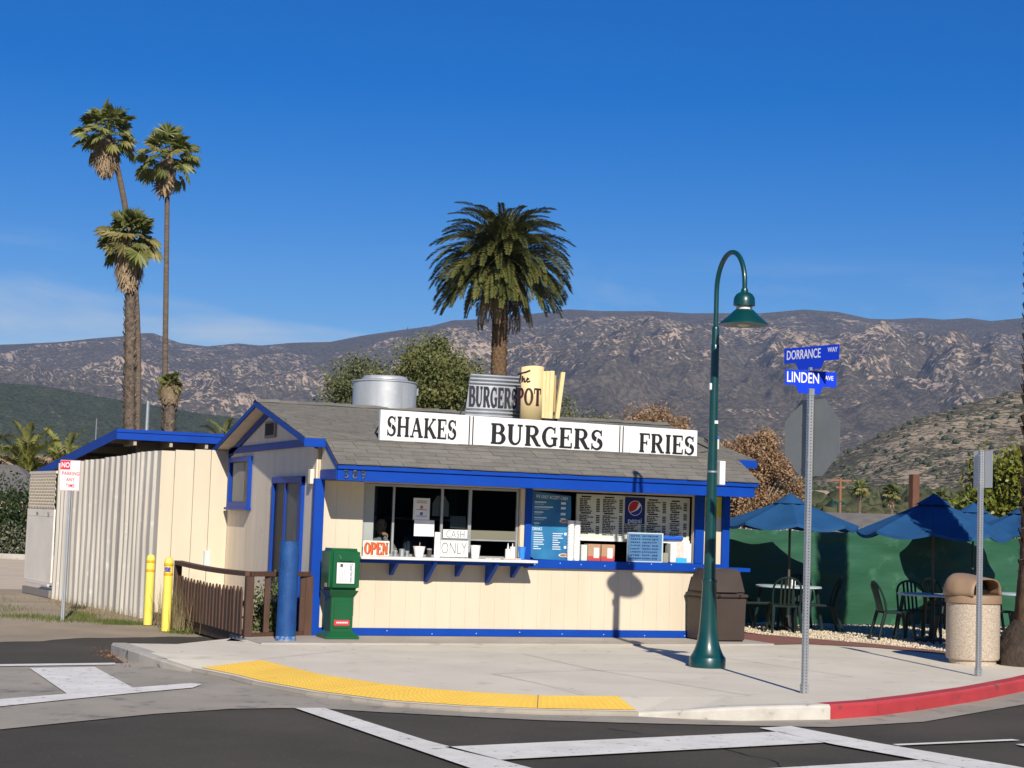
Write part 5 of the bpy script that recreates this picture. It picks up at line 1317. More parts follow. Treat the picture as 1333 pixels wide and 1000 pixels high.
# plain sign seen from behind, right
RSN = thing('traffic_sign', 'back of a small grey rectangular sign on a thin perforated post', 'traffic sign', (6.31, -5.31, -.02), local=True)
MB().box(-.0255, .0255, -.0255, .0255, 0, 2.55).build('post', PERF, RSN, bevel=.003); MB().box(-.032, .032, -.032, .032, 0, .09).build('sleeve', PERF, RSN, bevel=.003)
th_r = math.radians(96); tv = Vector((math.cos(th_r), math.sin(th_r), 0)); nv_ = Vector((math.sin(th_r), -math.cos(th_r), 0))
mo = Matrix(((tv.x, 0, nv_.x, nv_.x * .03), (tv.y, 0, nv_.y, nv_.y * .03), (0, 1, 0, 2.12), (0, 0, 0, 1)))
MB().box(-.152, .152, 0, .42, 0, .003, mt=mo).build('plate', M('bare_aluminium', (.55, .57, .58), .55, .4), RSN, bevel=.001)
for dz in (.06, .36): MB().tube([Vector((0, 0, 2.12 + dz)) - nv_ * .034, Vector((0, 0, 2.12 + dz)) + nv_ * .034], .008, 8).build('bolt', GALV, RSN)
# NO PARKING sign
NP = thing('no_parking_sign', 'white NO PARKING ANY TIME sign with red print on a steel post', 'traffic sign', (-2.46, 4.78, -.16), rz=math.radians(-22), local=True)
MB().box(-.0255, .0255, -.0255, .0255, 0, 2.0).build('post', PERF, NP, bevel=.003)
PLT = MB().box(-.15, .15, -.034, -.030, 1.92, 2.375).build('plate', WHITES, NP, bevel=.002)
RD = M('sign_red', (.62, .03, .06), .5)
MB().box(-.142, .0, -.0356, -.034, 2.235, 2.365).build('red_block', RD, PLT)
sans('NO', .105, WT, PLT, T(-.071, -.0362, 2.30) @ FRONT, bold=.02, sx=.75, depth=.0005)
for tx, z, s_ in (('PARKING', 2.175, .078), ('ANY', 2.085, .078), ('TIME', 1.995, .078)): sans(tx, s_, RD, PLT, T(.012, -.0356, z) @ FRONT, bold=.016, sx=.80, depth=.0005)
bd = MB()
for x0, x1, z0, z1 in ((-.147, .147, 1.926, 1.931), (-.147, .147, 2.366, 2.371), (-.147, -.143, 1.931, 2.366), (.143, .147, 1.931, 2.366)): bd.box(x0, x1, -.0352, -.034, z0, z1)
bd.build('border', RD, PLT)

# ------------------------------------------------------------------ bins
BB = thing('brown_bin', 'square dark brown plastic bin with hooded lid at stand corner', 'trash can', (5.57, -.36, 0))
def taper(x0, x1, y0, y1, z0, z1, ins):
    return MB().add([(x0, y0, z0), (x1, y0, z0), (x1, y1, z0), (x0, y1, z0), (x0 + ins, y0 + ins, z1), (x1 - ins, y0 + ins, z1), (x1 - ins, y1 - ins, z1), (x0 + ins, y1 - ins, z1)], [(3, 2, 1, 0), (4, 5, 6, 7), (0, 1, 5, 4), (1, 2, 6, 5), (2, 3, 7, 6), (3, 0, 4, 7)])
taper(5.27, 5.86, -.66, -.08, .002, .60, -.012).build('body', BROWNB, BB, bevel=.02, seg=2)
taper(5.24, 5.89, -.69, -.05, .60, .645, .0).build('rim', BROWNB, BB, bevel=.012, seg=2)
taper(5.265, 5.865, -.665, -.075, .645, .985, .065).build('hood', BROWNB, BB, bevel=.03, seg=2)
MB().add([(5.40, -.672, .67), (5.73, -.672, .67), (5.70, -.615, .93), (5.43, -.615, .93)], [(0, 1, 2, 3)]).build('flap', BROWNB, BB)
for xx in (5.42, 5.74): MB().box(xx, xx + .03, -.70, -.69, .605, .64).build('hinge', BLACK, BB)
BB.location.x += .09
TC = thing('trash_can', 'round pebbled concrete trash can with tan hooded plastic top', 'trash can', (7.42, -3.72, -.02), local=True)
MB().lathe([(.285, 0), (.285, .05), (.315, .06), (.325, .09), (.325, .74), (.31, .745)], 44).build('body', AGG, TC, smooth=True)
MB().lathe([(.326, .742), (.343, .748), (.343, .83), (.335, .845), (.31, .845)], 44).build('collar', TANP, TC, smooth=True)
# hood: arched tunnel, high at its closed end and lower at the open mouth
axd = math.radians(-70)
hd = MB(); ns_, nc = 12, 18; vs = []
for i in range(ns_ + 1):
    s_ = -1 + 1.62 * i / ns_
    wd = .315 * math.sqrt(max(0.0, 1 - (s_ * .93) ** 2)) + .02
    wd = max(wd, .15) if s_ < 0 else .325 - .05 * s_
    hgt = .275 - .075 * (s_ + 1) / 1.62
    if s_ < -.55: hgt *= max(.25, 1 - ((-.55 - s_) / .45) ** 2 * .75)
    for j in range(nc + 1):
        a = PI * j / nc
        e = .6
        cx_ = math.copysign(abs(math.cos(a)) ** e, math.cos(a)); sz = math.sin(a) ** .75
        vs.append(RZ(axd) @ Vector((s_ * .325, cx_ * wd, .835 + sz * hgt)))
hd.add(vs, [(i * (nc + 1) + j, (i + 1) * (nc + 1) + j, (i + 1) * (nc + 1) + j + 1, i * (nc + 1) + j + 1) for i in range(ns_) for j in range(nc)] + [tuple(range(nc + 1))])
ho = hd.build('hood', TANP, TC, smooth='all'); md = ho.modifiers.new('thickness', 'SOLIDIFY'); md.thickness = .018; md.offset = -1
dk = MB(); 
dk.add([RZ(axd) @ Vector((.03, y, z)) for y, z in ((-.28, .84), (.28, .84), (.27, .95), (.18, 1.02), (-.18, 1.02), (-.27, .95))], [(0, 1, 2, 3, 4, 5)]); dk.build('dark_mouth_fill', BLACK, TC)  # black sheet standing in for the shade inside the hood mouth
MB().lathe([(.30, .838), (.30, .842), (.002, .842)], 30).build('inner_lid', BLACK, TC)
# ------------------------------------------------------------------ patio
struct(sheet('gravel_patio', [(7.10, 4.6), (7.15, .95), (7.95, -.75), (8.35, -2.4), (8.9, -3.2), (17, 3.0), (17, 4.6)], -.008, GRAVEL))
r = np.random.default_rng(11)
def gravel_stones(n):
    Vs, Fs = [], []; base = 0
    tet = np.array([[1, 0, -.4], [-.5, .87, -.4], [-.5, -.87, -.4], [.2, .1, .8], [.6, .7, .3], [-.7, 0, .4]])
    tf = np.array([[0, 4, 3], [4, 1, 3], [1, 5, 3], [5, 2, 3], [2, 0, 3], [0, 1, 4], [1, 2, 5], [0, 2, 1]])
    k = 0
    while k < n:
        x, y = r.uniform(7.0, 14), r.uniform(-2.6, 3.4)
        xe = 7.12 if y > .95 else (7.15 + (.95 - y) * .47 if y > -.75 else 7.95 + (-.75 - y) * .24)
        if x < xe + r.normal(0, .03) or (x - 7) > 3.2 + r.random() * 6: continue
        s = r.uniform(.012, .028); a = r.random() * 6.3
        v = tet * s * r.uniform(.7, 1.3, (6, 1)); c_, s_ = math.cos(a), math.sin(a)
        v = np.stack([v[:, 0] * c_ - v[:, 1] * s_, v[:, 0] * s_ + v[:, 1] * c_, v[:, 2] * .8], -1) + [x, y, -.004 + s * .2]
        Vs.append(v); Fs.append(tf + base); base += 6; k += 1
    return np.concatenate(Vs), np.concatenate(Fs)
V, F = gravel_stones(6500)
tag(link_mesh('gravel', np_mesh('gravel', V, F, STONE)), 'cream gravel stones covering the patio under the tables', 'gravel', kind='stuff')

GFN = thing('screened_fence', 'chain link fence covered in green windscreen fabric behind the patio', 'fence', (6.3, 3.35, -.02))
FY_ = 3.35
xs = np.arange(6.25, 17.01, .06); zs = np.linspace(.02, 1.545, 26)
Xg, Zg = np.meshgrid(xs, zs)
bul = .045 * np.sin(PI * (Xg - 6.25) / 2.5) ** 2 * np.sin(PI * np.clip(Zg / 1.5, 0, 1))
Yg = FY_ - .035 - bul - .050 * fbm(Xg * .8 + 3, Zg * 2.6, 4) - .035 * ridged(Xg * .35 + Zg * .7, Zg * 1.6, 3)
Zg2 = Zg + np.where(Zg < .1, .03 * perlin(Xg * 2.0, Xg * 0 + 3.3), 0) - np.where(Zg > 1.4, .015 * np.abs(np.sin(Xg * 7)), 0)
nu, nd = len(xs), len(zs)
I = np.arange(nu * nd).reshape(nd, nu)
Fq = np.stack([I[:-1, :-1], I[:-1, 1:], I[1:, 1:], I[1:, :-1]], -1).reshape(-1, 4)
V = np.stack([Xg, Yg, Zg2], -1).reshape(-1, 3) - np.array(GFN.location)
link_mesh('windscreen', np_mesh('windscreen', V, Fq, MESHG, True), GFN)
for xx in np.arange(6.3, 17, 2.5): MB().tube([(xx, FY_ + .03, -.02), (xx, FY_ + .03, 1.62)], .028, 10).build('post', GALV, GFN, smooth=True)
MB().tube([(6.3, FY_ + .03, 1.60), (17, FY_ + .03, 1.60)], .02, 8).build('top_rail', GALV, GFN, smooth=True)
ch = MB(); x = 6.3
while x < 16.9:
    for sg in (1, -1):
        ch.tube([(x, FY_ - .012 * sg, 1.50), (x + .055 * sg, FY_, 1.575), (x + .02 * sg, FY_ - .005, 1.635)], .0035, 4, cap=False)
    x += .11
ch.build('chain_link', GALV, GFN)['kind'] = 'stuff'

def umbrella(label, x, y, R=1.05, apex=2.15, eave=1.68, rz=.2, tilt=0.0):
    t = thing('patio_umbrella', label, 'umbrella', (x, y, -.02), rz=rz, group='blue umbrellas on the patio', local=True)
    N = 8; V = []; Fs = []; nr = 7; sub = 6
    def zc(f, a):
        ph = (a * N / (2 * PI)) % 1
        return apex - .05 - (apex - .05 - eave) * f ** .92 - .07 * f * math.sin(PI * ph)
    nA = N * sub
    mb = MB()
    vs = []
    for i in range(nr + 1):
        f = .10 + .90 * i / nr
        for j in range(nA):
            a = 2 * PI * j / nA; ph = (j % sub) / sub
            rr_ = R * f * (1 - .06 * math.sin(PI * ph) - .02 * f)
            vs.append((rr_ * math.cos(a), rr_ * math.sin(a), zc(f, a)))
    fs = [(i * nA + j, i * nA + (j + 1) % nA, (i + 1) * nA + (j + 1) % nA, (i + 1) * nA + j) for i in range(nr) for j in range(nA)]
    mb.add(vs, [tuple(reversed(f)) for f in fs])
    # hanging hem
    b0 = len(mb.v)
    hem = [(vs[nr * nA + j][0] * 1.003, vs[nr * nA + j][1] * 1.003, vs[nr * nA + j][2] - .045) for j in range(nA)]
    mb.v += hem
    mb.f += [(nr * nA + j, nr * nA + (j + 1) % nA, b0 + (j + 1) % nA, b0 + j) for j in range(nA)]
    cn = mb.build('canopy', UMB, t, smooth=True, sharp=9)
    MB().lathe([(.27, apex - .160), (.15, apex - .085), (.06, apex - .03), (.02, apex), (.004, apex + .012)], 16).build('vent_cap', UMB, t, smooth=True)
    MB().tube([(0, 0, 0), (0, 0, apex)], .019, 10).build('pole', M('umbrella_pole', (.10, .075, .055), .5), t, smooth=True)
    MB().lathe([(.23, 0), (.23, .05), (.05, .08), (.04, .25), (.025, .25)], 20).build('base', M('umbrella_base', (.03, .03, .03), .6), t, smooth=True)
    ribm = MB().tube([(.03, 0, apex - .09), (R * .97, 0, eave - .012)], .008, 5).mesh('rib', M('umbrella_pole', (.10, .075, .055), .5))
    for k in range(N):
        o = link_mesh('rib', ribm, t); o.rotation_euler = (0, 0, k * 2 * PI / N)
    return t
def table(label, x, y):
    t = thing('patio_table', label, 'table', (x, y, -.02), group='round tables on the patio', local=True)
    MB().lathe([(.47, .675), (.51, .68), (.51, .70), (.50, .705), (.05, .705), (.03, .70)], 30).build('table_top', TABLET, t, smooth=True)
    lgm = MB().tube([(.30, .30, .68), (.34, .34, .35), (.38, .38, 0)], [.03, .026, .022], 8).mesh('leg', PLASG, smooth=True)
    for k in range(4):
        o = link_mesh('leg', lgm, t); o.rotation_euler = (0, 0, k * PI / 2 + .4)
    MB().lathe([(.06, .66), (.06, .64), (.035, .62), (.035, .25), (.03, .25)], 14).build('pole_sleeve', PLASG, t, smooth=True)
    return t
def chair(label, x, y, rz):
    """stacking resin chair, front towards +x in its own frame"""
    t = thing('patio_chair', label, 'chair', (x, y, -.02), rz=rz, group='dark green resin patio chairs', local=True)
    MB().add([(-.20, -.20, .43), (.23, -.22, .45), (.23, .22, .45), (-.20, .20, .43), (-.20, -.20, .405), (.23, -.22, .41), (.23, .22, .41), (-.20, .20, .405)], [(0, 1, 2, 3), (7, 6, 5, 4), (4, 5, 1, 0), (5, 6, 2, 1), (6, 7, 3, 2), (7, 4, 0, 3)]).build('seat', PLASG, t, bevel=.015, seg=2)
    for sx_, sy in ((.20, 1), (.20, -1)):
        MB().tube([(.20, .19 * sy, .43), (.23, .215 * sy, .2), (.26, .235 * sy, 0)], [.028, .024, .02], 8).build('leg', PLASG, t, smooth=True)
    for sy in (1, -1):
        MB().tube([(-.19, .19 * sy, .43), (-.25, .205 * sy, .2), (-.30, .225 * sy, 0)], [.028, .024, .02], 8).build('leg', PLASG, t, smooth=True)
    hoop = [(-.19, .20 * math.cos(PI * i / 14) if 0 < i < 14 else (.20 if i == 0 else -.20), 0) for i in range(15)]
    pts = [(-.18, .205, .42), (-.20, .21, .55)] + [(-.22 - .10 * math.sin(PI * i / 12) ** .8, .21 * math.cos(PI * i / 12), .62 + .235 * math.sin(PI * i / 12) ** .7) for i in range(13)] + [(-.20, -.21, .55), (-.18, -.205, .42)]
    MB().tube(pts, .017, 8).build('back_hoop', PLASG, t, smooth=True)
    for yy in (-.09, -.03, .03, .09):
        MB().add([(-.185, yy - .014, .43), (-.185, yy + .014, .43), (-.30, yy + .016, .845), (-.30, yy - .016, .845), (-.197, yy - .014, .43), (-.197, yy + .014, .43), (-.312, yy + .016, .845), (-.312, yy - .016, .845)], [(0, 1, 2, 3), (7, 6, 5, 4), (0, 4, 5, 1), (1, 5, 6, 2), (2, 6, 7, 3), (3, 7, 4, 0)]).build('back_slat', PLASG, t)
    return t
RHv = Vector((.9287, -.3708)); FHv = Vector((.3708, .9287))
def around(c, u, v): return (c[0] + RHv.x * u + FHv.x * v, c[1] + RHv.y * u + FHv.y * v)
def face(p, c, off=0): return math.atan2(c[1] - p[1], c[0] - p[0]) + off
t1 = (8.14, 1.86); t2 = (9.28, -.28); t3 = (11.95, 2.35); t4 = (11.6, .55)
table('pale topped round table under the umbrella nearest the stand', *t1); umbrella('blue canvas umbrella nearest the burger stand, fully sunlit', *t1, R=1.08, apex=2.135, eave=1.665, rz=.35)
table('round table under the partly shaded umbrella by the trash can', *t2); umbrella('blue canvas umbrella crossed by a dark palm shadow', *t2, R=1.13, apex=2.165, eave=1.60, rz=.15)
table('round table under the rearmost umbrella at the fence', *t3); umbrella('blue canvas umbrella against the fence, rearmost on the right', *t3, R=.98, apex=2.12, eave=1.68, rz=.5)
table('round table under the umbrella cut by the right picture edge', *t4); umbrella('blue canvas umbrella at the far right edge of the picture', *t4, R=.95, apex=2.10, eave=1.66, rz=.1)
for lb, c, u, v, of in (('dark resin chair at the stand side of the first table', t1, -.50, .10, .15), ('dark resin chair with its slatted back to the street, first table', t1, -.16, -.62, .25), ('dark resin chair at the trash can side of the first table', t1, .50, -.05, .1), ('dark resin chair behind the first table near the fence', t1, .22, .68, 0), ('dark resin chair turned aside behind the brown bin', t1, -.78, .55, .9),
                        ('dark resin chair standing left of the shaded umbrella table', t2, -.56, .0, .1), ('dark resin chair behind the shaded umbrella table', t2, -.08, .70, 0), ('dark resin chair at the table front, hidden behind the trash can', t2, .22, -.62, .2),
                        ('dark resin chair by the palm trunk at the right edge', t4, -.60, -.25, .1), ('dark resin chair facing the table at the right picture edge', t4, -.15, -.70, .2), ('dark resin chair at the rearmost fence table', t3, -.55, -.3, 0)):
    p = around(c, u, v); chair(lb, *p, face(p, c, of))
tag(MB().box(-.035, .035, -.035, .035, 0, .10, mt=T(t1[0] - .05, t1[1] - .2, .686)).build('napkin_holder', FOAM, None, bevel=.006), 'small white napkin holder on the first table', 'napkin holder')
tag(MB().box(29.3, 29.58, 28.9, 29.18, -.3, 3.62).build('timber_post', M('brown_timber', (.16, .07, .04), .8, col2=(.11, .05, .03), ns=2, bump=.3, bs=9), None, bevel=.02, origin=(29.5, 29, -.3)), 'thick square brown timber post beyond the patio fence', 'post')

# ------------------------------------------------------------------ person behind the glass
PS_ = thing('person', 'person behind the serving window resting the chin on one hand', 'person', (1.0, .42, .01), local=True)
SKIN = M('skin', (.60, .36, .25), .55); SHIRT = M('grey_shirt', (.30, .32, .35), .8); HAIR = M('dark_hair', (.02, .014, .01), .6)
def skin_body(name, verts, edges, rad, mat, parent, root=0, sub=2):
    me = bpy.data.meshes.new(name); me.from_pydata(verts, edges, [])
    o = link_mesh(name, me, parent); me.materials.append(mat)
    sk = o.modifiers.new('skin', 'SKIN'); sk.use_smooth_shade = True
    for i, rr_ in enumerate(rad):
        rr_ = rr_ if isinstance(rr_, tuple) else (rr_, rr_)
        me.skin_vertices[0].data[i].radius = rr_
        me.skin_vertices[0].data[i].use_root = (i == root)
    o.modifiers.new('sub', 'SUBSURF').levels = sub; o.modifiers['sub'].render_levels = sub
    return o
bv = [(0, .05, .72), (0, .04, .92), (0, .02, 1.08), (0, 0, 1.18), (0, -.02, 1.25), (0, -.03, 1.30), (-.17, 0, 1.16), (-.20, -.06, .98), (-.10, -.22, 1.03), (.17, 0, 1.16), (.22, -.10, 1.0), (.16, -.24, 1.04), (.05, -.19, 1.20), (.02, -.165, 1.27), (-.06, -.28, 1.035), (.08, .05, .70), (.11, -.14, .64), (.11, -.11, .32), (.11, -.10, .05), (.11, -.19, .035), (-.08, .05, .70), (-.11, -.14, .64), (-.11, -.11, .32), (-.11, -.10, .05), (-.11, -.19, .035)]
be = [(0, 1), (1, 2), (2, 3), (3, 4), (4, 5), (3, 6), (6, 7), (7, 8), (8, 14), (3, 9), (9, 10), (10, 11), (11, 12), (12, 13), (0, 15), (15, 16), (16, 17), (17, 18), (18, 19), (0, 20), (20, 21), (21, 22), (22, 23), (23, 24)]
br = [(.15, .12), (.14, .11), (.16, .11), (.12, .09), .05, .05, .06, .05, .038, .06, .052, .042, .032, .034, .03, .09, .075, .05, .04, .035, .09, .075, .05, .04, .035]
skin_body('body', bv, be, br, SHIRT, PS_)
# head with brow, nose, ears and jaw
hm = bmesh.new(); bmesh.ops.create_uvsphere(hm, u_segments=24, v_segments=18, radius=1)
for v in hm.verts:
    x, y, z = v.co
    k = 1 - .22 * max(0, -z) ** 1.5
    fx_ = .076 * x * k; fy_ = .098 * y * (1 - .1 * max(0, -z)); fz_ = .118 * z
    if y < -.75 and abs(x) < .22 and -.30 < z < .12: fy_ -= .018 * (1 - abs(x) / .22) * (1 - abs(z + .12) / .3)
    if y < -.8 and .14 < abs(x) < .6 and .02 < z < .22: fy_ += .010
    if abs(x) > .93 and -.25 < z < .2 and -.1 < y < .35: fx_ *= 1.16
    v.co = (fx_, fy_ - .06, fz_ + 1.405)
me = bpy.data.meshes.new('head'); hm.to_mesh(me); hm.free(); me.materials.append(SKIN); me.polygons.foreach_set('use_smooth', [True] * len(me.polygons))
HD = link_mesh('head', me, PS_)
for sx_ in (-1, 1): MB().lathe([(.001, -.009), (.008, -.004), (.009, 0), (.006, .006), (.001, .009)], 10, mt=T(sx_ * .030, -.142, 1.418) @ RX(PI / 2)).build('eye', M('eye_dark', (.03, .02, .02), .2), HD, smooth=True)
MB().tube([(-.026, -.143, 1.343), (0, -.151, 1.341), (.026, -.143, 1.343)], [.003, .006, .003], 8).build('mouth', M('lips', (.36, .12, .10), .5), HD, smooth=True)
hb = bmesh.new(); bmesh.ops.create_uvsphere(hb, u_segments=22, v_segments=16, radius=1)
bmesh.ops.delete(hb, geom=[v for v in hb.verts if v.co.z < -.25 or (v.co.y < -.55 and v.co.z < .62)], context='VERTS')
for v in hb.verts: v.co = (v.co.x * .084, v.co.y * .106 - .055, v.co.z * .128 + 1.408)
me = bpy.data.meshes.new('hair'); hb.to_mesh(me); hb.free(); me.materials.append(HAIR); me.polygons.foreach_set('use_smooth', [True] * len(me.polygons)); link_mesh('hair', me, PS_)
hv, he, hr = [(.045, -.185, 1.215), (.03, -.18, 1.25), (.02, -.175, 1.28)], [(0, 1), (1, 2)], [(.020, .016), (.03, .014), (.03, .012)]
skin_body('palm', hv, he, hr, SKIN, PS_)
for k, (dx, L_) in enumerate(((-.022, .055), (-.007, .065), (.008, .062), (.022, .05))):
    bx_ = .022 + dx
    skin_body('finger', [(bx_, -.178, 1.28), (bx_ - .004, -.176, 1.28 + L_ * .5), (bx_ - .012, -.160, 1.28 + L_), (bx_ - .02, -.145, 1.28 + L_ * 1.15)], [(0, 1), (1, 2), (2, 3)], [.009, .0085, .008, .006], SKIN, PS_, sub=1)
skin_body('thumb', [(.052, -.178, 1.245), (.066, -.168, 1.275), (.06, -.155, 1.31)], [(0, 1), (1, 2)], [.011, .010, .008], SKIN, PS_, sub=1)
skin_body('forearm', [(.165, -.235, 1.045), (.10, -.21, 1.13), (.05, -.188, 1.205)], [(0, 1), (1, 2)], [.045, .040, .03], SKIN, PS_)

# ------------------------------------------------------------------ vegetation
def leaf_mat(name, c1, c2, c3=None, ns=1.2, tl=.3, rough=.55, spec=.3):
    return M(name, c1, rough, col2=c2, ns=ns, lo=.38, hi=.62, col3=c3, ns3=ns * 5, lo3=.55, hi3=.68, transl=tl, spec=spec)
def leaf_quads(P, size, r, asp=.5, updir=.3, bend=True):
    """one folded leaf (a kite of two triangles -> 1 quad) per point"""
    n = len(P)
    d = r.normal(size=(n, 3)); d[:, 2] += updir; d /= np.linalg.norm(d, axis=1)[:, None]
    e = np.cross(d, r.normal(size=(n, 3))); e /= np.linalg.norm(e, axis=1)[:, None] + 1e-9
    s = size * r.uniform(.6, 1.3, (n, 1))
    a = P; b = P + d * s * .45 + e * s * asp * .5; c = P + d * s; f = P + d * s * .45 - e * s * asp * .5
    V = np.stack([a, b, c, f], 1).reshape(-1, 3)
    return V, np.arange(4 * n).reshape(-1, 4)
def tree(name, label, base, top_z, lobes, mat, bark, n_leaf, size, seed, asp=.5, trunk_r=.14, sparse=.0, group=None, updir=.3, cl_r=.42, ncl=60):
    r = np.random.default_rng(seed)
    root = thing(name, label, 'tree', base, group=group)
    B = np.array(base, float)
    cl = []
    tot = sum(l[3] * l[4] * l[5] for l in lobes)
    for lx_, ly_, lz_, rx, ry, rz_l in lobes:
        k = max(3, int(ncl * rx * ry * rz_l / tot))
        q = r.normal(size=(k, 3)); q /= np.linalg.norm(q, axis=1)[:, None]
        q *= r.uniform(.45, 1.0, (k, 1)) ** .6
        cl.append(np.array([lx_, ly_, lz_]) + q * np.array([rx, ry, rz_l]) * (1 + r.normal(0, .08, (k, 1))))
    cl = np.concatenate(cl) + B
    cen = cl.mean(0)
    fork = B + (cen - B) * np.array([.5, .5, .45])
    MB().tube([tuple(B), tuple(B + (fork - B) * .5 + r.normal(0, .06, 3)), tuple(fork)], [trunk_r, trunk_r * .8, trunk_r * .65], 10).build('trunk', bark, root, smooth=True)
    lm_ = MB()
    for c in cl:
        mid = fork + (c - fork) * .55 + r.normal(0, .12, 3) + np.array([0, 0, .12])
        lm_.tube([tuple(fork), tuple(mid), tuple(c)], [trunk_r * .3, trunk_r * .17, trunk_r * .06], 5, cap=False)
    lm_.build('limbs', bark, root, smooth=True)
    per = n_leaf // len(cl)
    P = np.concatenate([c + r.normal(size=(per, 3)) * np.array([cl_r, cl_r, cl_r * .8]) * r.uniform(.6, 1.25) for c in cl])
    V, Fq = leaf_quads(P, size, r, asp, updir)
    o = link_mesh('crown', np_mesh('crown', V - B, Fq, mat), root)
    return root
BARK = M('grey_bark', (.16, .125, .095), .9, col2=(.10, .08, .06), ns=6, bump=.8, bs=14)
BARKP = M('pale_bark', (.36, .31, .25), .9, col2=(.26, .22, .18), ns=4, bump=.5, bs=14)
OLIVE = leaf_mat('olive_leaf', (.12, .135, .042), (.20, .205, .07), (.27, .26, .12), 1.0)
OLIVE2 = leaf_mat('grey_green_leaf', (.13, .15, .065), (.20, .205, .10), (.085, .10, .045), 1.2)
SYC = leaf_mat('dry_sycamore_leaf', (.40, .255, .14), (.27, .165, .09), (.56, .41, .25), 1.3, tl=.25)
GLOSS = leaf_mat('bright_leaf', (.13, .155, .022), (.26, .26, .045), (.055, .08, .016), 1.3, rough=.4)
tree('olive_tree', 'dense olive green tree behind the roof between vent and signs', (11.2, 27.1, -.3), 6.9, [(-.1, 0, 5.6, 1.0, 1.4, 1.75), (.7, -.2, 4.6, .9, 1.2, 1.5), (-1.0, .2, 4.9, 1.0, 1.2, 1.5)], OLIVE, BARK, 46000, .125, 21, ncl=84, cl_r=.30, trunk_r=.2)
tree('olive_tree', 'thinner grey green tree left of the roof vent', (9.0, 28.5, -.3), 6.2, [(0, 0, 5.3, .75, .9, 1.3), (-.35, 0, 4.5, .9, .9, 1.1)], OLIVE2, BARK, 17000, .11, 22, ncl=70, cl_r=.28)
tree('slender_tree', 'sparse grey green tree right of the cup sign', (18.4, 33.3, -.3), 6.2, [(-.55, 0, 5.6, .35, .5, 1.1), (.1, 0, 4.8, 1.4, 1.0, .75)], OLIVE2, BARKP, 9000, .11, 23, ncl=50, cl_r=.28)
tree('sycamore_tree', 'small rust brown tree above the right end of the roof ridge', (27.4, 45.8, -.3), 7, [(0, 0, 5.9, .85, 1.0, 1.1), (1.0, -.3, 5.6, .8, .9, .95), (-.7, 0, 5.4, .6, .8, .9)], SYC, BARKP, 14000, .13, 24, ncl=60, cl_r=.3)
tree('sycamore_tree', 'large brown dry leafed sycamore beside the right end of the stand', (34.5, 48.8, -.3), 7, [(0, 0, 4.8, 1.2, 1.4, 1.6), (.85, -.4, 3.5, 1.0, 1.2, 1.5), (-1.1, .4, 4.3, .9, 1.1, 1.5), (-.2, 0, 2.6, 1.7, 1.5, 1.3)], SYC, BARKP, 36000, .16, 25, ncl=90, cl_r=.29, trunk_r=.22)
tree('citrus_tree', 'bright yellow green rounded tree beyond the right umbrellas', (38.9, 35.8, -.3), 5.5, [(0, 0, 3.2, 1.7, 1.9, 1.9), (1.4, -.6, 3.6, 1.5, 1.5, 1.8), (-1.0, .4, 2.4, 1.0, 1.2, 1.3)], GLOSS, BARK, 30000, .23, 26, asp=.6, ncl=110, cl_r=.36, trunk_r=.2)
# hedge and flowering bush, far left
DKG = leaf_mat('hedge_leaf', (.035, .060, .018), (.060, .085, .028), (.02, .035, .012), 1.5)
def bush(name, label, base, rad, mat, n, size, seed, asp=.55, cat='bush', ncl=40):
    r = np.random.default_rng(seed); root = thing(name, label, cat, base)
    B = np.array(base); k = ncl
    q = r.normal(size=(k, 3)); q[:, 2] = np.abs(q[:, 2]); q /= np.linalg.norm(q, axis=1)[:, None]; q *= r.uniform(.5, 1, (k, 1))
    C_ = B + q * np.array(rad)
    st = MB()
    for c in C_: st.tube([tuple(B + r.normal(0, .05, 3) * [1, 1, 0]), tuple((B + c) / 2 + [0, 0, .05]), tuple(c)], [.02 * rad[2], .014 * rad[2], .006], 5, cap=False)
    st.build('stems', BARK, root)
    P = np.concatenate([c + r.normal(size=(n // k, 3)) * np.array(rad) * .20 for c in C_]); P[:, 2] = np.maximum(P[:, 2], B[2] + .02)
    V, Fq = leaf_quads(P, size, r, asp, .3)
    link_mesh('foliage', np_mesh('foliage', V - B, Fq, mat), root)
    return root
bush('hedge_bush', 'dark green rounded hedge across the side street at far left', (-.6, 37.4, -.2), (3.4, 1.8, 2.25), DKG, 26000, .13, 31, ncl=90)
bush('flowering_bush', 'low pale speckled bush in front of the dark hedge', (-.9, 36.3, -.2), (2.6, .8, 1.0), leaf_mat('pale_bush_leaf', (.16, .17, .10), (.28, .27, .19), (.06, .08, .035), 3), 9000, .11, 32, ncl=40)
bush('planter_shrub', 'small leafy green shrub inside the brown picket fence', (-.42, .55, 0), (.30, .32, .58), leaf_mat('shrub_leaf', (.07, .11, .025), (.16, .20, .06), (.40, .38, .30), 9), 1500, .06, 33, ncl=26, cat='shrub')
# lawn strip, dry weeds and turf patches
def blades(n, pfun, h0, h1, mat, name, label, seed, lean=.4, wid=.004):
    r = np.random.default_rng(seed); P = pfun(r, n)
    a = r.random(n) * 6.283; h = r.uniform(h0, h1, n); ln_ = r.normal(0, lean, n) * h
    wx, wy = np.cos(a) * wid, np.sin(a) * wid
    tx, ty = P[:, 0] - np.sin(a) * ln_, P[:, 1] + np.cos(a) * ln_
    V = np.stack([np.stack([P[:, 0] - wx, P[:, 1] - wy, P[:, 2]], -1), np.stack([P[:, 0] + wx, P[:, 1] + wy, P[:, 2]], -1), np.stack([tx, ty, P[:, 2] + h], -1)], 1).reshape(-1, 3)
    return tag(link_mesh(name, np_mesh(name, V, np.arange(3 * n).reshape(-1, 3), mat)), label, 'grass', kind='stuff')
GR = M('turf', (.085, .125, .022), .8, col2=(.15, .17, .04), ns=6, transl=.25)
DRYG = M('dry_weed', (.30, .24, .12), .9, col2=(.20, .16, .08), ns=9, transl=.2)
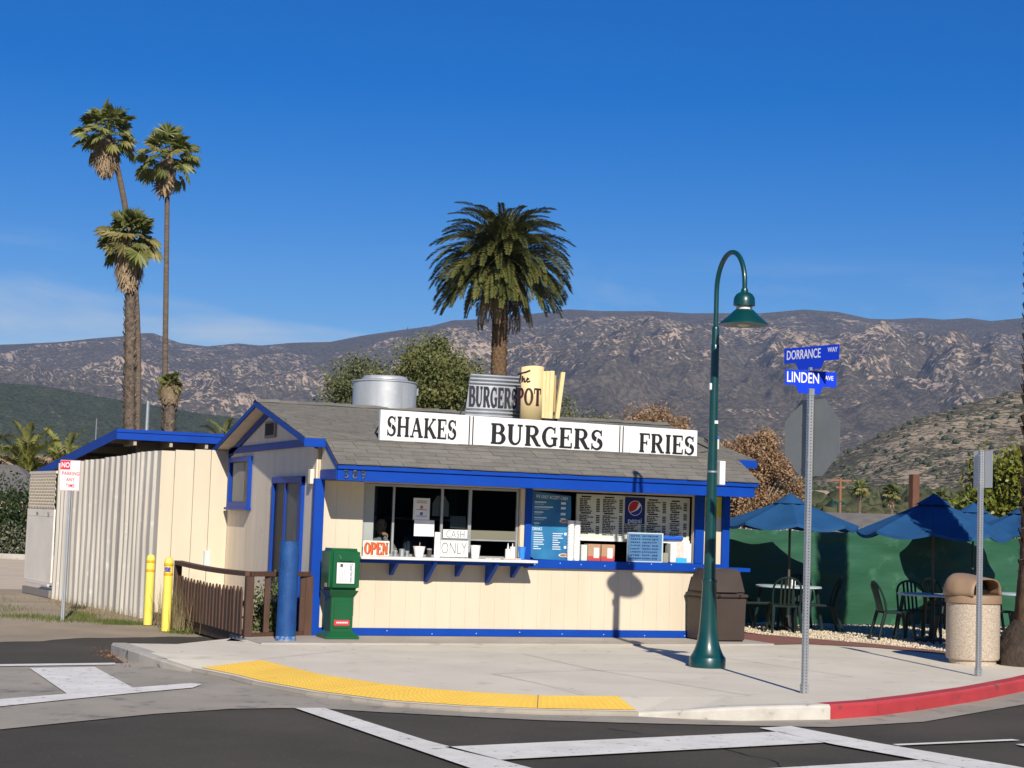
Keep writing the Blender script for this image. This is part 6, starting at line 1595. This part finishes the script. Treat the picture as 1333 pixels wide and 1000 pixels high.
patch = [(-2.35, 4.9, .55, .5), (-1.75, 4.55, .35, .18), (-2.9, 5.6, .7, .5), (-3.4, 7.5, .9, 1.2), (-3.7, 10.2, 1.1, 1.4), (-1.62, 4.1, .4, .15), (-2.0, 6.0, .25, .9), (-1.15, 2.55, .18, .35)]
def patches(r, n):
    k = r.integers(0, len(patch), n); q = np.array(patch)[k]
    return np.stack([q[:, 0] + r.normal(0, .5, n) * q[:, 2], q[:, 1] + r.normal(0, .5, n) * q[:, 3], np.full(n, -.16)], -1)
blades(6500, patches, .02, .07, GR, 'grass_patches', 'thin green turf patches in the dirt by the corrugated wall', 41)
blades(7000, lambda r, n: np.stack([r.uniform(-14, 3, n), r.uniform(36.1, 37.2, n), np.full(n, -.12)], -1), .12, .3, GR, 'grass_strip', 'strip of lawn along the side street kerb', 42, wid=.02)
blades(420, lambda r, n: np.stack([-1.13 + r.normal(0, .09, n), 3.2 + r.normal(0, .45, n), np.full(n, -.12)], -1), .2, .75, DRYG, 'dry_weeds', 'tall dry weeds at the left end of the brown fence', 43, lean=.28)
blades(700, lambda r, n: np.stack([-1.2 - r.random(n) * .9, 5.0 + r.random(n) * 5, np.full(n, -.16)], -1) * np.array([1, 1, 1]) , .05, .2, DRYG, 'wall_weeds', 'short dry weeds along the foot of the corrugated wall', 44)

# palms ------------------------------------------------------------
PTR = M('palm_trunk', (.17, .13, .095), .95, col2=(.085, .062, .046), ns=2.5, stretch=(1, 1, 5), bump=1, bs=9, bstretch=(1, 1, 4))
PTRC = M('date_palm_trunk', (.19, .115, .062), .95, col2=(.11, .065, .035), ns=5, col3=(.28, .20, .10), ns3=7, lo3=.6, hi3=.7, bump=1, bs=9)
BOOT = M('palm_boot', (.24, .19, .145), .9, col2=(.12, .09, .068), ns=5, lo=.42, hi=.58)
FROND = M('date_frond', (.095, .112, .030), .5, col2=(.21, .20, .06), ns=.8, rnd=.25, transl=.25)
LOWF = M('low_palm_frond', (.20, .215, .045), .55, col2=(.30, .28, .075), ns=.8, rnd=.3, transl=.3)
FRONDD = M('dry_frond', (.30, .21, .11), .8, col2=(.22, .15, .08), ns=1, rnd=.2, transl=.2)
FANL = M('fan_leaf', (.14, .165, .045), .5, col2=(.24, .245, .075), ns=1.5, rnd=.35, transl=.35)
FANY = M('fan_leaf_yellow', (.20, .19, .055), .6, col2=(.28, .23, .09), ns=1.5, rnd=.25, transl=.25)
FAND = M('fan_leaf_dead', (.36, .27, .17), .85, col2=(.25, .18, .11), ns=2, rnd=.2, transl=.15)

def frond_mesh(name, e0, bend, L, mat, npair=46, lw=.055, ll=.62, seed=0, sweep=.0):
    r = np.random.default_rng(seed)
    n = 40; ds_ = L / n
    P = [np.zeros(3)]; Tn = []
    for i in range(n):
        s = i / n; e = e0 - bend * s ** 1.25
        t = np.array([math.cos(e), sweep * s, math.sin(e)]); t /= np.linalg.norm(t); Tn.append(t); P.append(P[-1] + t * ds_)
    P = np.array(P); Tn = np.array(Tn + [Tn[-1]])
    V = []; F = []
    for i in range(n):                       # rachis ribbon
        w_ = .035 * (1 - i / n) + .008; w2_ = .035 * (1 - (i + 1) / n) + .008
        b = len(V); V += [P[i] + [0, w_, 0], P[i] - [0, w_, 0], P[i + 1] - [0, w2_, 0], P[i + 1] + [0, w2_, 0]]; F.append((b, b + 1, b + 2, b + 3))
    for k in range(npair):
        s = .10 + .89 * k / (npair - 1); i = min(int(s * n), n - 1); p = P[i] + (P[i + 1] - P[i]) * (s * n - i)
        t = Tn[i]; up = np.cross(t, [0, 1, 0]); up = up / np.linalg.norm(up) * -1
        if up[2] < 0 and abs(t[2]) < .9: up = -up
        l_ = ll * (math.sin(PI * (.12 + .83 * s)) ** .55) * r.uniform(.85, 1.1)
        for sg in (1, -1):
            dr = t * .70 + np.array([0, sg, 0]) * .55 + up * .45 + r.normal(0, .07, 3); dr /= np.linalg.norm(dr)
            q = p + dr * l_ * .55; tip = p + dr * l_ + np.array([0, 0, -.16 * l_ * r.uniform(.6, 1.6)])
            wv = np.cross(dr, up); wv = wv / (np.linalg.norm(wv) + 1e-9) * lw * .5
            b = len(V); V += [p - wv * .6, q - wv, tip, q + wv]; F.append((b, b + 1, b + 2, b + 3))
    return np_mesh(name, np.array(V), np.array(F), mat)

def date_palm(name, label, base, top, r0, r1, L, nf, seed, boots=True, emin=-62, emax=86, npair=46, lw=.055, ll=.62, dead=8, fm=None):
    root = thing(name, label, 'palm tree', base)
    rr_ = random.Random(seed)
    B, Tp = Vector(base), Vector(top)
    pts = [tuple(B + (Tp - B) * (i / 10) + Vector((math.sin(i * .6) * .04 * r0, 0, 0))) for i in range(11)]
    MB().tube(pts, [r0 * 1.5, r0 * 1.12] + [r0 + (r1 - r0) * i / 8 for i in range(9)], 16).build('trunk', PTRC, root, smooth=True)
    MB().lathe([(r1 * .95, -.9 * r1 * 2), (r1 * 1.25, -.5 * r1), (r1 * 1.15, r1 * .3), (r1 * .6, r1 * .9), (.02, r1 * 1.0)], 18, mt=T(*Tp)).build('crown_base', PTRC, root, smooth=True)
    if boots:
        bt = MB(); h = (Tp - B).length; n_ = 0; z = .3
        while z < h:
            for k in range(9):
                a = k * 2 * PI / 9 + z * 1.9; f = z / h; rad = r0 * (1.0 + .05) + (r1 - r0) * f
                c = B + (Tp - B) * f; o_ = Vector((math.cos(a), math.sin(a), 0)); sd = Vector((-math.sin(a), math.cos(a), 0)) * rad * .26
                p = c + o_ * rad * .97
                bt.add([p - sd, p + sd, p + o_ * rad * .16 + sd * .6 + Vector((0, 0, rad * .42)), p + o_ * rad * .16 - sd * .6 + Vector((0, 0, rad * .42)), p + Vector((0, 0, rad * .5))], [(0, 1, 2, 3), (3, 2, 4)])
            z += r0 * .48
        bt.build('leaf_scars', PTRC, root)['kind'] = 'stuff'
    vari = [frond_mesh('frond', math.radians(emax + (emin - emax) * (k / 9)), math.radians((92 if k < 6 else 92 - 11 * (k - 5)) if emin > -20 else 38 + 62 * math.sin(PI * min(1, (k + .4) / 9)) if emin > -40 else (48 + 52 * math.sin(PI * min(1, (k + 1.0) / 8)) if k < 7 else 58 - 12 * (k - 7))), L * (1.0 - .04 * (k > 6)), fm or FROND, npair, lw, ll, seed + k, .06 * (k % 3 - 1)) for k in range(10)]
    deadm = [frond_mesh('dry_frond', math.radians(-45 - 12 * k), math.radians(42), L * .85, FRONDD, npair // 2, lw, ll * .8, seed + 50 + k) for k in range(2)]
    ga = 2.39996
    for i in range(nf):
        f = (i + .5) / nf; k = min(9, int(f ** .85 * 10))
        o = link_mesh('frond', vari[k], root)
        a = i * ga + rr_.uniform(-.12, .12)
        o.location = Tp - B + Vector((math.cos(a) * r1 * .7 * f, math.sin(a) * r1 * .7 * f, r1 * (.9 - 1.5 * f)))
        s = rr_.uniform(.9, 1.06); o.scale = (s, s, s)
        o.rotation_euler = (rr_.uniform(-.15, .15), rr_.uniform(-.06, .06), a)
    for i in range(dead):
        o = link_mesh('dry_frond', deadm[i % 2], root); a = rr_.uniform(0, 6.283)
        o.location = Tp - B + Vector((math.cos(a) * r1 * .8, math.sin(a) * r1 * .8, -r1 * .6)); o.rotation_euler = (0, 0, a)
    return root
date_palm('date_palm', 'big round crowned date palm rising behind the roof signs', (32.3, 76.1, -.3), (31.9, 75.7, 17.0), .50, .42, 4.7, 240, 61, lw=.085, ll=.60, npair=64, dead=16, emin=-17)
# trunk of the near palm at the right edge
date_palm('date_palm', 'thick shaggy palm trunk standing at the right picture edge', (8.30, -3.95, -.05), (8.42, -3.9, 13.2), .27, .25, 3.0, 46, 62, lw=.05, ll=.5, npair=34, dead=4)
rb = thing('palm_root_mound', 'rough bulging root mound around the near palm trunk', 'palm tree', (8.30, -3.95, -.02), local=True)
mbm = MB(); vs = []
for i, (rr0, z) in enumerate(((.60, -.02), (.585, .10), (.54, .25), (.46, .40), (.37, .52), (.30, .60))):
    for j in range(28):
        a = 2 * PI * j / 28; q = rr0 * (1 + .05 * math.sin(j * 2.3 + i * 1.7) + .03 * math.sin(j * 5.1 + i))
        vs.append((q * math.cos(a), q * math.sin(a), z))
mbm.add(vs, [(i * 28 + j, i * 28 + (j + 1) % 28, (i + 1) * 28 + (j + 1) % 28, (i + 1) * 28 + j) for i in range(5) for j in range(28)])
mbm.build('mound', M('root_mound', (.085, .062, .045), .95, col2=(.045, .034, .026), ns=9, bump=2.5, bs=14), rb, smooth='all')

def fan_mesh(name, e0, pet, R, mat, seed, droop=.25, nseg=18):
    r = np.random.default_rng(seed)
    V = []; F = []
    pd = np.array([math.cos(e0), 0, math.sin(e0)]); end = pd * pet
    b = 0; V += [np.array([0, .03, 0]), np.array([0, -.03, 0]), end + [0, -.02, 0], end + [0, .02, 0]]; F.append((0, 1, 2, 3))
    e1 = e0 - .45
    t = np.array([math.cos(e1), 0, math.sin(e1)]); side = np.array([0, 1.0, 0]); up = np.cross(t, side); up = up if up[2] > 0 else -up
    for k in range(nseg):
        a = math.radians(-115 + 230 * k / (nseg - 1)) ; da = math.radians(230 / nseg * .56)
        def pt(ang_, rad, lift): return end + t * math.cos(ang_) * rad + side * math.sin(ang_) * rad + up * lift - np.array([0, 0, droop * (rad / R) ** 2.2 * R])
        rl = R * (1 - .22 * abs(a / 2) ** 1.5 / 2) * r.uniform(.9, 1.08)
        fold = .05 * (1 if k % 2 else -1)
        b = len(V)
        V += [end, pt(a - da, rl * .62, fold), pt(a + r.normal(0, .02), rl, -.05 * r.random()), pt(a + da, rl * .62, -fold)]
        F.append((b, b + 1, b + 2, b + 3))
    return np_mesh(name, np.array(V), np.array(F), mat)
def fan_palm(name, label, base, top, r0, r1, pet, R, nl, seed, skirt=1.0, boots_from=None, hang=26, yellow=.22, group=None, sk_w=1.0, bend=1.0):
    root = thing(name, label, 'palm tree', base, group=group)
    rr_ = random.Random(seed); r = np.random.default_rng(seed)
    B, Tp = Vector(base), Vector(top); n_ = 24
    pts = [(B.x + (Tp.x - B.x) * (i / n_) ** bend, B.y + (Tp.y - B.y) * (i / n_) ** bend, B.z + (Tp.z - B.z) * i / n_) for i in range(n_ + 1)]
    MB().tube(pts, [r0 + (r1 - r0) * (i / n_) ** .6 for i in range(n_ + 1)], 14).build('trunk', PTR, root, smooth=True)
    if boots_from is not None:
        bt = MB(); h = (Tp - B).length; z = boots_from[0] * h
        while z < boots_from[1] * h:
            for k in range(7):
                a = k * 2 * PI / 7 + z * 2.1 + rr_.uniform(-.35, .35); f = min(1, max(0, (z + rr_.uniform(-.12, .12)) / h)); rad = r0 + (r1 - r0) * f ** .6
                c = B + (Tp - B) * f; o_ = Vector((math.cos(a), math.sin(a), 0)); sd = Vector((-math.sin(a), math.cos(a), 0)) * rad * .32
                p = c + o_ * rad * .95; l_ = rad * rr_.uniform(.7, 1.3)
                bt.add([p - sd, p + sd, p + o_ * l_ * .55 + sd * .7 + Vector((0, 0, l_)), p + o_ * l_ * rr_.uniform(.2, .6) - sd * .7 + Vector((0, 0, l_ * rr_.uniform(.6, 1)))], [(0, 1, 2, 3)])
            z += r0 * .55
        bt.build('leaf_boots', BOOT, root)['kind'] = 'stuff'
    vg = [fan_mesh('fan_leaf', math.radians(84 - 15 * k), pet * (.9 + .05 * k), R, FANL, seed + k, .05 + .03 * k) for k in range(8)]
    vy = [fan_mesh('fan_leaf', math.radians(20 - 22 * k), pet, R, FANY, seed + 20 + k, .22) for k in range(3)]
    vd = [fan_mesh('dead_leaf', math.radians(-60 - 10 * k), pet * .7, R * .9, FAND, seed + 30 + k, .5, 12) for k in range(3)]
    for i in range(nl):
        f = (i + .5) / nl; a = i * 2.39996 + rr_.uniform(-.15, .15)
        me_ = vg[min(7, int(f * 8))]
        if f > .45 and rr_.random() < yellow * 2: me_ = vy[min(2, int((f - .45) / .55 * 3))]
        o = link_mesh('fan_leaf', me_, root); o.rotation_euler = (rr_.uniform(-.8, .8), rr_.uniform(-.35, .3), a)
        o.location = Tp - B + Vector((0, 0, -.7 * f * R)); s = rr_.uniform(.75, 1.15); o.scale = (s, s, s)
    for i in range(hang):
        a = rr_.uniform(0, 6.283); o = link_mesh('dead_leaf', vd[i % 3], root); o.rotation_euler = (rr_.uniform(-.3, .3), rr_.uniform(0, .25), a)
        o.location = Tp - B + Vector((0, 0, -.45 * R - rr_.random() * skirt * .4)); s = rr_.uniform(.7, 1.0); o.scale = (s, s, s)
    if skirt > 0:       # packed thatch of old leaves hanging against the trunk
        n = 1500; a = r.random(n) * 6.283; z = r.random(n) ** .8; prof = np.sin(PI * np.clip(.18 + z * .80, 0, 1)) ** .7
        rad = r1 * 1.2 + sk_w * R * .36 * prof * r.uniform(.55, 1.1, n)
        p = np.stack([np.cos(a) * rad, np.sin(a) * rad, -.35 * R - z * skirt], -1) + np.array(Tp - B)
        out_ = np.stack([np.cos(a), np.sin(a), np.zeros(n)], -1); sd = np.stack([-np.sin(a), np.cos(a), np.zeros(n)], -1)
        l_ = r.uniform(.18, .45, (n, 1)) * max(.5, skirt * .5); w_ = r.uniform(.02, .05, (n, 1)) * max(.8, R)
        tip = p + np.array([0, 0, -1.0]) * l_ + out_ * l_ * r.normal(.02, .22, (n, 1)) + sd * l_ * r.normal(0, .25, (n, 1))
        V = np.stack([p - sd * w_, p + sd * w_, tip + sd * w_ * .5, tip - sd * w_ * .5], 1).reshape(-1, 3)
        link_mesh('thatch', np_mesh('thatch', V, np.arange(4 * n).reshape(-1, 4), FAND), root)['kind'] = 'stuff'
    return root
fan_palm('fan_palm', 'tallest fan palm with slightly leaning trunk, left rear', (11.95, 84.5, -.3), (9.1, 83.9, 24.3), .23, .17, 1.22, .80, 60, 71, skirt=2.3, boots_from=None, hang=14, yellow=.2, sk_w=1.9, bend=3.2)
fan_palm('fan_palm', 'tall fan palm with bare slim straight trunk, right of the three', (12.75, 78.8, -.3), (11.72, 77.7, 22.0), .21, .135, 1.20, .76, 56, 72, skirt=1.9, hang=12, sk_w=1.2, yellow=.2)
fan_palm('fan_palm', 'shorter thick fan palm with rough trunk and pale thatch skirt', (6.2, 51.2, -.3), (5.55, 50.7, 12.85), .25, .20, .84, .60, 60, 73, skirt=1.9, boots_from=(.2, .84), hang=22, sk_w=1.6, yellow=.3)
fan_palm('fan_palm', 'small fan palm crown on a shaggy trunk below the slim palm', (8.15, 53.6, -.3), (8.02, 53.4, 7.0), .30, .24, .30, .34, 34, 74, skirt=.7, boots_from=(.1, .98), hang=10, yellow=.5)
for i, (b_, zt, R, lb) in enumerate((((-1.9, 55.5, -.3), 4.2, .95, 'low broad palm at the left picture edge behind the grey roof'), ((.3, 56.5, -.3), 4.5, .95, 'low pale green palm second from the left edge'), ((2.6, 57.5, -.3), 4.4, .9, 'low palm just above the no parking sign'), ((4.2, 58.0, -.3), 4.2, .8, 'small low palm right of the no parking sign'))):
    root = date_palm('low_palm', lb, b_, (b_[0], b_[1], zt - 1.7), .2, .18, 2.5, 46, 80 + i, boots=False, emin=-30, npair=34, lw=.075, ll=.55, dead=4, fm=LOWF)
for i, (b_, zt, lb) in enumerate((((13.2, 66.0, -.3), 5.6, 'yellow green palm crown peeping over the stand gable, left'), ((14.4, 65.0, -.3), 5.3, 'yellow green palm crown peeping over the stand gable, right'))):
    date_palm('low_palm', lb, b_, (b_[0], b_[1], zt - 1.0), .16, .14, 1.9, 40, 90 + i, boots=False, emin=-40, npair=30, lw=.06, ll=.45, dead=2, fm=LOWF)
for i, (b_, zt, lb) in enumerate((((89.5, 124.0, .3), 6.0, 'distant fan palm beyond the patio, left of three'), ((92.3, 122.6, .3), 5.6, 'distant fan palm beyond the patio, middle of three'), ((95.0, 118.5, .3), 5.2, 'distant fan palm beyond the patio, right of three'))):
    fan_palm('fan_palm', lb, b_, (b_[0], b_[1], zt), .22, .16, .55, .6, 24, 95 + i, skirt=.8, hang=8, yellow=.3)

# ------------------------------------------------------------------ background buildings, poles
ROOFG = M('grey_roof', (.17, .155, .14), .95, col2=(.12, .11, .10), ns=2, bump=.5, bs=8)
def house(label, x, y, z, w_, dpt, hw, hr, rz, wall, roof, windows=2):
    t = thing('house', label, 'house', (x, y, z), rz=rz, local=True)
    MB().box(-w_ / 2, w_ / 2, -dpt / 2, dpt / 2, -1, hw).build('wall', wall, t)
    e = .4
    rf = MB().add([(-w_ / 2 - e, -dpt / 2 - e, hw), (w_ / 2 + e, -dpt / 2 - e, hw), (w_ / 2 + e, dpt / 2 + e, hw), (-w_ / 2 - e, dpt / 2 + e, hw), (-w_ / 2 + dpt * .2, 0, hw + hr), (w_ / 2 - dpt * .2, 0, hw + hr)], [(3, 2, 1, 0), (0, 1, 5, 4), (1, 2, 5), (2, 3, 4, 5), (3, 0, 4)]).build('roof', roof, t)
    for k in range(windows):
        xx = -w_ / 2 + w_ * (k + .5) / windows
        wn_ = MB().box(xx - w_ * .09, xx + w_ * .09, -dpt / 2 - .06, -dpt / 2, hw * .4, hw * .8).build('window', M('far_window_frame', (.6, .6, .58), .6), t)
        MB().box(xx - w_ * .075, xx + w_ * .075, -dpt / 2 - .08, -dpt / 2 - .06, hw * .45, hw * .76).build('pane', M('far_pane', (.05, .06, .07), .2), wn_)
    return t
WLT = M('far_white_wall', (.70, .68, .62), .8); WTAN = M('far_tan_wall', (.45, .36, .27), .8); RTAN = M('tan_roof', (.38, .26, .18), .9, col2=(.32, .21, .15), ns=1); RRED = M('red_tile_roof', (.42, .12, .09), .85, col2=(.36, .10, .08), ns=2)
FA = -.38
house('low house with weathered grey roof behind the hedge at far left', -2.6, 47.5, -.3, 10, 6, 2.2, 1.1, FA + .1, WTAN, ROOFG)
house('tan roofed house between the low palms at left', 3.4, 63, -.3, 9, 6, 2.6, 1.5, FA, WTAN, RTAN)
house('grey roofed building just beyond the green fence', 34.3, 41.5, -.3, 7, 5, 1.7, .95, FA - .2, WLT, ROOFG)
house('small red tiled roof peeping beside the right end of the stand', 25.6, 38.5, -.3, 2.6, 2.6, 1.75, .85, FA, WLT, RRED, 1)
for (u, d_), lb, w_, wl, rf in (((122, 700), 'distant white farm building, left of the utility pole', 22, WLT, RTAN), ((126, 610), 'small distant white house near the palms', 10, WLT, WLT), ((137, 640), 'distant pale house partly hid by palms', 12, WLT, ROOFG), ((104, 560), 'distant tan house in the valley behind the first umbrella', 12, WTAN, RTAN), ((250, 980), 'far grey roofed packing shed below the tawny hill', 22, WTAN, ROOFG), ((92, 480), 'distant low barn near the sycamore', 10, WTAN, ROOFG)):
    x, y = to_xy(u, d_); house(lb, x, y, float(valley_z(np.array([u * 1.0]), np.array([d_ * 1.0]))[0]), w_ * .8, w_ * .4, w_ * .16, w_ * .09, FA, wl, rf)
def pole(name, label, x, y, z0, z1, r_, mat, arms=()):
    t = thing(name, label, 'pole', (x, y, z0))
    MB().tube([(x, y, z0), (x, y, z1)], [r_, r_ * .7], 8).build('shaft', mat, t, smooth=True)
    for za, L_ in arms: MB().box(-L_ / 2, L_ / 2, -.06, .06, za, za + .14, mt=T(x, y, 0) @ RZ(FA)).build('crossarm', mat, t)
    return t
OR = M('orange_timber', (.26, .12, .06), .8)
x, y = to_xy(28.8, 150.0); up_ = pole('utility_pole', 'orange brown utility pole with crossarm beyond the patio', x, y, .2, 6.2, .15, OR, ((5.9, 1.9), (5.3, .8)))
x, y = to_xy(-37.5, 178.0); pole('utility_pole', 'thin pale pole between the left palms', x, y, -.3, 12.5, .25, GALV)
x, y = to_xy(-24.0, 100.0); pole('utility_pole', 'thin dark pole above the low palms', x, y, -.3, 6.6, .05, GALVD)
x, y = to_xy(21.0, 110.0)
sl_ = pole('street_lamp', 'small twin headed teal street lamp far beyond the patio', x, y, -.3, 3.4, .09, GREENP)
for sg in (-1, 1):
    p = Vector((x, y, 3.35)); q = p + Vector((RHv.x, RHv.y, 0)) * .34 * sg
    MB().tube([p, p + (q - p) * .5 + Vector((0, 0, .12)), q], .03, 6).build('arm', GREENP, sl_); MB().lathe([(.03, .1), (.08, .02), (.17, -.10), (.02, -.10)], 12, mt=T(*q)).build('shade', GREENP, sl_)

# unseen dark block with shopfronts, added so the panes reflect something dark
sf = thing('reflection_blocker', 'added dark block behind the camera, darkening reflections in the window glass', 'building', (0, -44, -.2))
SFW = M('blocker_wall', (.10, .085, .07), .8, col2=(.14, .115, .09), ns=.4)
MB().box(-60, 60, -52, -44, -.3, 6.2).build('wall', SFW, sf)
MB().box(-60.3, 60.3, -52.3, -42.2, 6.2, 6.6).build('roof', ROOFG, sf)
for k in range(14):
    wn_ = MB().box(-56 + k * 8.2, -51 + k * 8.2, -44, -43.9, .8, 3.2).build('window', M('blocker_frame', (.2, .2, .2), .6), sf)
    MB().box(-55.8 + k * 8.2, -51.2 + k * 8.2, -43.9, -43.87, .95, 3.05).build('pane', M('blocker_glass', (.03, .03, .035), .1), wn_)

# fallen leaves along the left kerb
r = np.random.default_rng(77)
P = np.stack([-2.75 + r.normal(0, .08, 160), -1.1 + r.normal(0, .55, 160) - .5, np.full(160, -.138)], -1)
V, Fq = leaf_quads(P, .028, r, .6, 0); V[:, 2] = np.clip(V[:, 2], -.143, -.115)
tag(link_mesh('fallen_leaves', np_mesh('fallen_leaves', V, Fq, M('fallen_leaf', (.30, .13, .05), .9, col2=(.18, .08, .035), ns=30))), 'brown fallen leaves gathered along the left kerb', 'leaves', kind='stuff')

# ------------------------------------------------------------------ air
hz = MB()
cn = [to_xy(u, d_) for u, d_ in ((-4300, -600), (4300, -600), (4300, 9400), (-4300, 9400))]
hz.add([(x, y, -40) for x, y in cn] + [(x, y, 1060) for x, y in cn], [(3, 2, 1, 0), (4, 5, 6, 7), (0, 1, 5, 4), (1, 2, 6, 5), (2, 3, 7, 6), (3, 0, 4, 7)])
HZ = bpy.data.materials.new('haze_air'); HZ.use_nodes = True
nt = HZ.node_tree; nt.nodes.clear(); o_ = nt.nodes.new('ShaderNodeOutputMaterial'); pv = nt.nodes.new('ShaderNodeVolumePrincipled')
pv.inputs['Color'].default_value = (.25, .50, .95, 1); pv.inputs['Density'].default_value = 4.8e-5; pv.inputs['Anisotropy'].default_value = 0.0
nt.links.new(pv.outputs[0], o_.inputs['Volume'])
ho = hz.build('haze', HZ); tag(ho, 'thin bluish haze in the air', 'haze', kind='stuff')
